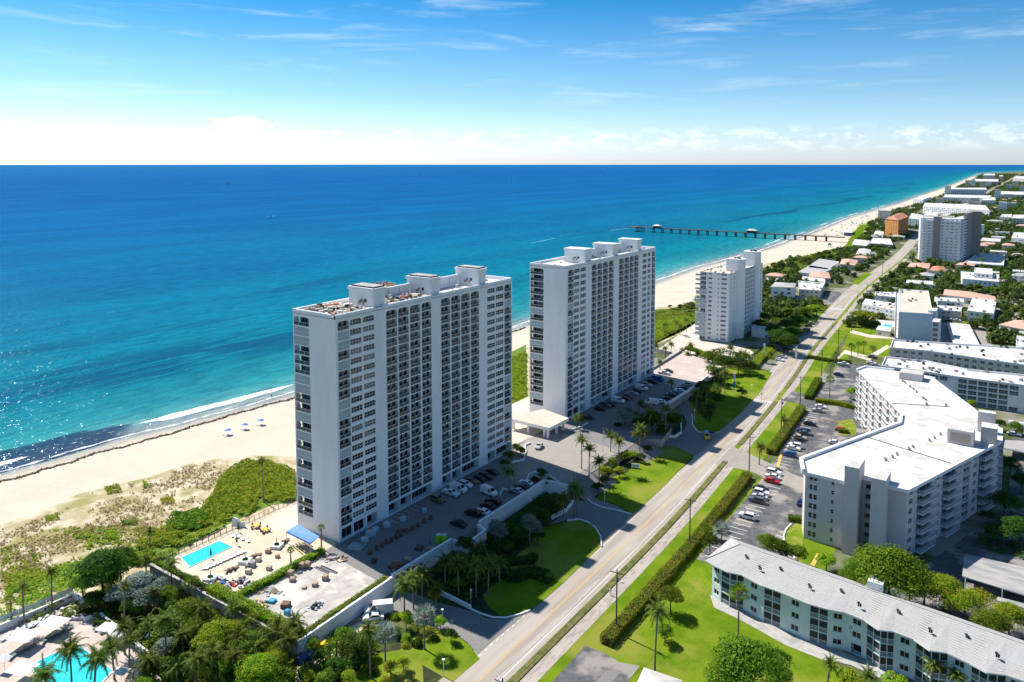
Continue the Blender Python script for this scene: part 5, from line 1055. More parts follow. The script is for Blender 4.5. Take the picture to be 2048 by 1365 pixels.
SMALL=[
('motel','two storey white motel row with a dark rooftop unit by the street',[(1724,609),(1790,621),(1790,607),(1731,598)],6,2,W,0,None,.2),
('motel','two storey motel with green shaded upper gallery behind the white motel row',[(1749,591),(1792,595),(1792,585),(1751,584)],6,2,W,0,None,.2),
('motel','flat roofed motel wing just right of the blue grey block, farther one',[(1875,602),(1928,605),(1927,598),(1869,594)],6,2,W,0,None,.2),
('motel','flat roofed motel wing just right of the blue grey block, nearer one',[(1875,620),(1921.5,623.6),(1923.6,614),(1875,611)],6,2,CREAM,0,None,.2),
('apartment_building','white flat roofed two storey box with rows of air conditioners on top',[(1935,622),(1987,628),(1993,601),(1945,596.4)],6.6,2,W,0,None,.2),
('villa','long villa with a curving salmon roof behind the white boxes',[(1888,590),(1945,596),(1991,603),(1989,593),(1936,583),(1890,579)],4.6,1,W,1.6,TILEP,0),
('villa','modern white villa with stacked cubes and green roof edge',[(1925,558),(1998,564),(1998,549),(1922,543)],7,2,W,0,None,.4),
('villa','salmon hipped villa at the right edge above the trees',[(1999,649),(2070,663),(2075,646),(2028,641)],5,1,W,2.2,TILEP,0),
('apartment_building','white three storey beach house end with grey roof and red stripes',[(1542,573.5),(1587.6,575),(1592,567),(1551,564.5)],9.2,3,W,1.2,TILEG,0),
('motel','tan flat roofed motel round a small court beside the white beach house',[(1598,579),(1641,582),(1650,566),(1597,562)],6,2,CREAM,0,None,.3),
('beach_house','long grey roofed house nearest the dune, with dark rooftop units',[(1615,535),(1655,540),(1678,524),(1638,518)],4,1,W,0,TILEG,.2),
('beach_house','second grey roofed house in front of the long one by the dune',[(1595,545),(1640,549),(1664,538),(1620,531)],4,1,W,0,TILEG,.2),
('beach_house','tan hip roofed house between round trees behind the dune',[(1680,528),(1711,531),(1716,521),(1684,518)],5,1,CREAM,1.6,TILEP,0),
('beach_house','salmon roofed low house behind the tan motel',[(1618,553),(1661,557),(1657,545),(1622,543)],4,1,CREAM,1.2,TILEP,0),
('beach_house','low flat house just behind the tan motel palms',[(1603,560),(1650,565),(1650,558),(1606,553)],3.5,1,CREAM,0,None,.2),
('pavilion','big white roofed pavilion beside the pier entrance',[(1704,489),(1733,492),(1741,482),(1709,479)],5,1,W,1.2,W2,0),
('pavilion','white roofed hall right of the pier pavilion',[(1740,487),(1786,490),(1780,478),(1746,476)],5,1,W,0,W2,.2),
('beach_house','white gabled house in front of the pavilion among palms',[(1712,508),(1738,511),(1742,500),(1718,498)],5,1,W,1.8,W2,0),
('kiosk','blue pier kiosk at the landward end of the pier',[(1688,465),(1705,466),(1707,460),(1690,459)],5,1,M('kiosk_blue',(.05,.09,.2)),1.,W2,0),
('hotel','low white arched building right of the ochre hotel',[(1817,438),(1837,439),(1847,431),(1823,427)],13,4,W,0,None,.3),
('villa','little salmon roofed house below the far tower',[(1859,541),(1891,543),(1888,534),(1865,533)],4,1,W,1.4,TILER,0),
('villa','tan roofed bungalow left of the little salmon roofed house',[(1815,533),(1858,537),(1860,527),(1822,526)],4,1,CREAM,1.2,TILEP,0),
('apartment_building','white roofed long resort block behind the far tower',[(1846,413),(1979,421),(1970,411),(1850,406)],14,4,W,0,None,.3),
('apartment_building','white roofed wavy resort block beyond the long one',[(1886,395),(1979,397),(1983,391.5),(1890,389.5)],14,4,W,0,None,.3),
('apartment_building','blue glazed slab with a dark roof line far up the coast',[(1892,379),(1973,379.5),(1972,376),(1893,376)],21,6,BLUEW,0,None,.3),
('apartment_building','white five storey block by the far beach, dark side wall',[(1826,399),(1846,400),(1862,394),(1843,392)],14,5,W,0,None,.3),
('apartment_building','pale far resort with gables left of the road bend',[(1944,363),(1996,363.5),(1997,359),(1950,358.5)],17,5,CREAM,0,None,.3),
('hotel','pinkish stepped hotel at the far end of the beach',[(1966,351),(1990,351),(1990,348),(1969,348)],36,9,PINKW,0,None,.3),
('hotel','pink block right of the stepped hotel, far up the coast',[(1998,353),(2006,353),(2006,351),(1999,351)],26,6,PINKW,0,None,.3),
('apartment_building','pinkish tall block at the right edge far away',[(2026,357),(2049,357.5),(2049,353),(2030,353)],24,6,PINKW,0,None,.3),
('apartment_building','long low block with scalloped white roof at the far right',[(1996,389),(2060,390),(2060,384),(1999,383)],12,3,W,0,None,.3),
('apartment_building','squat white block between the resort and the far road',[(1963,401),(1991,401),(1990,395),(1966,395)],13,4,W,0,None,.3),
('apartment_building','yellow walled block at the right edge beyond the trees',[(2023,437),(2070,438),(2070,430),(2027,430)],13,4,CREAM,0,None,.3),
('hall','low white roofed hall left of the yellow block',[(2000,434),(2023,435),(2024,429),(2004,429)],7,2,W,0,None,.2),
('apartment_building','white slope roofed building at the right edge mid distance',[(2023,476),(2080,480),(2080,467),(2028,465)],8,2,W,0,None,.2),
('villa','modern white house at the right edge above the long slabs',[(2032,690),(2070,700),(2070,677),(2034,672)],6.5,2,W,0,None,.3),
('bungalow','pale roofed bungalow right of the far tower podium',[(1962,482),(2000,484),(2001,478),(1965,476)],4,1,W,0,None,.2),
('bungalow','white roofed bungalow in trees left of the villa cubes',[(1812,566),(1866,570),(1866,563),(1814,560)],3.6,1,W,0,None,.2),
('apartment_building','salmon roofed wing by the resort block, nearer the beach',[(1848,430),(1875,432),(1876,425),(1852,423)],8,3,W,0,None,.3),
('villa','white house between pier hall and ochre hotel',[(1748,468),(1766,470),(1768,464),(1751,462)],5,1,W,1.4,W2,0)]
for nm,lb,px,z,fl,wl,hip,rm,par in SMALL:
    B=block(nm,lb,px,z,fl,wl,nm.replace('_',' '),par,None,3.2 if z<9 else 4.6,1.5 if z<9 else 2.4,1.2 if z<9 else 1.5,hip=hip,roofm=rm,skip=.15)
    if not hip and z>5: roofunits(B,7,z-(.3 if par>.3 else .05),len(lb),1.1)
B=block('villa_cube','upper cube of the modern white villa with dark balcony openings',[(1948,547),(1985,550),(1984,538),(1950,536)],10.2,1,W,'villa',.3,None,3.,2.,1.5,zb=7.05)
# carports
def carport(px,z,label,n=6,mat=W2):
    P=ccw([G(u,v,z) for u,v in px]);FOOT.append(P);t=thing('carport',label,'carport',(P[0][0],P[0][1],0));b=MB();Q=[(p[0]-P[0][0],p[1]-P[0][1]) for p in P];b.prism(Q,z-.25,z,0,1,True);b.build('roof',[W,mat],t)
    for i in range(4):
        a,c=Q[i],Q[(i+1)%4];L_=math.dist(a,c)
        for k in range(max(1,int(L_/6))): f=(k+.1)/max(1,int(L_/6));b=MB();b.tube([(0,0,0),(0,0,z-.26)],.09,6);b.build('post',FRM,t,((a[0]*(1-f)+c[0]*f)*.97,(a[1]*(1-f)+c[1]*f)*.97,0))
carport([(1909,693),(1962,695),(1939,649),(1893,645.5)],3.4,'long white carport roof behind the blue grey block')
SLATE=M('weathered_roof',(.40,.37,.35),(.30,.29,.28),.5,rough=.85,c3=(.24,.24,.25),s3=.25,stretch=(.3,1,1))
carport([(1924,1152),(2080,1200),(2080,1142),(1930,1108)],3.2,'weathered flat carport roof half in the apartment shade',mat=SLATE)
carport([(1990,1200),(2080,1225),(2080,1215),(1996,1194)],3.,'second carport roof peeping out behind bright bushes',mat=SLATE)
carport([(2008,897),(2080,912),(2080,884),(2010,880)],3.2,'carport at the right edge beyond the apartment block',mat=SLATE)
block('gatehouse','small white roof corner at the bottom of the picture beside the court',[(1262,1400),(1330,1420),(1360,1362),(1290,1338)],3.6,1,W,'shed',0,'none',hip=1.,roofm=W2)
# entrance canopy between the towers
zc=7.2;P=[G(u,v,zc) for u,v in((1024,845),(1096,882),(1139,859),(1075,835))];P=ccw([(-158,224),(-139,223.6),(-138.7,236.6),(-152,240.)])
t=thing('entrance_canopy','big white flat entrance canopy on columns between the two towers','canopy',(-148,230,3));b=MB();Q=[(p[0]+148,p[1]-230) for p in P];b.prism(Q,3.3,4.4,0,1,True);b.build('roof',[W,SANDL],t)
for x,y in((-140.5,225.2),(-142.1,225.4),(-140.2,230.5),(-140.2,235.2),(-149,225.4),(-156,226)): b=MB();b.box((0,0,1.65),(.75,.75,3.3));b.build('column',W,t,(x+148,y-230,0))
# pier
pz=6.6;P0=G(1276,452.3,pz);P1=G(1697,477.5,pz);P0=(-506,1046);P1=(-206,1048)
def atp(u): 
    L_=math.dist(P0,P1);return sU(P0,P1,u,pz)
t=thing('fishing_pier','long fishing pier on paired piles reaching from the beach into the sea','pier',(P0[0],P0[1],0));d=(Vector(P1)-Vector(P0)).normalized();an=math.atan2(d.y,d.x);Lp=math.dist(P0,P1)
PW=M('pier_timber',(.15,.115,.09),(.10,.08,.065),.5,rough=.9);b=MB();b.b2(0,Lp,-3,3,pz-.9,pz);b.build('deck',PW,t,(0,0,0),an)
for s in(-3,3):
    b=MB();b.b2(0,Lp,s-.06,s+.06,pz+1.,pz+1.12)
    for i in range(int(Lp/4)): b.b2(i*4,i*4+.15,s-.06,s+.06,pz,pz+1.)
    b.build('railing',PW,t,(0,0,0),an)
for k,u in enumerate([1275,1281,1287]+[1240+x/4.452 for x in(300,378,458,538,618,698,780,864,948,1032,1118,1206,1292,1380,1470,1560,1652,1745,1838)]):
    s=atp(u);b=MB()
    for y in(-2.6,2.6): b.tube([(s,y*1.1,-2),(s,y,pz-.9)],.8 if k>2 else .6,6)
    b.box((s,0,pz-1.3),(1.6,7,.8));b.build('pile_bent',PW,t,(0,0,0),an)
b=MB();b.b2(0,10,-8,8,pz-.9,pz+.01);b.build('pier_head',PW,t,(0,0,0),an)
for u,w_ in((1314,9),(1504,12)):
    s=atp(u);b=MB();b.b2(s-w_/2,s+w_/2,-3.5,3.5,pz,pz+3.,0);b.add([(s-w_/2-1,-4.5,pz+3),(s+w_/2+1,-4.5,pz+3),(s+w_/2+1,4.5,pz+3),(s-w_/2-1,4.5,pz+3),(s-w_/4,0,pz+5),(s+w_/4,0,pz+5)],[(0,1,5,4),(1,2,5),(2,3,4,5),(3,0,4),(3,2,1,0)],1);b.build('shelter',[DARK,W2],t,(0,0,0),an)
# ------------------------------------------------------------------ cars
def paint(n,c,r=.3): return M('car_paint_'+n,c,rough=r,spec=.6)
PAINT={'white':paint('white',(.75,.75,.75)),'black':paint('black',(.012,.012,.014)),'grey':paint('grey',(.10,.105,.11)),'silver':paint('silver',(.42,.43,.44)),'navy':paint('navy',(.012,.03,.08)),'red':paint('red',(.42,.012,.015)),'maroon':paint('maroon',(.20,.012,.02)),'blue':paint('blue',(.02,.10,.28)),'tan':paint('tan',(.42,.35,.24)),'brown':paint('brown',(.20,.13,.07)),'yellow':paint('yellow',(.75,.45,.02))}
TYRE=M('tyre',(.015,.015,.015),rough=.9);LAMPW=M('lamp_lens',(.6,.6,.6),rough=.2);LAMPR=M('tail_lens',(.4,.01,.01),rough=.3)
def wheel():
    b=MB();b.tube([(0,-.11,0),(0,.11,0)],.33,10,0,True,False);b.tube([(0,-.12,0),(0,.12,0)],.19,8,1,True,False);return b.mesh('wheel',[TYRE,METAL])
WH=wheel();_cm={}
def carmesh(kind,colr):
    if (kind,colr) in _cm: return _cm[(kind,colr)]
    S={'sedan':(4.7,.88,[(-2.35,.45),(-2.33,.85),(-1.75,1.0),(-1.15,1.42),(.2,1.45),(1.0,1.02),(2.1,.86),(2.35,.6),(2.33,.35)],(-1.62,.98,1.0)),
       'suv':(4.8,.93,[(-2.4,.5),(-2.38,1.05),(-2.2,1.6),(-1.9,1.72),(.3,1.7),(1.0,1.18),(2.2,1.02),(2.4,.7),(2.38,.4)],(-2.2,1.0,1.12)),
       'pickup':(5.6,.96,[(-2.8,.6),(-2.78,1.1),(-.75,1.1),(-.6,1.75),(.75,1.77),(1.3,1.2),(2.55,1.1),(2.8,.8),(2.78,.45)],(-.62,1.25,1.15)),
       'van':(5.6,1.,[(-2.8,.45),(-2.8,2.05),(-2.6,2.2),(1.1,2.2),(1.9,1.35),(2.6,1.15),(2.8,.8),(2.78,.4)],(.3,1.8,1.3)),
       'taxivan':(5.2,.98,[(-2.6,.45),(-2.6,1.9),(-2.4,2.02),(.9,2.0),(1.7,1.25),(2.4,1.1),(2.6,.8),(2.58,.4)],(-2.4,1.65,1.2))}[kind]
    L_,hw,pr,(gx0,gx1,gz)=S;b=MB();pr=[(-L_/2+.03,.28)]+pr+[(L_/2-.04,.28)];n=len(pr);tw=lambda z: hw if z<1.02 else hw*(1-.17*min(1,(z-1.02)/.7))
    if kind in('van',): tw=lambda z: hw*(1-.05*max(0,z-1))
    rows=[]
    for s in(-1,1): rows+=[(x,s*tw(z),z) for x,z in pr]
    b.add(rows,[tuple(range(n))[::1],tuple(range(n,2*n))[::-1]]+[(i+1,i,n+i,n+i+1) for i in range(n-1)],0)
    body=b.mesh('body',[PAINT[colr]]);g=MB();zt_=max(z for x,z in pr)
    # side glass, windscreen, rear screen as slightly proud dark panels
    for s in(-1,1):
        a=[(gx0+.22,gz),(gx1-.12,gz),(gx1-.62,zt_-.14),(gx0+.42,zt_-.14)];v=[(x,s*(tw(z)+.012),z) for x,z in a];g.add(v,[(0,1,2,3) if s<0 else (3,2,1,0)])
    def screen(p,q,e=.86):
        (x0,z0),(x1,z1)=p,q;d=Vector((x1-x0,0,z1-z0)).normalized();nn=Vector((-d.z,0,d.x));nn*=.014 if nn.z>0 else -.014
        a=Vector((x0,0,z0)).lerp(Vector((x1,0,z1)),.1)+nn;c=Vector((x0,0,z0)).lerp(Vector((x1,0,z1)),.92)+nn
        g.add([(a.x,-tw(a.z)*e,a.z),(a.x,tw(a.z)*e,a.z),(c.x,tw(c.z)*e,c.z),(c.x,-tw(c.z)*e,c.z)],[(0,1,2,3)])
    tops=[i for i,(x,z) in enumerate(pr) if z>zt_-.1];i1=tops[-1];i0=tops[0];screen(pr[i1+1],pr[i1]);
    if kind!='pickup': screen(pr[i0-1],pr[i0],.8)
    gl=g.mesh('windows',[GLASS]);_cm[(kind,colr)]=(body,gl,L_,hw);return _cm[(kind,colr)]
def car(px,kind,colr,label,z=.16,rz=0.,group=None,world=False,light=False):
    x,y=px if world else G(*px,z);body,gl,L_,hw=carmesh(kind,colr);r=thing('parked_car' if kind in('sedan','suv') else {'pickup':'pickup_truck','van':'van','taxivan':'van'}[kind],label,'car' if kind in('sedan','suv') else 'truck' if kind=='pickup' else 'van',(x,y,z+.06),rz,group)
    link('body',body,r)
    if light: return r
    link('windows',gl,r)
    for sx in(-.31,.3):
        for sy in(-1,1): link('wheel',WH,r,(L_*sx,sy*(hw-.1),.28))
    for sy in(-.62,.62):
        for nm,xx,m in(('headlight',L_/2-.01,LAMPW),('tail_light',-L_/2+.0,LAMPR)):
            k=('lt',nm);
            if k not in _wm: b=MB();b.box((0,0,0),(.05,.3,.14));_wm[k]=b.mesh(nm,m)
            link(nm,_wm[k],r,(xx,sy*hw,.62))
    return r
PI=math.pi
CARS=[((1642,816.5),'sedan','white','farthest white sedan by the cross hedge in the parking lot',0),((1636,824),'sedan','silver','silver sedan next to the farthest white one by the cross hedge',PI),
((1620,851),'sedan','black','black sedan alone in the middle of the hedge side parking row',0),((1607,866),'suv','navy','dark blue car of the pair in the hedge side row',PI),((1611,870),'sedan','grey','grey car tight beside the dark blue one in the hedge side row',0),
((1600,878.5),'sedan','tan','tan white saloon below the dark blue and grey pair',0),((1590,895),'suv','white','white car nearest the driveway, farther of the two white ones',PI),((1587,900),'sedan','white','white car nearest the driveway, nearer of the two white ones',0),((1578,912.5),'suv','blue','dark teal blue car at the driveway corner by the yellow kerb',PI),
((1548,949),'suv','white','uppermost white car of the lower row under the hedge',0),((1545,957),'sedan','white','white car between the uppermost white one and the red one',PI),((1544,966),'sedan','red','red saloon in the lower parking row',0),
((1522,982),'sedan','black','black car with a yellow bonnet cover beside the white pair',0),((1523,990),'suv','white','white car below the yellow and black one',0),((1519,997),'sedan','silver','silver white car touching the white one in the lower row',PI),((1514,1005),'suv','grey','dark olive grey off roader at the end of the tight group',PI),
((1494,1037),'suv','white','white estate car alone at the lower end of the parking lot',PI),((1603,1009),'sedan','navy','dark blue car half hidden by the apartment corner',PI/2),((1684,863),'sedan','red','bright red car beside the hedge stub by the apartment block',0),((1671,889),'sedan','white','white car half hidden behind the white roof edge',0),
((1687,731),'pickup','white','white pickup in the upper parking lot under palms',0),((1677,752),'sedan','navy','navy car in the upper parking lot below the pickup',0),((1743,729),'sedan','white','white car next to the upper end of the bent roof',0),((1752,733),'sedan','silver','silver car tucked behind the white one by the bent roof',0),((1745,717),'sedan','black','black car under the palm by the long slabs',0),
((2022,850),'suv','white','white suv in the shaded lot behind the bent roof block',PI/2),((2043,855),'pickup','white','white truck at the right edge behind the bent roof block',PI/2),((2028,872),'sedan','silver','silver car between hedges at the right edge',0),((2014,888),'sedan','black','black car at the right edge below the hedge',0),
((1552,665),'sedan','red','red car on the sunny court left of the street trees',0),((1524,700),'suv','black','black off roader on the shaded court below the rounded tower',.6),((1533,676),'sedan','silver','silver car under the canopy of the rounded tower',0),
((1565,716),'sedan','silver','grey silver car above the white one at the street parking',-.3),((1560,722),'sedan','white','white car nosing out to the street by the yellow hedge',-.3),((1575,700),'pickup','navy','dark blue truck in the street parking shade',0),((1588,693),'suv','silver','pale suv in front of the dark truck at the street parking',0),
((1612,661),'sedan','silver','silver car in the upper street parking row',0),((1617,654),'sedan','navy','dark car above the silver one in the upper street row',0),((1622,648),'sedan','white','white car third from the near end of the upper street row',0),((1628,641),'sedan','grey','grey car near the top of the upper street row',0),((1633,634),'sedan','white','white car at the top of the upper street row',0),((1575,655),'sedan','blue','blue car in the court behind the street trees',0),((1560,650),'sedan','maroon','maroon car in the court behind the street trees',0),
((1770,628),'sedan','red','red car between the white motel and the little park pool',0),((1752,629),'sedan','white','white car left of the red car by the motel',0),((1790,630),'sedan','silver','silver car right of the red car by the motel',0),((1966,662),'sedan','black','black car on the pale drive behind the carport',-.5),((1884,640),'sedan','white','first white car under the flat motel wings',0),((1893,641),'sedan','silver','second car under the flat motel wings',0),((1903,642),'sedan','white','third car under the flat motel wings',0),((1914,643),'sedan','white','fourth car under the flat motel wings',0),
((2010,613),'sedan','navy','dark blue car beside the white box by the right hand street',0),((2008,620),'sedan','black','black car beside the white box by the right hand street',0),((2012,607),'sedan','white','white car beside the white box by the right hand street',0)]
for px,k,c,lb,rz in CARS: car(px,k,c,lb,.16,rz,'cars parked in the street side lots')
DC=[((875,1003),'suv','brown','brown van nearest the work area at the foot of the tower',0),((902,990),'pickup','white','white pickup backed up to the nearest tower',0),((917,983),'van','white','white van beside the pickup at the nearest tower',0),((931,974),'suv','white','white suv right of the van at the nearest tower',0),((944,966),'sedan','brown','dark brown car fourth from the pickup at the nearest tower',0),((958,961),'sedan','black','black car fifth from the pickup at the nearest tower',0),((972,957),'suv','black','black suv near the far foot of the nearest tower',0),((984,948),'sedan','black','last black car at the far foot of the nearest tower',0),
((978,989),'van','white','white van standing free in the middle of the shaded deck',-.15),((986,1008),'suv','black','black suv by the capped wall, next to the kerb planter',PI),((976,1016),'sedan','black','black car second from the kerb planter by the wall',PI),((965,1028),'sedan','white','white saloon squeezed between black cars by the wall',PI),((946,1031),'suv','black','big black suv left of the white saloon by the wall',PI),((917,1052),'sedan','black','black car in front of the jogged wall by the toilets',PI),
((1033,986),'sedan','silver','pale car behind the lone palm planter',PI),((1043,978),'sedan','black','dark car between the two pale ones beyond the planter',PI),((1051,970),'sedan','white','white car nearest the round shrub bed',PI)]
for px,k,c,lb,rz in DC: car(px,k,c,lb,3.04,rz,'vehicles parked in the shade of the nearest tower')
DB=[((1328,749),'pickup','white','white pickup on the sunny pavers past the second tower',0),((1336,745),'sedan','black','black car behind the white pickup on the sunny pavers',0),((1316,762),'van','blue','pale blue van at the edge of the second tower shade',0),((1305,767),'suv','black','black suv left of the blue van',0),((1293,773),'suv','silver','silver suv at the far foot of the second tower',0),((1283,780),'van','white','white van halfway along the second tower',0),((1273,785),'sedan','black','black car left of the white van at the second tower',0),((1266,790),'sedan','silver','silver car below the black one at the second tower',0),((1256,796),'sedan','grey','grey car in the second tower row',0),((1249,800),'sedan','maroon','maroon car in the second tower row',0),((1236,805),'van','white','longer white van nearer the entrance of the second tower',0),((1222,812),'sedan','black','black car left of the longer white van',0),((1211,814),'suv','grey','grey suv third from the entrance bed',0),((1200,821),'sedan','black','black car second from the entrance bed',0),((1176,838),'sedan','black','black car next to the entrance bed of the second tower',0),
((1374,772),'suv','silver','silver suv at the shade edge by the white wall',PI),((1366,779),'sedan','navy','navy car second in the wall row of the second tower',PI),((1358,784),'sedan','white','white car third in the wall row of the second tower',PI),((1349,789),'sedan','blue','blue car fourth in the wall row of the second tower',PI),((1342,794),'suv','black','black suv fifth in the wall row of the second tower',PI),((1333,800),'sedan','black','black car sixth in the wall row of the second tower',PI),((1320,806),'sedan','white','white car seventh in the wall row of the second tower',PI),((1303,808),'van','white','white van at the near end of the wall row',PI),((1292,815),'sedan','grey','grey car last in the wall row of the second tower',PI)]
for px,k,c,lb,rz in DB: car(px,k,c,lb,3.04,rz,'vehicles parked in the shade of the second tower')
r=car((1413,876),'taxivan','yellow','yellow and blue roofed minibus waiting at the mouth of the drive',.22,-PI/2+.5);b=MB();b.box((-.75,0,2.03),(3.2,1.5,.1));b.build('roof_panel',M('minibus_blue',(.08,.35,.5),rough=.4),r);r.location.z=.25
r=car((758,1228),'van','white','big white high roofed van parked on the sandy ramp in the lower garden',.22,-2.35);r.scale=(1.15,1.1,1.2)
r=car((746,1240),'sedan','white','low white car in front of the big white van',.22,-2.35)
car((1078,896),'sedan','silver','silver car under the big entrance canopy',3.04,-PI/2+.3)
# ------------------------------------------------------------------ palms and trees
ORD=['first','second','third','fourth','fifth','sixth','seventh','eighth','ninth','tenth','eleventh','twelfth','thirteenth','fourteenth','fifteenth','sixteenth']
def palms(place,L_,kind='coco',z=0.,group=None,s=1.,maxh=16.,kn=None):
    L2=sorted(L_);nm=kn or {'coco':'coconut palm','royal':'tall palm','wind':'windblown coconut palm','fan':'fan palm','silver':'silver fan palm'}[kind]
    for i,p in enumerate(L2):
        palm(p[0],p[1],p[2],(nm+' '+place) if len(L2)==1 else '%s %s from the left %s'%(ORD[i],nm,place),kind,z,group or (nm+'s '+place),s,maxh)
palms('behind the low pool wall by the dune',[(49,1254,1171),(107,1227,1142)],'wind',.1,s=.8)
palms('in the dune scrub',[(302,1104,1061),(525,1005,922)],'wind',.1,s=.9)
palms('with thick trunk at the dune edge, left border',[(23,1241,1202)],'fan',.1)
palms('in the sea grape thicket by the pool fence',[(293,1160,1115)],'wind',.1,s=.8)
palms('beside the sea end of the tan wall',[(344,1187,1126)],'coco',.1,s=.9)
palms('against the tan wall below the pool terrace',[(379,1212,1167),(391,1206,1164)],'fan',.1,s=1.2)
palms('rising from the silver shrubs',[(255,1257,1172),(309,1237,1182)],'wind',.1,s=.85)
palms('between the two pools',[(332,1350,1240),(300,1296,1246)],'coco',.1)
palms('leaning over the lower left pool',[(145,1400,1300),(225,1363,1297),(197,1392,1318),(92,1420,1350)],'coco',.1,s=1.15)
palms('at the right end of the lower left pool deck',[(262,1352,1280),(288,1348,1312)],'coco',.1,s=.8)
palms('in the bright shrubbery below the tan wall',[(385,1304,1257),(361,1366,1322),(455,1390,1330),(505,1278,1235),(494,1290,1246)],'fan',.1,s=1.15)
palms('scattered through the dense lower garden',[(250,1310,1255),(410,1270,1215),(440,1320,1262),(480,1335,1272),(515,1350,1290),(365,1320,1270),(345,1290,1240),(530,1320,1268),(470,1260,1215),(300,1375,1320),(355,1385,1335),(540,1380,1335)],'coco',.1,s=1.05)
palms('at the lower garden bottom edge',[(428,1375,1306),(398,1398,1318),(470,1380,1312)],'coco',.1)
palms('by the near corner of the bare slab wall',[(557,1302,1256),(591,1315,1248),(577,1345,1280)],'coco',.1,s=1.1)
palms('beside the yellow digger parts',[(624,1332,1289),(660,1330,1290),(673,1315,1283)],'fan',.1,s=1.1)
palms('behind the big white van',[(809,1237,1170),(824,1221,1158),(846,1213,1152)],'coco',.1,s=1.1)
palms('small and feathery by the near entrance wall',[(870,1220,1182)],'coco',.1,s=1.1)
palms('on the bottom lawn left of the entrance',[(739,1358,1262)],'coco',.1,s=1.)
palms('on the bottom lawn',[(771,1339,1268),(849,1299,1233)],'silver',.1,s=1.2)
palms('in the shaded garden below the white wall',[(890,1174,1122),(915,1192,1128),(952,1195,1131),(978,1187,1128),(998,1170,1126),(959,1124,1094),(925,1150,1118)],'coco',.16)
palms('in the shaded garden',[(991,1090,1055),(1059,1092,1047),(1070,1086,1055),(1000,1100,1062)],'silver',.16,s=1.25)
palms('lone in the kerbed planter among parked cars',[(1019,986,944)],'coco',3.)
palms('flanking the centre drive',[(1125,1054,997),(1148,1036,975),(1156,1030,985)],'coco',.16)
palms('on the sunny island between the drives',[(1163,956,882),(1178,973,899),(1198,985,924),(1237,946,885),(1221,920,874)],'royal',.16,s=1.15)
palms('in a clump beside the tallest island palm',[(1281,912,857),(1274,905,868),(1290,905,866)],'coco',.16,s=.95)
palms('on the dark planter before the second tower',[(1271,856,830),(1299,884,826),(1331,886,819)],'royal',.2,s=1.2)
palms('in front of the car row of the second tower',[(1281,826,807)],'coco',3.)
palms('at the sunny court edge',[(1341,786,765),(1320,741,724)],'coco',3.)
palms('before the grey wall by the sand lot',[(1311,716,692),(1330,717,697),(1342,709,689),(1364,714,701),(1381,717,692),(1375,722,708),(1395,720,707)],'coco',.1)
palms('in the street garden of the second tower',[(1392,826,789),(1412,823,779),(1417,759,736),(1427,769,738),(1440,793,762),(1451,788,747),(1443,776,758)],'coco',.16,s=1.05)
palms('in the clump at the end of the sand lot',[(1460,738,696),(1481,740,708),(1489,751,709),(1474,735,712),(1497,735,715),(1542,699,684),(1552,690,680)],'coco',.12)
palms('on the near verge beside the road',[(1521,931,894),(1567,876,840)],'coco',.1)
palms('along the upper parking lot hedge',[(1659,797,760),(1661,752,731),(1673,731,711),(1702,727,694),(1745,727,699),(1669,727,716)],'fan',.1,s=1.5)
palms('alone on the bright lawn by the grey tiled apartments',[(1476,1277,1188)],'fan',.12,s=1.6)
palms('small, before the grey tiled apartments',[(1572,1246,1218),(1677,1287,1245),(1699,1296,1246)],'coco',.12,s=.75)
palms('at the bottom edge before the grey tiled apartments',[(1660,1372,1330),(1865,1385,1330),(1912,1400,1350),(1735,1400,1352)],'coco',.12,s=.95)
palms('tall with thin trunk beside the round tree by the court',[(1314,1342,1222)],'coco',.12)
palms('at the roof corner of the grey tiled apartments',[(1443,1090,1062)],'silver',.1,s=1.6)
palms('against the pinkish wall',[(1690,1095,1072)],'coco',.1,s=.8)
palms('on the pool terrace near the bare slab hedge',[(582,1134,1101),(643,1098,1056)],'fan',3.05,s=.8)
palms('in the dark entrance bed of the second tower',[(1154,858,835),(1163,852,840)],'coco',3.05)
palms('among sea grape by the first beach crossing',[(1352,668,645),(1360,672,652),(1372,664,640),(1382,660,632),(1330,668,650),(1392,650,600),(1386,632,610),(1370,630,612)],'coco',.1)
palms('right of the tan U shaped motel',[(1612,580,560),(1632,582,563)],'coco',.1)
palms('on the green strip past the rounded tower',[(1555,634,618),(1543,632,615),(1531,630,612),(1571,636,618)],'coco',.1)
palms('on the park lawn by the sidewalk',[(1716,712,689),(1727,708,688)],'fan',.12,s=1.3)
def ctree(u,v,rp,key,label,h=None,z=0.,group=None,name='broadleaf_tree'):
    d=0.;x,y=G(u,v,z+3);dist=math.hypot(x,y);r=rp*math.sqrt(dist*dist+9000)/F*1.05;h=h or max(2.4,r*1.75);x,y=G(u,v,z+h*.62)
    if h<3.2: return bush(x,y,z,r,key,label,group,1.1)
    return tree(x,y,z,r,h,key,label,group,name)
def ctrees(place,L_,group=None,z=0.):
    L2=sorted(L_);kn={'mid':'green','deep':'dark','bright':'bright green','silver':'silvery','yellow':'yellowish','flat':'flat topped','bushy':'green','bushd':'dark','bushy2':'yellow'}
    for i,(u,v,r,k) in enumerate(L2): ctree(u,v,r,k,('%s tree or shrub %s'%(kn[k],place)) if len(L2)==1 else '%s from left, %s, of shrubs %s'%(ORD[i],kn[k].replace('bright green','bright'),place),group=group,z=z)
ctrees('in the dense garden beside the lower left pool',[(203,1132,50,'deep'),(240,1118,36,'deep'),(273,1171,36,'silver'),(241,1187,28,'silver'),(296,1192,31,'silver'),(329,1190,26,'mid'),(187,1200,24,'deep'),(165,1166,26,'mid'),(222,1160,24,'bright'),(262,1210,22,'mid'),(320,1170,22,'silver')])
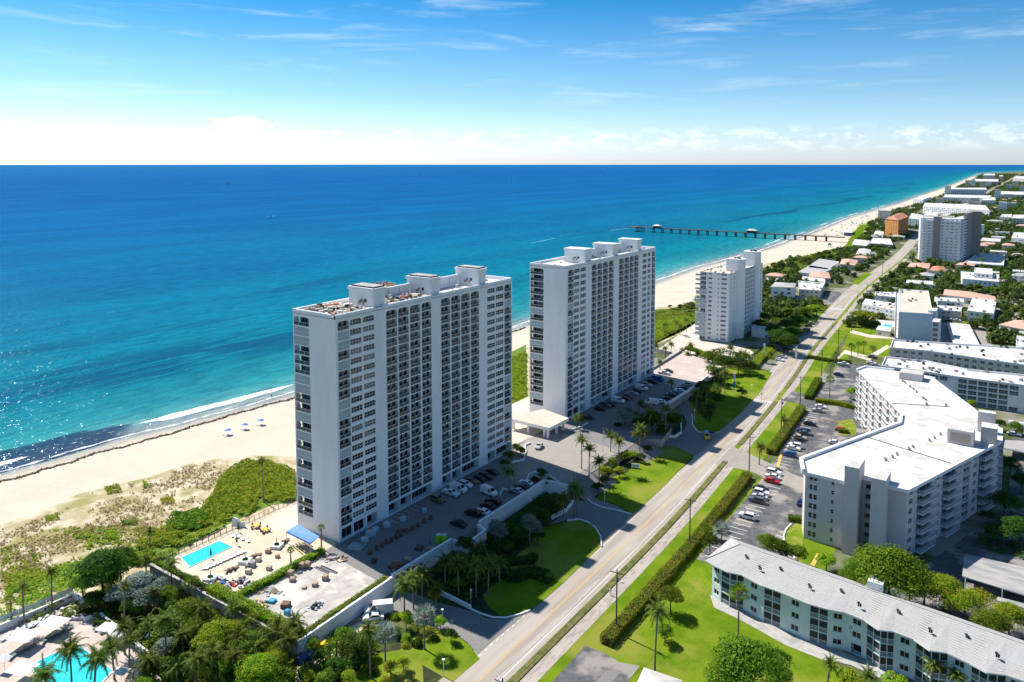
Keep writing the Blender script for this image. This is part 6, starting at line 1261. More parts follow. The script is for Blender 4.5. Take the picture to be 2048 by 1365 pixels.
ctrees('under the tan wall of the pool terrace',[(374,1222,34,'mid'),(361,1242,28,'bright'),(392,1252,28,'mid'),(433,1272,42,'bright'),(462,1258,28,'bright'),(495,1289,38,'mid'),(524,1294,28,'bright'),(417,1309,30,'deep'),(331,1292,25,'silver'),(345,1212,20,'deep'),(410,1232,20,'mid'),(349,1268,22,'deep')])
ctrees('along the bottom left edge of the picture',[(516,1342,44,'bright'),(307,1334,27,'mid'),(279,1350,22,'silver'),(348,1348,25,'deep'),(468,1322,28,'mid'),(441,1350,30,'deep'),(545,1322,34,'bright'),(567,1345,26,'mid'),(385,1340,28,'mid'),(330,1330,22,'deep'),(290,1370,24,'mid'),(480,1365,26,'deep')])
ctrees('between the sand path and the bottom lawn',[(708,1288,32,'deep'),(690,1270,24,'mid'),(720,1312,22,'deep'),(615,1347,17,'yellow'),(695,1350,20,'yellow'),(650,1356,22,'mid'),(672,1330,22,'deep'),(745,1330,14,'deep'),(640,1310,16,'deep'),(735,1290,20,'mid')])
ctrees('around the near entrance lawn',[(791,1220,14,'yellow'),(812,1235,20,'bright'),(834,1249,15,'yellow'),(856,1258,16,'yellow'),(880,1242,15,'bright'),(813,1268,12,'bright'),(811,1280,12,'yellow'),(781,1330,18,'yellow'),(807,1322,16,'yellow'),(770,1350,12,'yellow'),(902,1268,16,'deep'),(793,1258,14,'deep'),(835,1275,14,'deep'),(870,1268,10,'deep')])
ctrees('on the sunny island between the drives',[(1220,896,10,'deep'),(1250,912,16,'mid'),(1266,906,14,'yellow'),(1192,950,11,'yellow'),(1212,938,18,'bright'),(1239,938,15,'yellow'),(1268,925,9,'yellow'),(1170,948,10,'mid'),(1195,972,14,'deep'),(1226,924,15,'mid'),(1282,913,12,'deep'),(1208,958,12,'deep'),(1296,896,10,'deep'),(1240,890,9,'yellow')])
ctrees('at the far foot of the nearest tower',[(1032,892,14,'yellow'),(1018,910,15,'mid'),(1042,900,12,'mid'),(1010,925,12,'deep')],z=3.)
ctrees('on the dark planter before the second tower',[(1250,828,28,'silver'),(1306,838,30,'deep'),(1345,838,24,'deep'),(1280,845,18,'deep'),(1235,850,10,'deep'),(1322,858,18,'deep')],z=1.)
ctrees('in the round bed by the wall corner',[(1082,945,15,'deep'),(1070,952,10,'deep'),(1098,955,10,'deep')],z=3.)
ctrees('in the street garden of the second tower',[(1448,722,22,'deep'),(1477,724,20,'deep'),(1417,713,20,'mid'),(1435,745,18,'deep'),(1500,730,16,'deep'),(1534,712,13,'yellow'),(1545,702,12,'yellow'),(1484,784,12,'deep'),(1438,796,14,'deep'),(1474,766,8,'bright'),(1456,756,12,'mid'),(1405,770,16,'deep'),(1400,800,14,'deep'),(1418,815,12,'deep')])
ctrees('shading the street past the rounded tower',[(1560,672,25,'deep'),(1576,680,24,'deep'),(1546,660,20,'deep'),(1585,664,20,'deep'),(1599,640,18,'deep'),(1606,622,14,'mid'),(1527,632,16,'deep'),(1520,646,14,'deep'),(1572,648,18,'deep'),(1590,650,14,'mid')])
ctrees('by the street at the crossing',[(1634,610,20,'flat')]);ctrees('on the park lawn by the orange lift',[(1727,622,24,'flat')])
ctrees('beside the inner balconies of the bent block',[(1702,782,13,'bright')])
ctrees('in the shade behind the pinkish apartment block',[(2010,1000,28,'deep'),(2034,1052,30,'deep'),(1990,1062,22,'deep'),(2043,960,20,'deep'),(2022,925,20,'deep'),(1975,1030,14,'deep')])
ctrees('between the bent block and the galleried slab',[(1977,838,12,'mid'),(2000,846,12,'deep'),(2030,851,13,'mid'),(1990,856,8,'bright'),(2040,862,8,'mid'),(1945,806,10,'bright')])
ctrees('behind the grey tiled roof',[(1780,1140,68,'mid'),(1722,1135,30,'mid'),(1700,1152,24,'mid'),(1890,1177,38,'bright'),(1850,1165,36,'deep'),(1930,1205,34,'bright'),(1960,1190,28,'yellow'),(1985,1240,32,'mid'),(2020,1228,30,'bright'),(1596,1104,21,'mid'),(1653,1118,20,'bright'),(1536,1084,26,'mid'),(1560,1092,22,'mid'),(1575,1100,20,'deep'),(1820,1170,30,'mid')])
ctrees('at the roof corner of the grey tiled apartments',[(1466,1102,20,'mid'),(1420,1080,20,'deep'),(1430,1060,16,'mid')])
ctrees('at the bottom edge on the bright lawn',[(1495,1330,76,'mid'),(1440,1350,34,'mid'),(1555,1350,34,'mid'),(1700,1358,26,'bright'),(1790,1362,26,'bright')])
ctrees('by the end of the long brownish hedge',[(1342,1192,30,'mid'),(1330,1262,20,'mid')])
ctrees('below the jogged wall in the shaded garden',[(930,1085,22,'deep'),(950,1108,22,'deep'),(905,1120,22,'deep'),(880,1138,20,'deep'),(1030,1060,24,'deep'),(1085,1030,22,'deep'),(1060,1035,20,'deep'),(1015,1090,20,'deep'),(1110,1010,18,'deep'),(985,1125,20,'deep'),(940,1155,20,'deep'),(1075,1070,18,'deep'),(1110,995,16,'mid'),(915,1165,18,'mid')],z=.1)
# low dark shrubs as one mass under the garden trees
cover('shrub_bed',[(860,1160),(905,1108),(1000,1060),(1090,990),(1120,1000),(1140,1010),(1120,1035),(1060,1060),(1060,1085),(1010,1115),(985,1160),(960,1195),(930,1210),(880,1190)],16,.3,LD,1.6,seed=71,clump=2.2)
cover('shrub_bed',[(0,1255),(100,1215),(178,1195),(300,1150),(470,1240),(600,1300),(560,1400),(300,1400),(240,1370),(280,1330),(240,1270),(180,1240)],11,.34,LM,1.9,seed=74,clump=2.6,thr=.4)
cover('shrub_bed',[(600,1300),(690,1260),(745,1275),(760,1300),(700,1360),(600,1400),(560,1350)],13,.3,LM,1.6,seed=77,clump=2.2,thr=.38)
cover('shrub_bed',[(1385,760),(1450,735),(1440,790),(1420,850),(1400,830),(1380,800)],8,.35,LD,1.5,seed=79,clump=2.2,thr=.3)
cover('shrub_bed',[(1390,712),(1440,700),(1500,715),(1540,690),(1545,712),(1500,745),(1440,735)],7,.4,LD,1.8,seed=81,clump=2.6,thr=.3)
cover('shrub_bed',[(1525,640),(1600,615),(1640,640),(1600,690),(1560,700),(1530,670)],6,.45,LD,2.,seed=83,clump=3,thr=.42)
cover('shrub_bed',[(1840,1110),(1990,1060),(2048,900),(2048,1120),(1920,1110)],5,.4,LD,1.4,seed=85,clump=3,thr=.45)
# town trees: individual near ones, a joined mass beyond
def freeof(x,y,m):
    if abs(x-smo(y))<11+m: return False
    for P in FOOT:
        xs=[p[0] for p in P];ys=[p[1] for p in P]
        if min(xs)-m<x<max(xs)+m and min(ys)-m<y<max(ys)+m: return False
    return True
_used={}
MARK=[(G(1841,524),'far curved tower'),(G(1790,472),'ochre hotel'),(G(1755,482),'pier hall'),(G(1698,523),'tan hip roofed beach house'),(G(1640,540),'grey roofed beach houses'),(G(1625,590),'tan U shaped motel'),(G(1760,610),'white motel row'),(G(1965,630),'white box with rooftop units'),(G(1960,560),'modern cube villa'),(G(1930,590),'long salmon roofed villa'),(G(1910,430),'long resort block'),(G(1930,405),'wavy resort block'),(G(1966,525),'far parking podium'),(G(2040,655),'salmon villa at the right edge'),(G(1875,538),'little salmon roofed house'),(G(1835,535),'tan roofed bungalow'),(G(1740,520),'white gabled house')]
def ulabel(base,x,y):
    d,p,n=min((math.hypot(x-m[0][0],(y-m[0][1])*.7),m[0],m[1]) for m in MARK);u,v=proju(x,y,0),0;u0=proju(p[0],p[1],0)
    rel='left of' if u<u0-14 else 'right of' if u>u0+14 else 'beyond' if y>p[1] else 'in front of'
    t='%s %s the %s'%(base,rel,n);_used[t]=_used.get(t,0)+1;k=_used[t]
    return t if k==1 else '%s %s'%((ORD+['sixteenth','seventeenth','eighteenth','nineteenth','twentieth'])[min(k-1,20)],t)
g=random.Random(12);cnt=0;tr_=0;KN={'farn':'green leafy street tree','deep':'dark leafy street tree','bushy':'low green tree'}
ZB=[(480,900,150),(900,1700,60)]
for y0,y1,nn_ in ZB:
    k=0;tries=0
    while k<nn_ and tries<20000:
        tries+=1;y=g.uniform(y0,y1);x=g.uniform(dlx(y)+12,10)
        u=proju(x,y,0);
        if u>2075: continue
        r=g.uniform(2.2,4.6)
        if not freeof(x,y,r*.8): continue
        if y<560 and x>smo(y) and x<-60: continue
        if y<600 and x>-45 and g.random()<.55: continue
        if x<smo(y) and y<640 and x>smo(y)-60 and g.random()<.5: continue
        pk=g.random()
        if pk<.3:
            t=thing('palm_tree',ulabel(g.choice(('slim','bushy crowned','short'))+' coconut palm',x,y),'palm tree',(x,y,0.05),g.uniform(0,6),'scattered palms of the far neighbourhood');h=g.uniform(5,11)
            o=link('trunk',PT[g.randrange(5)],t);o.scale=(1.3,1.3,h);o=link('crown',g.choice(COCO),t,(0,0,h));o.scale=(1.1,1.1,1.1)
        else:
            key=g.choice(('farn','farn','farn','bushy','deep'));tree(x,y,.05,r,r*g.uniform(1.4,2.),key,ulabel(('tall ' if r>3.6 else 'small ' if r<2.8 else 'round ')+KN[key],x,y),'scattered trees of the far neighbourhood')
        k+=1
pts=[];ns=[]
for i in range(10500):
    y=500*(18**g.random());x=g.uniform(dlx(y)+10,60)
    if y>ENDY-60 or not freeof(x,y,2): continue
    if proju(x,y,0)>2090: continue
    if y<900 and g.random()<.25: continue
    r=g.uniform(2.2,4.6)*(1 if y<1600 else 1.5 if y<3000 else 2.2);n=34;d=nr.normal(size=(n,3));d[:,2]=np.abs(d[:,2]);d/=np.linalg.norm(d,axis=1,keepdims=True);pts.append(np.array([x,y,r*.4])+d*r*nr.uniform(.6,1,n)[:,None]*[1,1,.8+.5*g.random()]);ns.append(d+nr.normal(size=(n,3))*.5)
P=np.concatenate(pts);tag(link('distant_trees',cards(P,np.concatenate(ns),1.5,'distant_trees',LF,.8)),kind='stuff')
# far houses in the trees
k=0;tries=0;hm=[(W,W2,'white'),(CREAM,TILEP,'salmon'),(W,TILEG,'grey'),(CREAM,TILEG,'slate grey'),(W,CONC,'pale'),(CREAM,W2,'bright')]
while k<150 and tries<9000:
    tries+=1;y=520*(11**(g.random()**.8)) ;x=g.uniform(dlx(y)+22,15)
    if y>5600 or proju(x,y,0)>2080 or not freeof(x,y,9): continue
    if y<620: continue
    a,c=g.uniform(5,9)*(1+.3*(y>1500)),g.uniform(5,8)*(1+.4*(y>1500));wl,rm,nm=g.choice(hm);tall=g.random()<.34 and y>1100
    P=[(x-a,y-c),(x+a,y-c),(x+a,y+c),(x-a,y+c)]
    z=g.uniform(9,34 if y>1800 else 20) if tall else g.uniform(3.2,6.5)
    block('house' if not tall else 'apartment_building',ulabel(('%s roofed house' if not tall else '%s roofed mid rise')%nm,x,y),P,z,max(1,int(z/3)),wl,'house' if not tall else 'building',.2,None,4.5,2.,1.2,'far neighbourhood houses',0 if (tall or nm in('white','pale','bright')) else 1.8,rm,.05,True,skip=.1)
    k+=1
sheet('side_street',[(2003,560),(2048,540),(2100,560),(2100,660),(2030,660),(2018,610)],.11,ROAD)
sheet('parking_lot',[(1640,594),(1660,582),(1684,588),(1662,610),(1645,608)],.15,LOT)
sheet('drive',[(1880,645),(1965,650),(1990,700),(1975,705),(1935,655),(1905,655),(1925,700),(1878,690)],.13,DRIVE)
sheet('lawn',[(1925,642),(1975,646),(1975,653),(1928,649)],.14,LAWN)
sheet('pool_deck',[(1752,640),(1795,643),(1795,655),(1752,652)],.15,W2);sheet('pool_water',[(1768,648),(1785,649.5),(1782,655),(1765,653)],.17,POOL)
sheet('lawn',[(1524,606),(1560,600),(1640,610),(1652,634),(1600,652),(1560,640),(1524,636)],.1,LAWN)
sheet('lawn',[(1728,545),(1744,548),(1716,570),(1702,568)],.13,LAWN)
# ------------------------------------------------------------------ utility poles, lamps, signs
INS=M('insulator',(.45,.45,.45),rough=.4)
def upole(bu,bv,tv,label,lamp=False,arm=True):
    x,y=G(bu,bv,.1);h=hgt(x,y,tv);t=thing('utility_pole',label,'utility pole',(x,y,.1),0,'utility poles along the road');b=MB();b.tube([(0,0,0),(0,0,h*.5),(0,0,h)],[.21,.17,.13],8);b.build('pole',WOODP,t)
    if arm:
        b=MB();b.b2(-1.5,1.5,-.16,-.04,h-.75,h-.6);b.build('crossarm',WOODP,t,(0,0,0),.12)
        for k in(-1.35,-.7,.7,1.35): b=MB();b.tube([(0,0,0),(0,0,.32)],[.07,.05],6);b.build('insulator',INS,t,(k,-.1+k*.12,h-.6))
        b=MB();b.tube([(.32,.1,h-2.6),(.32,.1,h-1.7)],.22,8);b.build('transformer',METAL,t) if lamp else None
        b=MB();b.tube([(0,0,h-2.2),(.9,-.35,h-1.9),(1.6,-.7,h-2.0)],.05,5);b.box((1.7,-.75,h-2.02),(.6,.25,.12));b.build('lamp_arm',METAL,t)
    return (x,y,h+.1)
UP=[(1005,1492,1358),(1232.6,1265,1140.6),(1379,1096,996.6),(1498,950,871),(1562,865,796),(1600,815,752.6),(1643,752,700),(1676,707,659.5),(1703,664,624.5),(1715,607,583),(1733,592.5,565),(1765,548,523)]
TOP=[upole(u,v,t,'%s utility pole from the bottom of the picture along the road'%ORD[i],i%3==1) for i,(u,v,t) in enumerate(UP)]
P2=[upole(u,v,t,l) for u,v,t,l in((2026,622,519,'tall utility pole beside the right hand street'),(1997,677,652,'grey utility pole in the trees right of the carport'),(2040,560,480,'utility pole further along the right hand street'))]
WIRE=M('wire',(.04,.04,.04),rough=.6)
for i,(p,q) in enumerate(zip(TOP[:-1],TOP[1:])):
    b=MB()
    for k in(-1.35,.7,1.35):
        a=Vector((p[0]+k,p[1],p[2]-.35));c=Vector((q[0]+k,q[1],q[2]-.35));b.tube([a.lerp(c,t)-Vector((0,0,4*t*(1-t)*.8)) for t in(0,.25,.5,.75,1)],.02,3,0,False,False)
    tag(b.build('power_line',WIRE),'power lines slung from the %s to the %s pole of the road'%(ORD[i],ORD[i+1]),'power line','power lines')
def lamp(u,v,tv,label,z=.15):
    x,y=G(u,v,z);h=min(5.5,hgt(x,y,tv)-z);t=thing('street_lamp',label,'lamp post',(x,y,z),0,'small garden lamp posts');b=MB();b.tube([(0,0,0),(0,0,h)],.06,6);b.build('pole',W,t);b=MB();b.tube([(0,0,h),(0,0,h+.35)],[.2,.28],8);b.build('lamp_head',W,t)
lamp(1209,1009,986,'lamp post at the shaded corner of the sunny lawn');lamp(1389,841,821,'lamp post on the dark lawn by the yellow minibus');lamp(942,1206,1182,'white lamp post in the shaded garden near the entrance wall');lamp(1503,788,772,'dark lamp post on the lawn by the crossing');lamp(885,1256,1222,'white lamp post at the near entrance drive');lamp(887,1352,1322,'lamp post on the bottom lawn near the road');lamp(1149,1012,990,'lamp post beside the centre drive wall',.2)
def sign(u,v,tv,label,shape='rect',mat=None,z=.15,w_=.7):
    x,y=G(u,v,z);h=min(3.2,max(1.6,hgt(x,y,tv)-z));t=thing('road_sign',label,'sign',(x,y,z),.6);b=MB();b.tube([(0,0,0),(0,0,h)],.05,5);b.build('post',METAL,t);b=MB()
    if shape=='disc': b.tube([(0,-.06,h),(0,-.09,h)],w_/2,10,0,True,False)
    elif shape=='diamond': b.add([(0,-.07,h-w_*.6),(w_*.6,-.07,h),(0,-.07,h+w_*.6),(-w_*.6,-.07,h)],[(0,1,2,3)]);b.add([(0,-.05,h-w_*.6),(w_*.6,-.05,h),(0,-.05,h+w_*.6),(-w_*.6,-.05,h)],[(3,2,1,0)])
    else: b.box((0,-.08,h),(w_,.04,w_*.7))
    b.build('panel',mat or W,t)
LYG=M('sign_lime',(.5,.75,.02),rough=.4)
sign(1184,1060,1048,'back of a round stop sign at the centre drive mouth','disc',METAL,.2,.8);sign(904,1264,1242,'back of a round stop sign at the near entrance','disc',METAL,.2,.8)
sign(1523,803,783,'lime yellow crossing sign on the near side of the first crossing','diamond',LYG,.15,.9);sign(1558,800,788,'lime yellow crossing sign at the planted strip end','diamond',LYG,.15,.9);sign(1694,630,622,'lime yellow crossing sign at the farther crossing','diamond',LYG,.15,1.);sign(1653,677,670,'lime yellow sign between planted strips','diamond',LYG,.15,1.)
x,y=G(1271,937,.2);t=thing('entrance_sign','small white entrance sign on the sunny island lawn','sign',(x,y,.2),.5);b=MB();b.box((0,0,.95),(2.6,.18,1.1));b.box((0,0,.3),(2.8,.3,.25));b.build('panel',W,t);b=MB();b.box((0,-.1,1.05),(2.,.03,.5));b.build('blue_plate',SKYB,t)
for u,v,tv,lb in((1468,787,707,'tall white and blue pylon sign by the street garden'),(1528,722,688,'white pylon sign at the court past the sand lot'),(1592,722,694,'white pylon by the street parking')):
    x,y=G(u,v,.1);h=min(9,hgt(x,y,tv));t=thing('pylon_sign',lb,'sign',(x,y,.1));b=MB();b.box((0,0,h*.5),(.25,.25,h));b.build('pole',W,t);b=MB();b.box((0,-.05,h*.86),(.9,.3,h*.26));b.build('panel',W,t);b=MB();b.box((0,-.05,h*.42),(1.,.3,h*.3));b.build('lower_panel',SKYB if 'blue' in lb else W,t)
x,y=G(1206,905,3.05);h=8.5;t=thing('flagpole','flagpole with a drooping red white and blue flag before the entrance','flagpole',(x,y,3.05));b=MB();b.tube([(0,0,0),(0,0,h)],[.09,.05],6);b.build('pole',W,t);b=MB()
for i in range(7): b.add([(.06,0,h-.3-i*.28),(.5,.12,h-.55-i*.28),(.5,.12,h-.8-i*.28),(.06,0,h-.56-i*.28)],[(0,1,2,3)],i%2)
b.add([(.06,-.02,h-.3),(.3,.04,h-.42),(.3,.04,h-1.1),(.06,-.02,h-1.)],[(0,1,2,3)],2);b.build('flag',[RED,W,PAINT['navy']],t)
# ------------------------------------------------------------------ people
SKINM=M('skin',(.35,.2,.14),rough=.6)
def person_mesh(shirt):
    me=bpy.data.meshes.new('pb');V=[(0,0,.92),(0,0,1.2),(0,0,1.42),(0,0,1.52),(0,.02,1.66),(.1,.02,.88),(.13,.1,.48),(.14,.02,.08),(.14,.14,.03),(-.1,.02,.88),(-.12,-.06,.48),(-.13,-.22,.1),(-.13,-.12,.03),(.2,0,1.38),(.25,-.08,1.1),(.24,.06,.86),(-.2,0,1.38),(-.25,.06,1.1),(-.24,.16,.88)]
    Ed=[(0,1),(1,2),(2,3),(3,4),(0,5),(5,6),(6,7),(7,8),(0,9),(9,10),(10,11),(11,12),(2,13),(13,14),(14,15),(2,16),(16,17),(17,18)]
    me.from_pydata(V,Ed,[]);o=bpy.data.objects.new('pb',me);col.objects.link(o);mo=o.modifiers.new('s','SKIN');mo.use_smooth_shade=True
    rr=[.14,.13,.13,.055,.105,.09,.06,.045,.04,.09,.06,.045,.04,.055,.045,.035,.055,.045,.035]
    for v,r in zip(me.skin_vertices[0].data,rr): v.radius=(r,r)
    me.skin_vertices[0].data[0].use_root=True;o.modifiers.new('d','SUBSURF').levels=1
    dg=bpy.context.evaluated_depsgraph_get();m2=bpy.data.meshes.new_from_object(o.evaluated_get(dg));bpy.data.objects.remove(o)
    for m in(SKINM,shirt,PAINT['navy']): m2.materials.append(m)
    for p in m2.polygons: z=p.center.z;x=abs(p.center.x);p.material_index=0 if z>1.47 or z<.12 or (x>.19 and z<1.15) else (1 if z>.93 else 2)
    m2.name='person';return m2
PM={k:person_mesh(m) for k,m in(('orange',ORNG),('white',CANV),('dark',PAINT['black']),('red',RED))}
def person(u,v,k,label,z=.15,rz=0.):
    x,y=G(u,v,z);o=link('person',PM[k],None,(x,y,z),rz);return tag(o,label,'person')
person(860,1090,'orange','person in an orange vest beside the lime green toilets',3.05,1.);person(1221,1191,'white','person in a light top walking on the sidewalk by the near utility pole',.15,.4);person(543,796,'dark','person standing at the water edge near the tower',0,.5)
person(1665,656,'dark','person on the sidewalk by the far planted strip');person(1698,636,'dark','person on the sidewalk by the farther crossing');person(830,1165,'orange','worker in orange by the barrels at the slab corner',3.05);person(808,1163,'orange','second worker in orange left of the barrels',3.05)
g=random.Random(3)
for i in range(46):
    y=g.uniform(900,2600);x=shx(y)+g.uniform(4,34)
    o=link('person',PM[g.choice(('dark','red','white'))],None,(x,y,.0),g.uniform(0,6));tag(o,'tiny beachgoer on the sand beyond the pier','person','beachgoers far up the beach')
# ------------------------------------------------------------------ beach things
def parasol(px,z,r,h,m,label,name='beach_umbrella',square=False,grp=None,rz=.3):
    x,y=G(*px,z);t=thing(name,label,'umbrella',(x,y,z),rz,grp);b=MB();b.tube([(0,0,0),(0,0,h)],.04,5);b.build('pole',W,t);b=MB()
    if square: vs=[(-r,-r*.8,h-.35),(r,-r*.8,h-.35),(r,r*.8,h-.35),(-r,r*.8,h-.35),(0,0,h+.35)];b.add(vs,[(0,1,4),(1,2,4),(2,3,4),(3,0,4),(3,2,1,0)])
    else:
        n=10;vs=[(r*math.cos(6.283*i/n),r*math.sin(6.283*i/n),h-.35) for i in range(n)]+[(r*.55*math.cos(6.283*i/n),r*.55*math.sin(6.283*i/n),h-.02) for i in range(n)]+[(0,0,h+.15)]
        b.add(vs,[(i,(i+1)%n,n+(i+1)%n,n+i) for i in range(n)]+[(n+i,n+(i+1)%n,2*n) for i in range(n)]+[tuple(range(n))[::-1]])
    b.build('canopy',m,t);return t
def lounger(px,z,m,label,rz,grp,world=False,s=1.):
    x,y=px if world else G(*px,z);
    if ('lng',m.name) not in _wm:
        b=MB();b.box((0,0,.3),(.65,1.25,.08));fr=b.mesh('seat',m);b=MB();b.add([(-.32,.6,.34),(.32,.6,.34),(.32,1.2,.75),(-.32,1.2,.75),(-.32,.62,.26),(.32,.62,.26),(.32,1.22,.67),(-.32,1.22,.67)],[(0,1,2,3),(7,6,5,4),(0,3,7,4),(1,5,6,2),(3,2,6,7)]);bk=b.mesh('backrest',m);b=MB();b.box((0,0,.13),(.06,.06,.26));_wm[('lng',m.name)]=(fr,bk,b.mesh('leg',m))
    a,b_,c=_wm[('lng',m.name)];t=thing('sun_lounger',label,'sun lounger',(x,y,z),rz,grp);t.scale=(s,s,s);link('seat',a,t);link('backrest',b_,t)
    for sx,sy in((-.28,-.55),(.28,-.55),(-.28,.5),(.28,.5)): link('leg',c,t,(sx,sy,0))
    return t
for i,(u,v) in enumerate(((456,870),(490,859),(522,850))):
    parasol((u,v),0,1.25,2.2,BLUE,'blue beach umbrella, %s of the three on the sand'%('leftmost','middle one','rightmost')[i],grp='blue umbrellas on the beach')
    for k in(-.8,.8): x,y=G(u,v,0);lounger((x+k,y-.6),0,CANV,'white beach lounger %s under the %s blue umbrella'%('left' if k<0 else 'right',('leftmost','middle','rightmost')[i]),2.6,'loungers under beach umbrellas',True)
def lifeguard(u,v,label):
    x,y=G(u,v,0);t=thing('lifeguard_tower',label,'lifeguard tower',(x,y,0),.4);b=MB()
    for sx in(-1.5,1.5):
        for sy in(-1.5,1.5): b.box((sx,sy,1.1),(.25,.25,2.2))
    b.box((0,0,2.3),(4.6,4.2,.25));b.build('stand',TEAL,t);b=MB();b.box((0,.3,3.5),(2.6,2.4,2.2));b.build('cabin',TEAL,t);b=MB();b.b2(-.9,.9,-.93,-.905,3.2,4.3);b.build('window',GLASS,t);b=MB();b.add([(-2,-1.9,4.6),(2,-1.9,4.6),(2,1.9,4.6),(-2,1.9,4.6),(0,0,5.5)],[(0,1,4),(1,2,4),(2,3,4),(3,0,4),(3,2,1,0)]);b.build('roof',W2,t)
    b=MB();b.b2(-2.3,2.3,-2.1,-2.04,2.42,3.3);b.build('railing',TEAL,t)
lifeguard(1580,519,'teal lifeguard tower on the sand nearer the rounded tower');lifeguard(1659,494,'teal lifeguard tower on the sand nearer the pier');lifeguard(1730,470,'teal lifeguard hut beyond the pier pavilion')
g=random.Random(4)
for i in range(60):
    y=g.uniform(1120,2100);x=shx(y)+g.uniform(14,40);m=g.choice((TEAL,SKYB,TEAL,CANV));
    if ('cab',m.name) not in _wm: b=MB();b.prism([(-1,-1),(1,-1),(1,1),(-1,1)],1.3,1.9);b.box((0,0,.6),(1.6,1.2,.5));_wm[('cab',m.name)]=b.mesh('beach_cabana',m)
    tag(link('beach_cabana',_wm[('cab',m.name)],None,(x,y,0),.3),'small coloured beach shade beyond the pier','beach shade','row of beach shades beyond the pier')
# ------------------------------------------------------------------ pool terrace of the nearest tower
def poolat(px,z,label,rimw=.35,world=False):
    P=ccw([G(u,v,z) for u,v in px]);ctr=Vector((sum(p[0] for p in P)/len(P),sum(p[1] for p in P)/len(P)));t=thing('swimming_pool',label,'swimming pool',(ctr.x,ctr.y,z));Q=[(p[0]-ctr.x,p[1]-ctr.y) for p in P]
    Oo=[(q[0]*(1+rimw/Vector(q).length),q[1]*(1+rimw/Vector(q).length)) for q in Q];b=MB();n=len(Q);vs=[(*q,.10) for q in Oo]+[(*q,.10) for q in Q]+[(*q,.02) for q in Oo];b.add(vs,[(i,(i+1)%n,n+(i+1)%n,n+i) for i in range(n)]+[(2*n+i,2*n+(i+1)%n,(i+1)%n,i) for i in range(n)]);b.build('rim',W2,t)
    b=MB();b.add([(*q,.10) for q in Q]+[(*q,.045) for q in Q],[((i+1)%n,i,n+i,n+(i+1)%n) for i in range(n)]);b.build('tiled_edge',POOLT,t)
    b=MB();b.add([(*q,.05) for q in Q],[tuple(range(n))]);b.build('water',POOL,t);return t
poolat([(438.7,1083),(463,1094.7),(380,1134.8),(363,1116)],3.03,'narrow pale turquoise pool on the terrace of the nearest tower')
b=MB();x0,y0=G(438.7,1083,3.08);x1,y1=G(363,1116,3.08)
g=random.Random(8)
zx=lambda a,c:(300+a/5.12,1000+c/5.12)
for i in range(12):
    f=i/11;lounger(zx(570+390*f,712-172*f),3.04,CANV,'%s white lounger from the left in the row along the narrow pool'%ORD[i],2.2+.1*g.random(),'white loungers along the narrow pool')
for i,p in enumerate(((850,378),(880,392),(905,385),(950,410),(1010,430))): lounger(zx(*p),3.04,CANV,'%s white lounger from the left beyond the head of the narrow pool'%ORD[i],1.,'white loungers beyond the pool head')
for i,p in enumerate(((800,728),(840,712),(885,698),(1045,588),(1080,575),(1120,570),(1350,440),(1385,432),(1405,420))): lounger(zx(*p),3.04,BROWN,'%s brown lounger from the left in the pairs and trios on the terrace'%ORD[i],.4+PI,'brown loungers on the terrace',s=1.1)
for i,p in enumerate(((620,820),(975,640),(1300,485))):
    x,y=G(*zx(*p),3.04);t=thing('planter','white square planter with a clipped shrub and palm stub, %s on the terrace'%('leftmost','middle one','rightmost')[i],'planter',(x,y,3.04),.45,'shrub planters on the terrace');b=MB();b.prism([(-1.3,-1.3),(1.3,-1.3),(1.3,1.3),(-1.3,1.3)],0,.75);b.build('box',W,t);o=link('shrub',CROWN['bushd'][i%2],t,(0,0,.2));o.scale=(1.25,1.25,1.);b=MB();b.tube([(0,0,.5),(0,0,2.4)],[.14,.1],6);b.build('stub',TRUNK,t)
def crate(px,z,s,m,label,rz=.4,name='crate',cat='crate',hh=None):
    x,y=G(*px,z);t=thing(name,label,cat,(x,y,z),rz);b=MB();h=hh or s*.8
    b.box((0,0,h/2),(s*.92,s*.92,h*.94))
    for sx in(-1,1):
        for sy in(-1,1): b.box((sx*s*.46,sy*s*.46,h/2),(s*.12,s*.12,h))
    for k in(0,1): b.box((0,0,h*(.04+.92*k)),(s,s,h*.08))
    b.build('box',m,t);b=MB()
    for k in(-.3,0,.3): b.box((k*s,0,h*1.03),(s*.2,s*.9,h*.06))
    b.build('lid_slats',m,t)
BX=[((1210,540),1.5,CARD,'tan cube box between planters on the terrace'),((1305,590),1.2,CARD,'small tan box nearest the awning on the terrace'),((1220,712),1.5,SANDL,'pale stone block near the terrace hedge'),((1010,750),1.6,SANDL,'pale box right of the brown lounger trio'),((1045,680),1.9,CONC,'grey box beside the middle planter'),((1110,625),1.5,SANDL,'pale box between the middle planter and tan cube'),((650,840),1.5,TAR,'white covered box beside the leftmost planter'),((1000,690),1.3,CONC,'grey box left of the pale one by the middle planter')]
for p,s,m,l in BX: crate(zx(*p),3.04,s*.72,m,l)
for i,p in enumerate(((1795,815),(1690,880),(1580,905),(1460,830))): crate(zx(*p),3.05,(1.2,1.1,.9,1.1)[i],CARD,'tan crate on the bare slab, %s from the right'%ORD[i],.5,hh=(1.,.7,.35,.8)[i])
for i,p in enumerate(((1610,680),(1560,690),(1440,770))): crate(zx(*p),3.3,1.3,CARD,'stacked reddish boards by the hedge of the bare slab, %s from the right'%ORD[i],.2,'board_stack','boards')
crate(zx(1390,1095),3.05,1.7,BROWN,'open brown skip trough on the bare slab',.5,'skip','skip',.9);crate(zx(1250,1045),3.05,1.4,SKYB,'bright blue tarp heap on the bare slab, upper one',.3,'tarp_heap','tarp',.5);crate(zx(1405,1170),3.05,1.,SKYB,'bright blue drum stand on the bare slab, lower one',.1,'drum_stand','drum',.9)
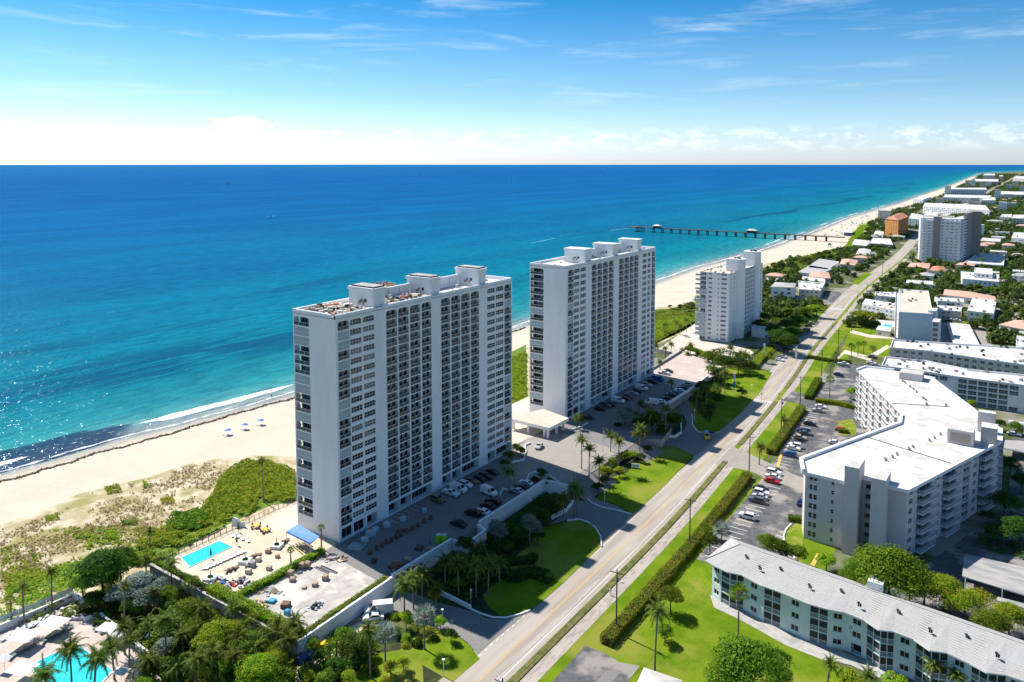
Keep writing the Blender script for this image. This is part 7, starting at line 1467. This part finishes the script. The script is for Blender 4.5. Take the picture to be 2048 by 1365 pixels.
for i,(a,c) in enumerate(((zx(1690,690),zx(1830,750)),(zx(1745,680),zx(1915,755)))):
    x0,y0=G(*a,3.05);x1,y1=G(*c,3.05);b=MB();L_=math.dist((x0,y0),(x1,y1));b.b2(0,L_,-.35,-.25,0,.25);b.b2(0,L_,.25,.35,0,.25);b.b2(0,L_,-.25,.25,0,.03,1);o=b.build('drain_trench',[CONC,DARK],None,(x0,y0,3.03),math.atan2(y1-y0,x1-x0));tag(o,'%s long open drain slot in the bare slab'%('left hand','right hand')[i],'drain')
def heap(name,px,z,n,ms,sp,label,seed,hmax=.8,s0=.15,s1=.7):
    g=random.Random(seed);x,y=G(*px,z);b=MB()
    for i in range(n):
        a=g.gauss(0,sp[0]);c=g.gauss(0,sp[1]);h=g.uniform(.1,hmax)*max(.25,1-abs(a)/sp[0]/3);b.box((a,c,h/2),(g.uniform(s0,s1),g.uniform(s0,s1)*1.6,h),g.randrange(len(ms)),g.uniform(0,3))
    o=b.build(name,ms,None,(x,y,z),.4);return tag(o,label,'debris',kind='stuff')
heap('rubble_heap',zx(700,890),3.04,150,[METAL,CONC,W,PAINT['blue'],RED,SANDL,DARK],(2.2,1.6),'heap of poles and scrap',2,1.)
heap('rubble_heap',zx(950,850),3.04,60,[METAL,CONC,W,DARK],(1.8,.7),'row of scrap',4,.9);heap('rubble_heap',zx(1060,1090),3.05,60,[BROWN,CONC,YELL,DARK],(1.3,1.1),'timber scraps',6,.7)
heap('rubble_heap',zx(1700,1095),3.05,30,[METAL,DARK,W],(.8,.8),'scrap tools',7,1.);heap('rubble_heap',zx(1200,930),3.05,70,[BROWN,CONC,CONC],(1.8,.8),'branch scraps',9,.35,.05,.9);heap('rubble_heap',zx(1850,600),3.05,60,[CONC,SANDL,METAL,BROWN],(2.6,.8),'slab scraps',10,.5)
heap('rubble_heap',(820,1140),3.05,60,[BROWN,DARK,METAL,CARD],(2.4,1.1),'shaded work scraps',14,.8);heap('rubble_heap',(800,1150),3.05,30,[CONC,DARK],(1.5,.8),'shaded work scraps',15,.5)
for i,(a,c) in enumerate(((540,940),(600,965),(660,930),(690,975),(740,1000))): 
    x,y=G(*zx(a,c),3.04);t=thing('plastic_barrier','red and white plastic barrier piece, %s from the left at the terrace corner'%ORD[i],'barrier',(x,y,3.04),(.5,2.,.4,2.1,.6)[i],'plastic barriers at the terrace corner');b=MB();b.add([(-1,-.25,0),(1,-.25,0),(1,.25,0),(-1,.25,0),(-.95,-.08,.9),(.95,-.08,.9),(.95,.08,.9),(-.95,.08,.9)],[(0,1,5,4),(1,2,6,5),(2,3,7,6),(3,0,4,7),(4,5,6,7)]);b.build('body',ORNG if i%2==0 else W,t);b=MB();b.box((0,0,.97),(1.9,.14,.08));b.build('top_rail',W if i%2==0 else ORNG,t)
# blue awning
cs=[G(572.5,1062.5,6.2),G(596,1048,7.4),G(639,1073,7.4),G(620,1086,6.2)];x,y=cs[0];t=thing('awning','bright blue sloping awning on white posts at the foot of the nearest tower','awning',(x,y,3.04));b=MB()
v=[(cs[0][0]-x,cs[0][1]-y,3.1),(cs[3][0]-x,cs[3][1]-y,3.1),(cs[2][0]-x,cs[2][1]-y,4.3),(cs[1][0]-x,cs[1][1]-y,4.3)];b.add(v,[(0,1,2,3)]);b.add([(p[0],p[1],p[2]-.08) for p in v],[(3,2,1,0)]);b.add([v[0],v[1],(v[1][0],v[1][1],2.7),(v[0][0],v[0][1],2.7)],[(3,2,1,0)]);b.add([v[1],v[2],(v[1][0],v[1][1],2.7)],[(2,1,0)]);b.add([v[0],v[3],(v[0][0],v[0][1],2.7)],[(0,1,2)]);b.build('canvas',M('awning_blue',(.06,.20,.62),(.07,.24,.68),.8,rough=.6),t)
for p in(v[0],v[1],((v[0][0]+v[1][0])/2,(v[0][1]+v[1][1])/2,0)): b=MB();b.tube([(0,0,0),(0,0,2.75)],.07,6);b.build('post',W,t,(p[0],p[1],0))
b=MB();mx=((v[0][0]+v[2][0])/2,(v[0][1]+v[2][1])/2)
for k in range(5): b.box((mx[0],mx[1]-1.6+k*.8,.35+k*.06),(5.5,.25,.1),0,-.25)
b.build('bench_boards',YELP,t)
# twin folded white canvas and dark closed umbrellas
for i,p in enumerate(((905,330),(890,465),(625,600))):
    x,y=G(*zx(*p),3.04);t=thing('closed_umbrella','closed navy umbrella, %s from the right by the narrow pool'%ORD[i],'umbrella',(x,y,3.04));b=MB();b.tube([(0,0,0),(0,0,2.6)],.05,5);b.build('pole',DARK,t);b=MB();b.tube([(0,0,.9),(0,0,1.8),(0,0,2.7)],[.26,.22,.05],8);b.build('furled_canopy',PAINT['navy'],t)
x,y=G(*zx(905,280),3.04);t=thing('slatted_screen','white canvas sculpture like screen at the dune fence','screen',(x,y,3.04),.5);b=MB();b.add([(-1.8,0,0),(1.8,0,0),(1.8,0,1.7),(.6,.1,1.2),(-.2,0,2.3),(-1.2,0,2.6),(-1.8,0,1.9),(-1.8,.3,0),(1.8,.3,0),(1.8,.3,1.7),(.6,.4,1.2),(-.2,.3,2.3),(-1.2,.3,2.6),(-1.8,.3,1.9)],[(0,1,2,3,4,5,6),(13,12,11,10,9,8,7)]+[(i,i+7,(i+1)%7+7,(i+1)%7) for i in range(7)]);b.build('panel',W,t)
for i,p in enumerate(((1085,285),(1180,325))):
    x,y=G(*zx(*p),3.04);t=thing('picnic_table','yellowish table and chairs, %s one before the dune fence'%('left','right')[i],'table',(x,y,3.04),.5*i,'tables before the dune fence');b=MB();b.box((0,0,.72),(1.5,1.5,.08));b.build('tabletop',YELL,t)
    for k in range(4): b=MB();b.box((0,0,.42),(.5,.5,.06));b.box((0,.24,.7),(.5,.06,.55));b.box((0,0,.2),(.4,.4,.4));b.build('chair_seat',BROWN,t,(1.2*math.cos(k*PI/2),1.2*math.sin(k*PI/2),0),k*PI/2-PI/2)
# dark fence of the terrace towards the dune
def fence(P,z,h,label,m,step=1.6,rails=2,pick=.35):
    t=thing('fence',label,'fence',(P[0][0],P[0][1],z))
    for i in range(len(P)-1):
        a=Vector(P[i]);c=Vector(P[i+1]);d=c-a;L_=d.length;an=math.atan2(d.y,d.x);n=max(1,int(L_/step));o=a-Vector(P[0])
        for k in range(n+1):
            if ('fp',h,m.name) not in _wm: b=MB();b.box((0,0,h/2),(.1,.1,h));_wm[('fp',h,m.name)]=b.mesh('post',m)
            q=o+d*(k/n);link('post',_wm[('fp',h,m.name)],t,(q.x,q.y,0),an)
        b=MB()
        for r_ in range(rails): b.b2(0,L_,-.03,.03,h*(.12+.8*r_/(rails-1)),h*(.12+.8*r_/(rails-1))+.06)
        for k in range(int(L_/pick)): b.b2(k*pick+.1,k*pick+.13,-.012,.012,h*.14,h*.92)
        b.build('rail_panel',m,t,(o.x,o.y,0),an)
fence([(-172.9,97),(-172.8,110),(-172.7,124),(-172.6,138.5),(-167,148)],3.,1.6,'dark metal picket fence between the terrace and the dune',DARK)
fence([(-144.9,98),(-144.8,110),(-144.8,122)],3.02,1.3,'grey metal fence along the terrace hedge',METAL)
# ------------------------------------------------------------------ shaded deck works
zy=lambda a,c:(680+a/3.539,900+c/3.539)
b=MB();b.tube([(0,0,0),(.02,0,.4),(0,0,1.05)],[.48,.56,.46],10);b.tube([(0,0,1.0),(0,0,1.15)],[.4,.25],8,1);POT=b.mesh('root_ball_pot',[BROWN,MULCH])
for i,p in enumerate(((210,735),(258,708),(297,686),(330,662),(365,646),(397,626),(430,610),(470,586),(510,566),(555,542),(597,515),(642,492))):
    x,y=G(*zy(*p),3.04);tag(link('planter_pot',POT,None,(x,y,3.04),i*.7),'%s brown earth tub from the left in the long row on the shaded deck'%ORD[i],'tub','row of earth tubs on the shaded deck')
for i,p in enumerate(((175,655),(205,612),(235,605),(252,580),(330,548),(447,500),(598,440))):
    x,y=G(*zy(*p),3.04);t=thing('builders_bag','white builders bag, %s from the left at the foot of the tower'%ORD[i],'bag',(x,y,3.04),i*.4,'white builders bags');b=MB();b.prism([(-.75,-.6),(.75,-.65),(.8,.6),(-.7,.7)],0,(1.3,1.4,1.3,1.2,1.4,.9,.9)[i]);b.build('sack',TAR,t)
for i,p in enumerate(((697,655),(737,655))):
    x,y=G(*zy(*p),3.04);t=thing('portable_toilet','lime green portable toilet, %s one of the pair by the jogged wall'%('left','right')[i],'portable toilet',(x,y,3.04),0,'pair of portable toilets');b=MB();b.box((0,0,1.05),(1.1,1.1,2.1));b.build('cabin',LIME,t);b=MB();b.b2(-.36,.36,-.585,-.56,.2,1.9);b.build('door',M('lime_door',(.2,.5,.02),rough=.5) if i==0 else _ld,t) if False else b.build('door',LIME,t);b=MB();b.add([(-.6,-.6,2.1),(.6,-.6,2.1),(.6,.6,2.1),(-.6,.6,2.1),(0,-.4,2.35),(0,.4,2.35)],[(0,1,4),(1,2,5,4),(2,3,5),(3,0,4,5)]);b.build('roof',TAR,t)
for i,(p,m) in enumerate((((385,830),BROWN),((480,780),CARD),((525,795),PAINT['blue']),((120,690),CONC),((430,830),BROWN),((560,705),MULCH),((240,795),DARK),((640,700),CARD),((425,580),BROWN))): crate(zy(*p),3.04,(2.2,1.8,2.,4.,1.4,1.6,1.,1.4,1.6)[i],m,('brown pallet pile near the slab corner','tan pallet in the shade by the white wall','blue tarp covered pile by the white wall','wide low grey slab stack at the tower foot','small brown pile beside the pallet pile','round earth pile before the toilets','dark machine in the shade by the slab edge','tan board pile before the orange worker','brown root pile behind the tub row')[i],.3,'pallet_stack','pallet',(.7,.5,.5,.35,.8,.8,.8,.3,.6)[i])
b=MB()
for k in range(9): b.add([(-143.6+.0*k,147+k*2.1,3.06),(-139.2,147+k*2.1,3.06),(-139.2,147.12+k*2.1,3.06),(-143.6,147.12+k*2.1,3.06)],[(0,1,2,3)])
for k in range(7): b.add([(-141.4,131+k*3.,3.06),(-141.2,131+k*3.,3.06),(-141.2,132.3+k*3.,3.06),(-141.4,132.3+k*3.,3.06)],[(0,1,2,3)])
tag(b.build('deck_markings',WHITEP),kind='structure')
# yellow digger and blue bins by the sand path
x,y=G(640,1300,.25);t=thing('loader','yellow loader machine half hidden by fan palms at the bottom','construction machine',(x,y,.25),.8);b=MB();b.box((0,0,1.1),(3.4,1.5,.9));b.box((-.9,0,1.9),(1.1,1.3,.9));b.build('body',YELL,t);b=MB();b.tube([(1.2,0,1.4),(2.6,0,2.2),(3.6,0,.8)],.18,6);b.box((3.7,0,.6),(.7,1.8,.7));b.build('boom',YELL,t);b=MB();b.b2(-1.42,-.38,-.67,.67,2.0,2.6);b.build('cab_window',GLASS,t)
for sx in(-1.1,1.1):
    for sy in(-.85,.85): o=link('wheel',WH,t,(sx,sy,.5));o.scale=(1.6,1.4,1.6)
for i,p in enumerate(((617,1317),(605,1324))): crate(p,.25,1.6,PAINT['blue'],'blue bin %s beside the yellow loader'%('right','left')[i],.3,'bin','bin',1.1)
# ------------------------------------------------------------------ lower left pool deck
sheet('pink_pool_deck',[(-20,1265),(107,1223),(148,1206),(205,1240),(310,1340),(360,1420),(-20,1460)],.3,PINKP)
poolat([(151,1287),(58,1333),(150,1425),(224,1342)],.34,'bright cyan pool at the lower left corner behind palms',.4)
lowwall([(-20,1271),(0,1265),(107,1219),(148,1200),(176,1219)],.1,1.6,'white wall with glass fence along the dune side of the lower pool deck',.35,'white_wall',cap=True)
lowwall([(202,1240),(262,1292),(300,1322)],.1,1.5,'white wall at the right of the lower pool deck',.35,'white_wall',cap=True)
t=thing('glass_fence','frosted glass fence panels on the white wall of the lower pool deck','fence',(*G(0,1262,0),1.7))
A=Vector(G(-20,1268,0));Bq=Vector(G(148,1198,0))
GLF=M('frosted_glass',(.55,.62,.60),(.48,.55,.53),2.,rough=.4)
for k in range(12): p=A.lerp(Bq,k/12)-Vector(t.location[:2]);q=A.lerp(Bq,(k+.93)/12)-Vector(t.location[:2]);b=MB();b.add([(p.x,p.y,0),(q.x,q.y,0),(q.x,q.y,1.2),(p.x,p.y,1.2)],[(0,1,2,3)]);b.build('glass_panel',GLF,t);b=MB();b.box((p.x,p.y,.6),(.08,.08,1.2));b.build('post',METAL,t)
zp=lambda a,c:(a/6.35,1150+c/6.35)
for i,p in enumerate(((55,825),(160,772),(265,722),(350,690),(445,642),(540,605),(640,552))): lounger(zp(*p),.32,CANV,'%s white lounger from the left along the wall of the lower pool deck'%ORD[i],.35,'white loungers of the lower pool deck',s=1.25)
GL2=M('green_sling',(.10,.16,.15),rough=.7)
for i,p in enumerate(((195,1025),(310,968),(405,922),(600,832),(690,792),(782,748),(880,690))): lounger(zp(*p),.32,GL2,'%s grey green lounger from the left beside the lower pool'%ORD[i],.35+PI,'grey green loungers of the lower pool deck',s=1.25)
for i,(p,r) in enumerate((((310,905),2.6),((690,735),2.6),((1370,800),1.9),((290,1330),2.4),((1545,1370),1.4),((1500,860),1.6),((60,1200),1.2))): parasol(zp(*p),.32,r,2.7,CANV,'white square umbrella of the lower pool deck, %s'%('left of the wall pair','right of the wall pair','the one beside the raised planter','one at the bottom left pool corner','the small one right of the pool','the crumpled one by the right wall','the one at the left edge')[i],'patio_umbrella',True,'white square umbrellas',.35)
for i in range(4):
    x,y=G(*zp(860+i*36,450+i*38),.32);b=MB();b.box((0,0,.25+.02*i),(3.2,.7,.5));tag(b.build('stone_bench',W2,None,(x,y,.3),.55),'%s long white slab bench from the top in the corner of the lower pool deck'%ORD[i],'bench','white slab benches')
def pbox(P,z,h,label):
    P=ccw([G(u,v,z) for u,v in P]);x,y=P[0];t=thing('raised_planter',label,'planter',(x,y,z));b=MB();b.prism([(p[0]-x,p[1]-y) for p in P],0,h,0,1);b.build('box',[W,MULCH],t);ctr=(sum(p[0] for p in P)/len(P)-x,sum(p[1] for p in P)/len(P)-y)
    for k in range(3): o=link('shrub',CROWN['bushd'][k%2],t,(ctr[0]+(k-1)*1.2,ctr[1]+(k-1)*.6,h-.3));o.scale=(1.5,1.5,1.)
pbox([zp(980,520),zp(1080,600),zp(1240,530),zp(1130,440)],.3,1.1,'raised white planter with a palm stub right of the slab benches');pbox([zp(1200,690),zp(1270,760),zp(1420,680),zp(1300,600)],.3,1.1,'second raised white planter below the slab bench planter')
for i,p in enumerate(((430,1280,'blue'),(468,1272,'blue'),(448,1290,'white'))): crate((290+i*11,1281-i*5),.2,1.3,PAINT[p[2]] ,'%s covered cart under the palms, %s from the left'%(p[2],ORD[i]),.5,'covered_cart','cart',.8)
# ------------------------------------------------------------------ orange boom lift, park things, boats
x,y=G(1736,650,.15);t=thing('boom_lift','orange boom lift reaching up beside the blue grey block','boom lift',(x,y,.15),-.1);b=MB();b.box((0,0,.9),(4.2,2.3,.8));b.box((-.8,0,1.7),(2.6,1.9,.9));b.build('chassis',ORNG,t)
ex,ey=G(1779,609,13.);b=MB();b.tube([(-1,0,2.),(ex-x,ey-y,13.)],[.32,.18],6);b.build('boom',[M('boom_paint',(.7,.35,.12),rough=.5)],t,(0,0,0),.1);b=MB();b.box((ex-x+.3,ey-y,12.9),(1.6,1.,1.1));b.build('basket',DARK,t,(0,0,0),.1)
for sx in(-1.4,1.4):
    for sy in(-1,1): o=link('wheel',WH,t,(sx,sy,.55));o.scale=(1.7,1.7,1.7)
x,y=G(1752,662,.15);block('pool_house','tan pool house beside the little park pool',[(1752,660),(1780,664),(1783,656),(1757,652)],3.4,1,CREAM,'pool house',.2)
def boat(u,v,s,label):
    x,y=G(u,v,SL);t=thing('boat',label,'boat',(x,y,SL),.8);b=MB();b.add([(-4*s,-1.3*s,1.*s),(3*s,-1.3*s,1.1*s),(5*s,0,1.4*s),(3*s,1.3*s,1.1*s),(-4*s,1.3*s,1.*s),(-3.8*s,-.9*s,-.2),(3*s,-.6*s,-.2),(3*s,.6*s,-.2),(-3.8*s,.9*s,-.2)],[(0,1,2,3,4),(0,5,6,1),(1,6,2),(2,6,7),(2,7,3),(3,7,8,4),(4,8,5,0)]);b.build('hull',W,t);b=MB();b.box((-.5*s,0,1.7*s),(2.6*s,1.6*s,1.3*s));b.build('cabin',PAINT['navy'],t)
boat(542,434,1.1,'small motor boat alone on the blue sea left of the towers');boat(1023,357,3.,'tiny boat near the horizon above the towers')
for i,(u,v) in enumerate(((455,368),(838,353),(1205,352))): boat(u,v,3.,'speck of a boat on the horizon water, %s from the left'%ORD[i])
# boat wake towards the pier head: a long low foam ridge
W0=[G(u,v,SL) for u,v in((1060,487),(1110,477),(1170,468),(1220,461),(1270,456),(1310,453))];b=MB();vs=[];
for i,p in enumerate(W0): w_=1.2+(len(W0)-i)*1.1;vs+=[(p[0],p[1]-w_,SL+.02),(p[0],p[1],SL+.25),(p[0],p[1]+w_,SL+.02)]
b.add(vs,[(3*i+k,3*i+k+3,3*i+k+4,3*i+k+1)[::-1] for i in range(len(W0)-1) for k in range(2)]);wk=b.build('boat_wake',M('wake_foam',(.30,.52,.62),(.10,.33,.45),.05,rough=.7));tag(wk,kind='stuff')
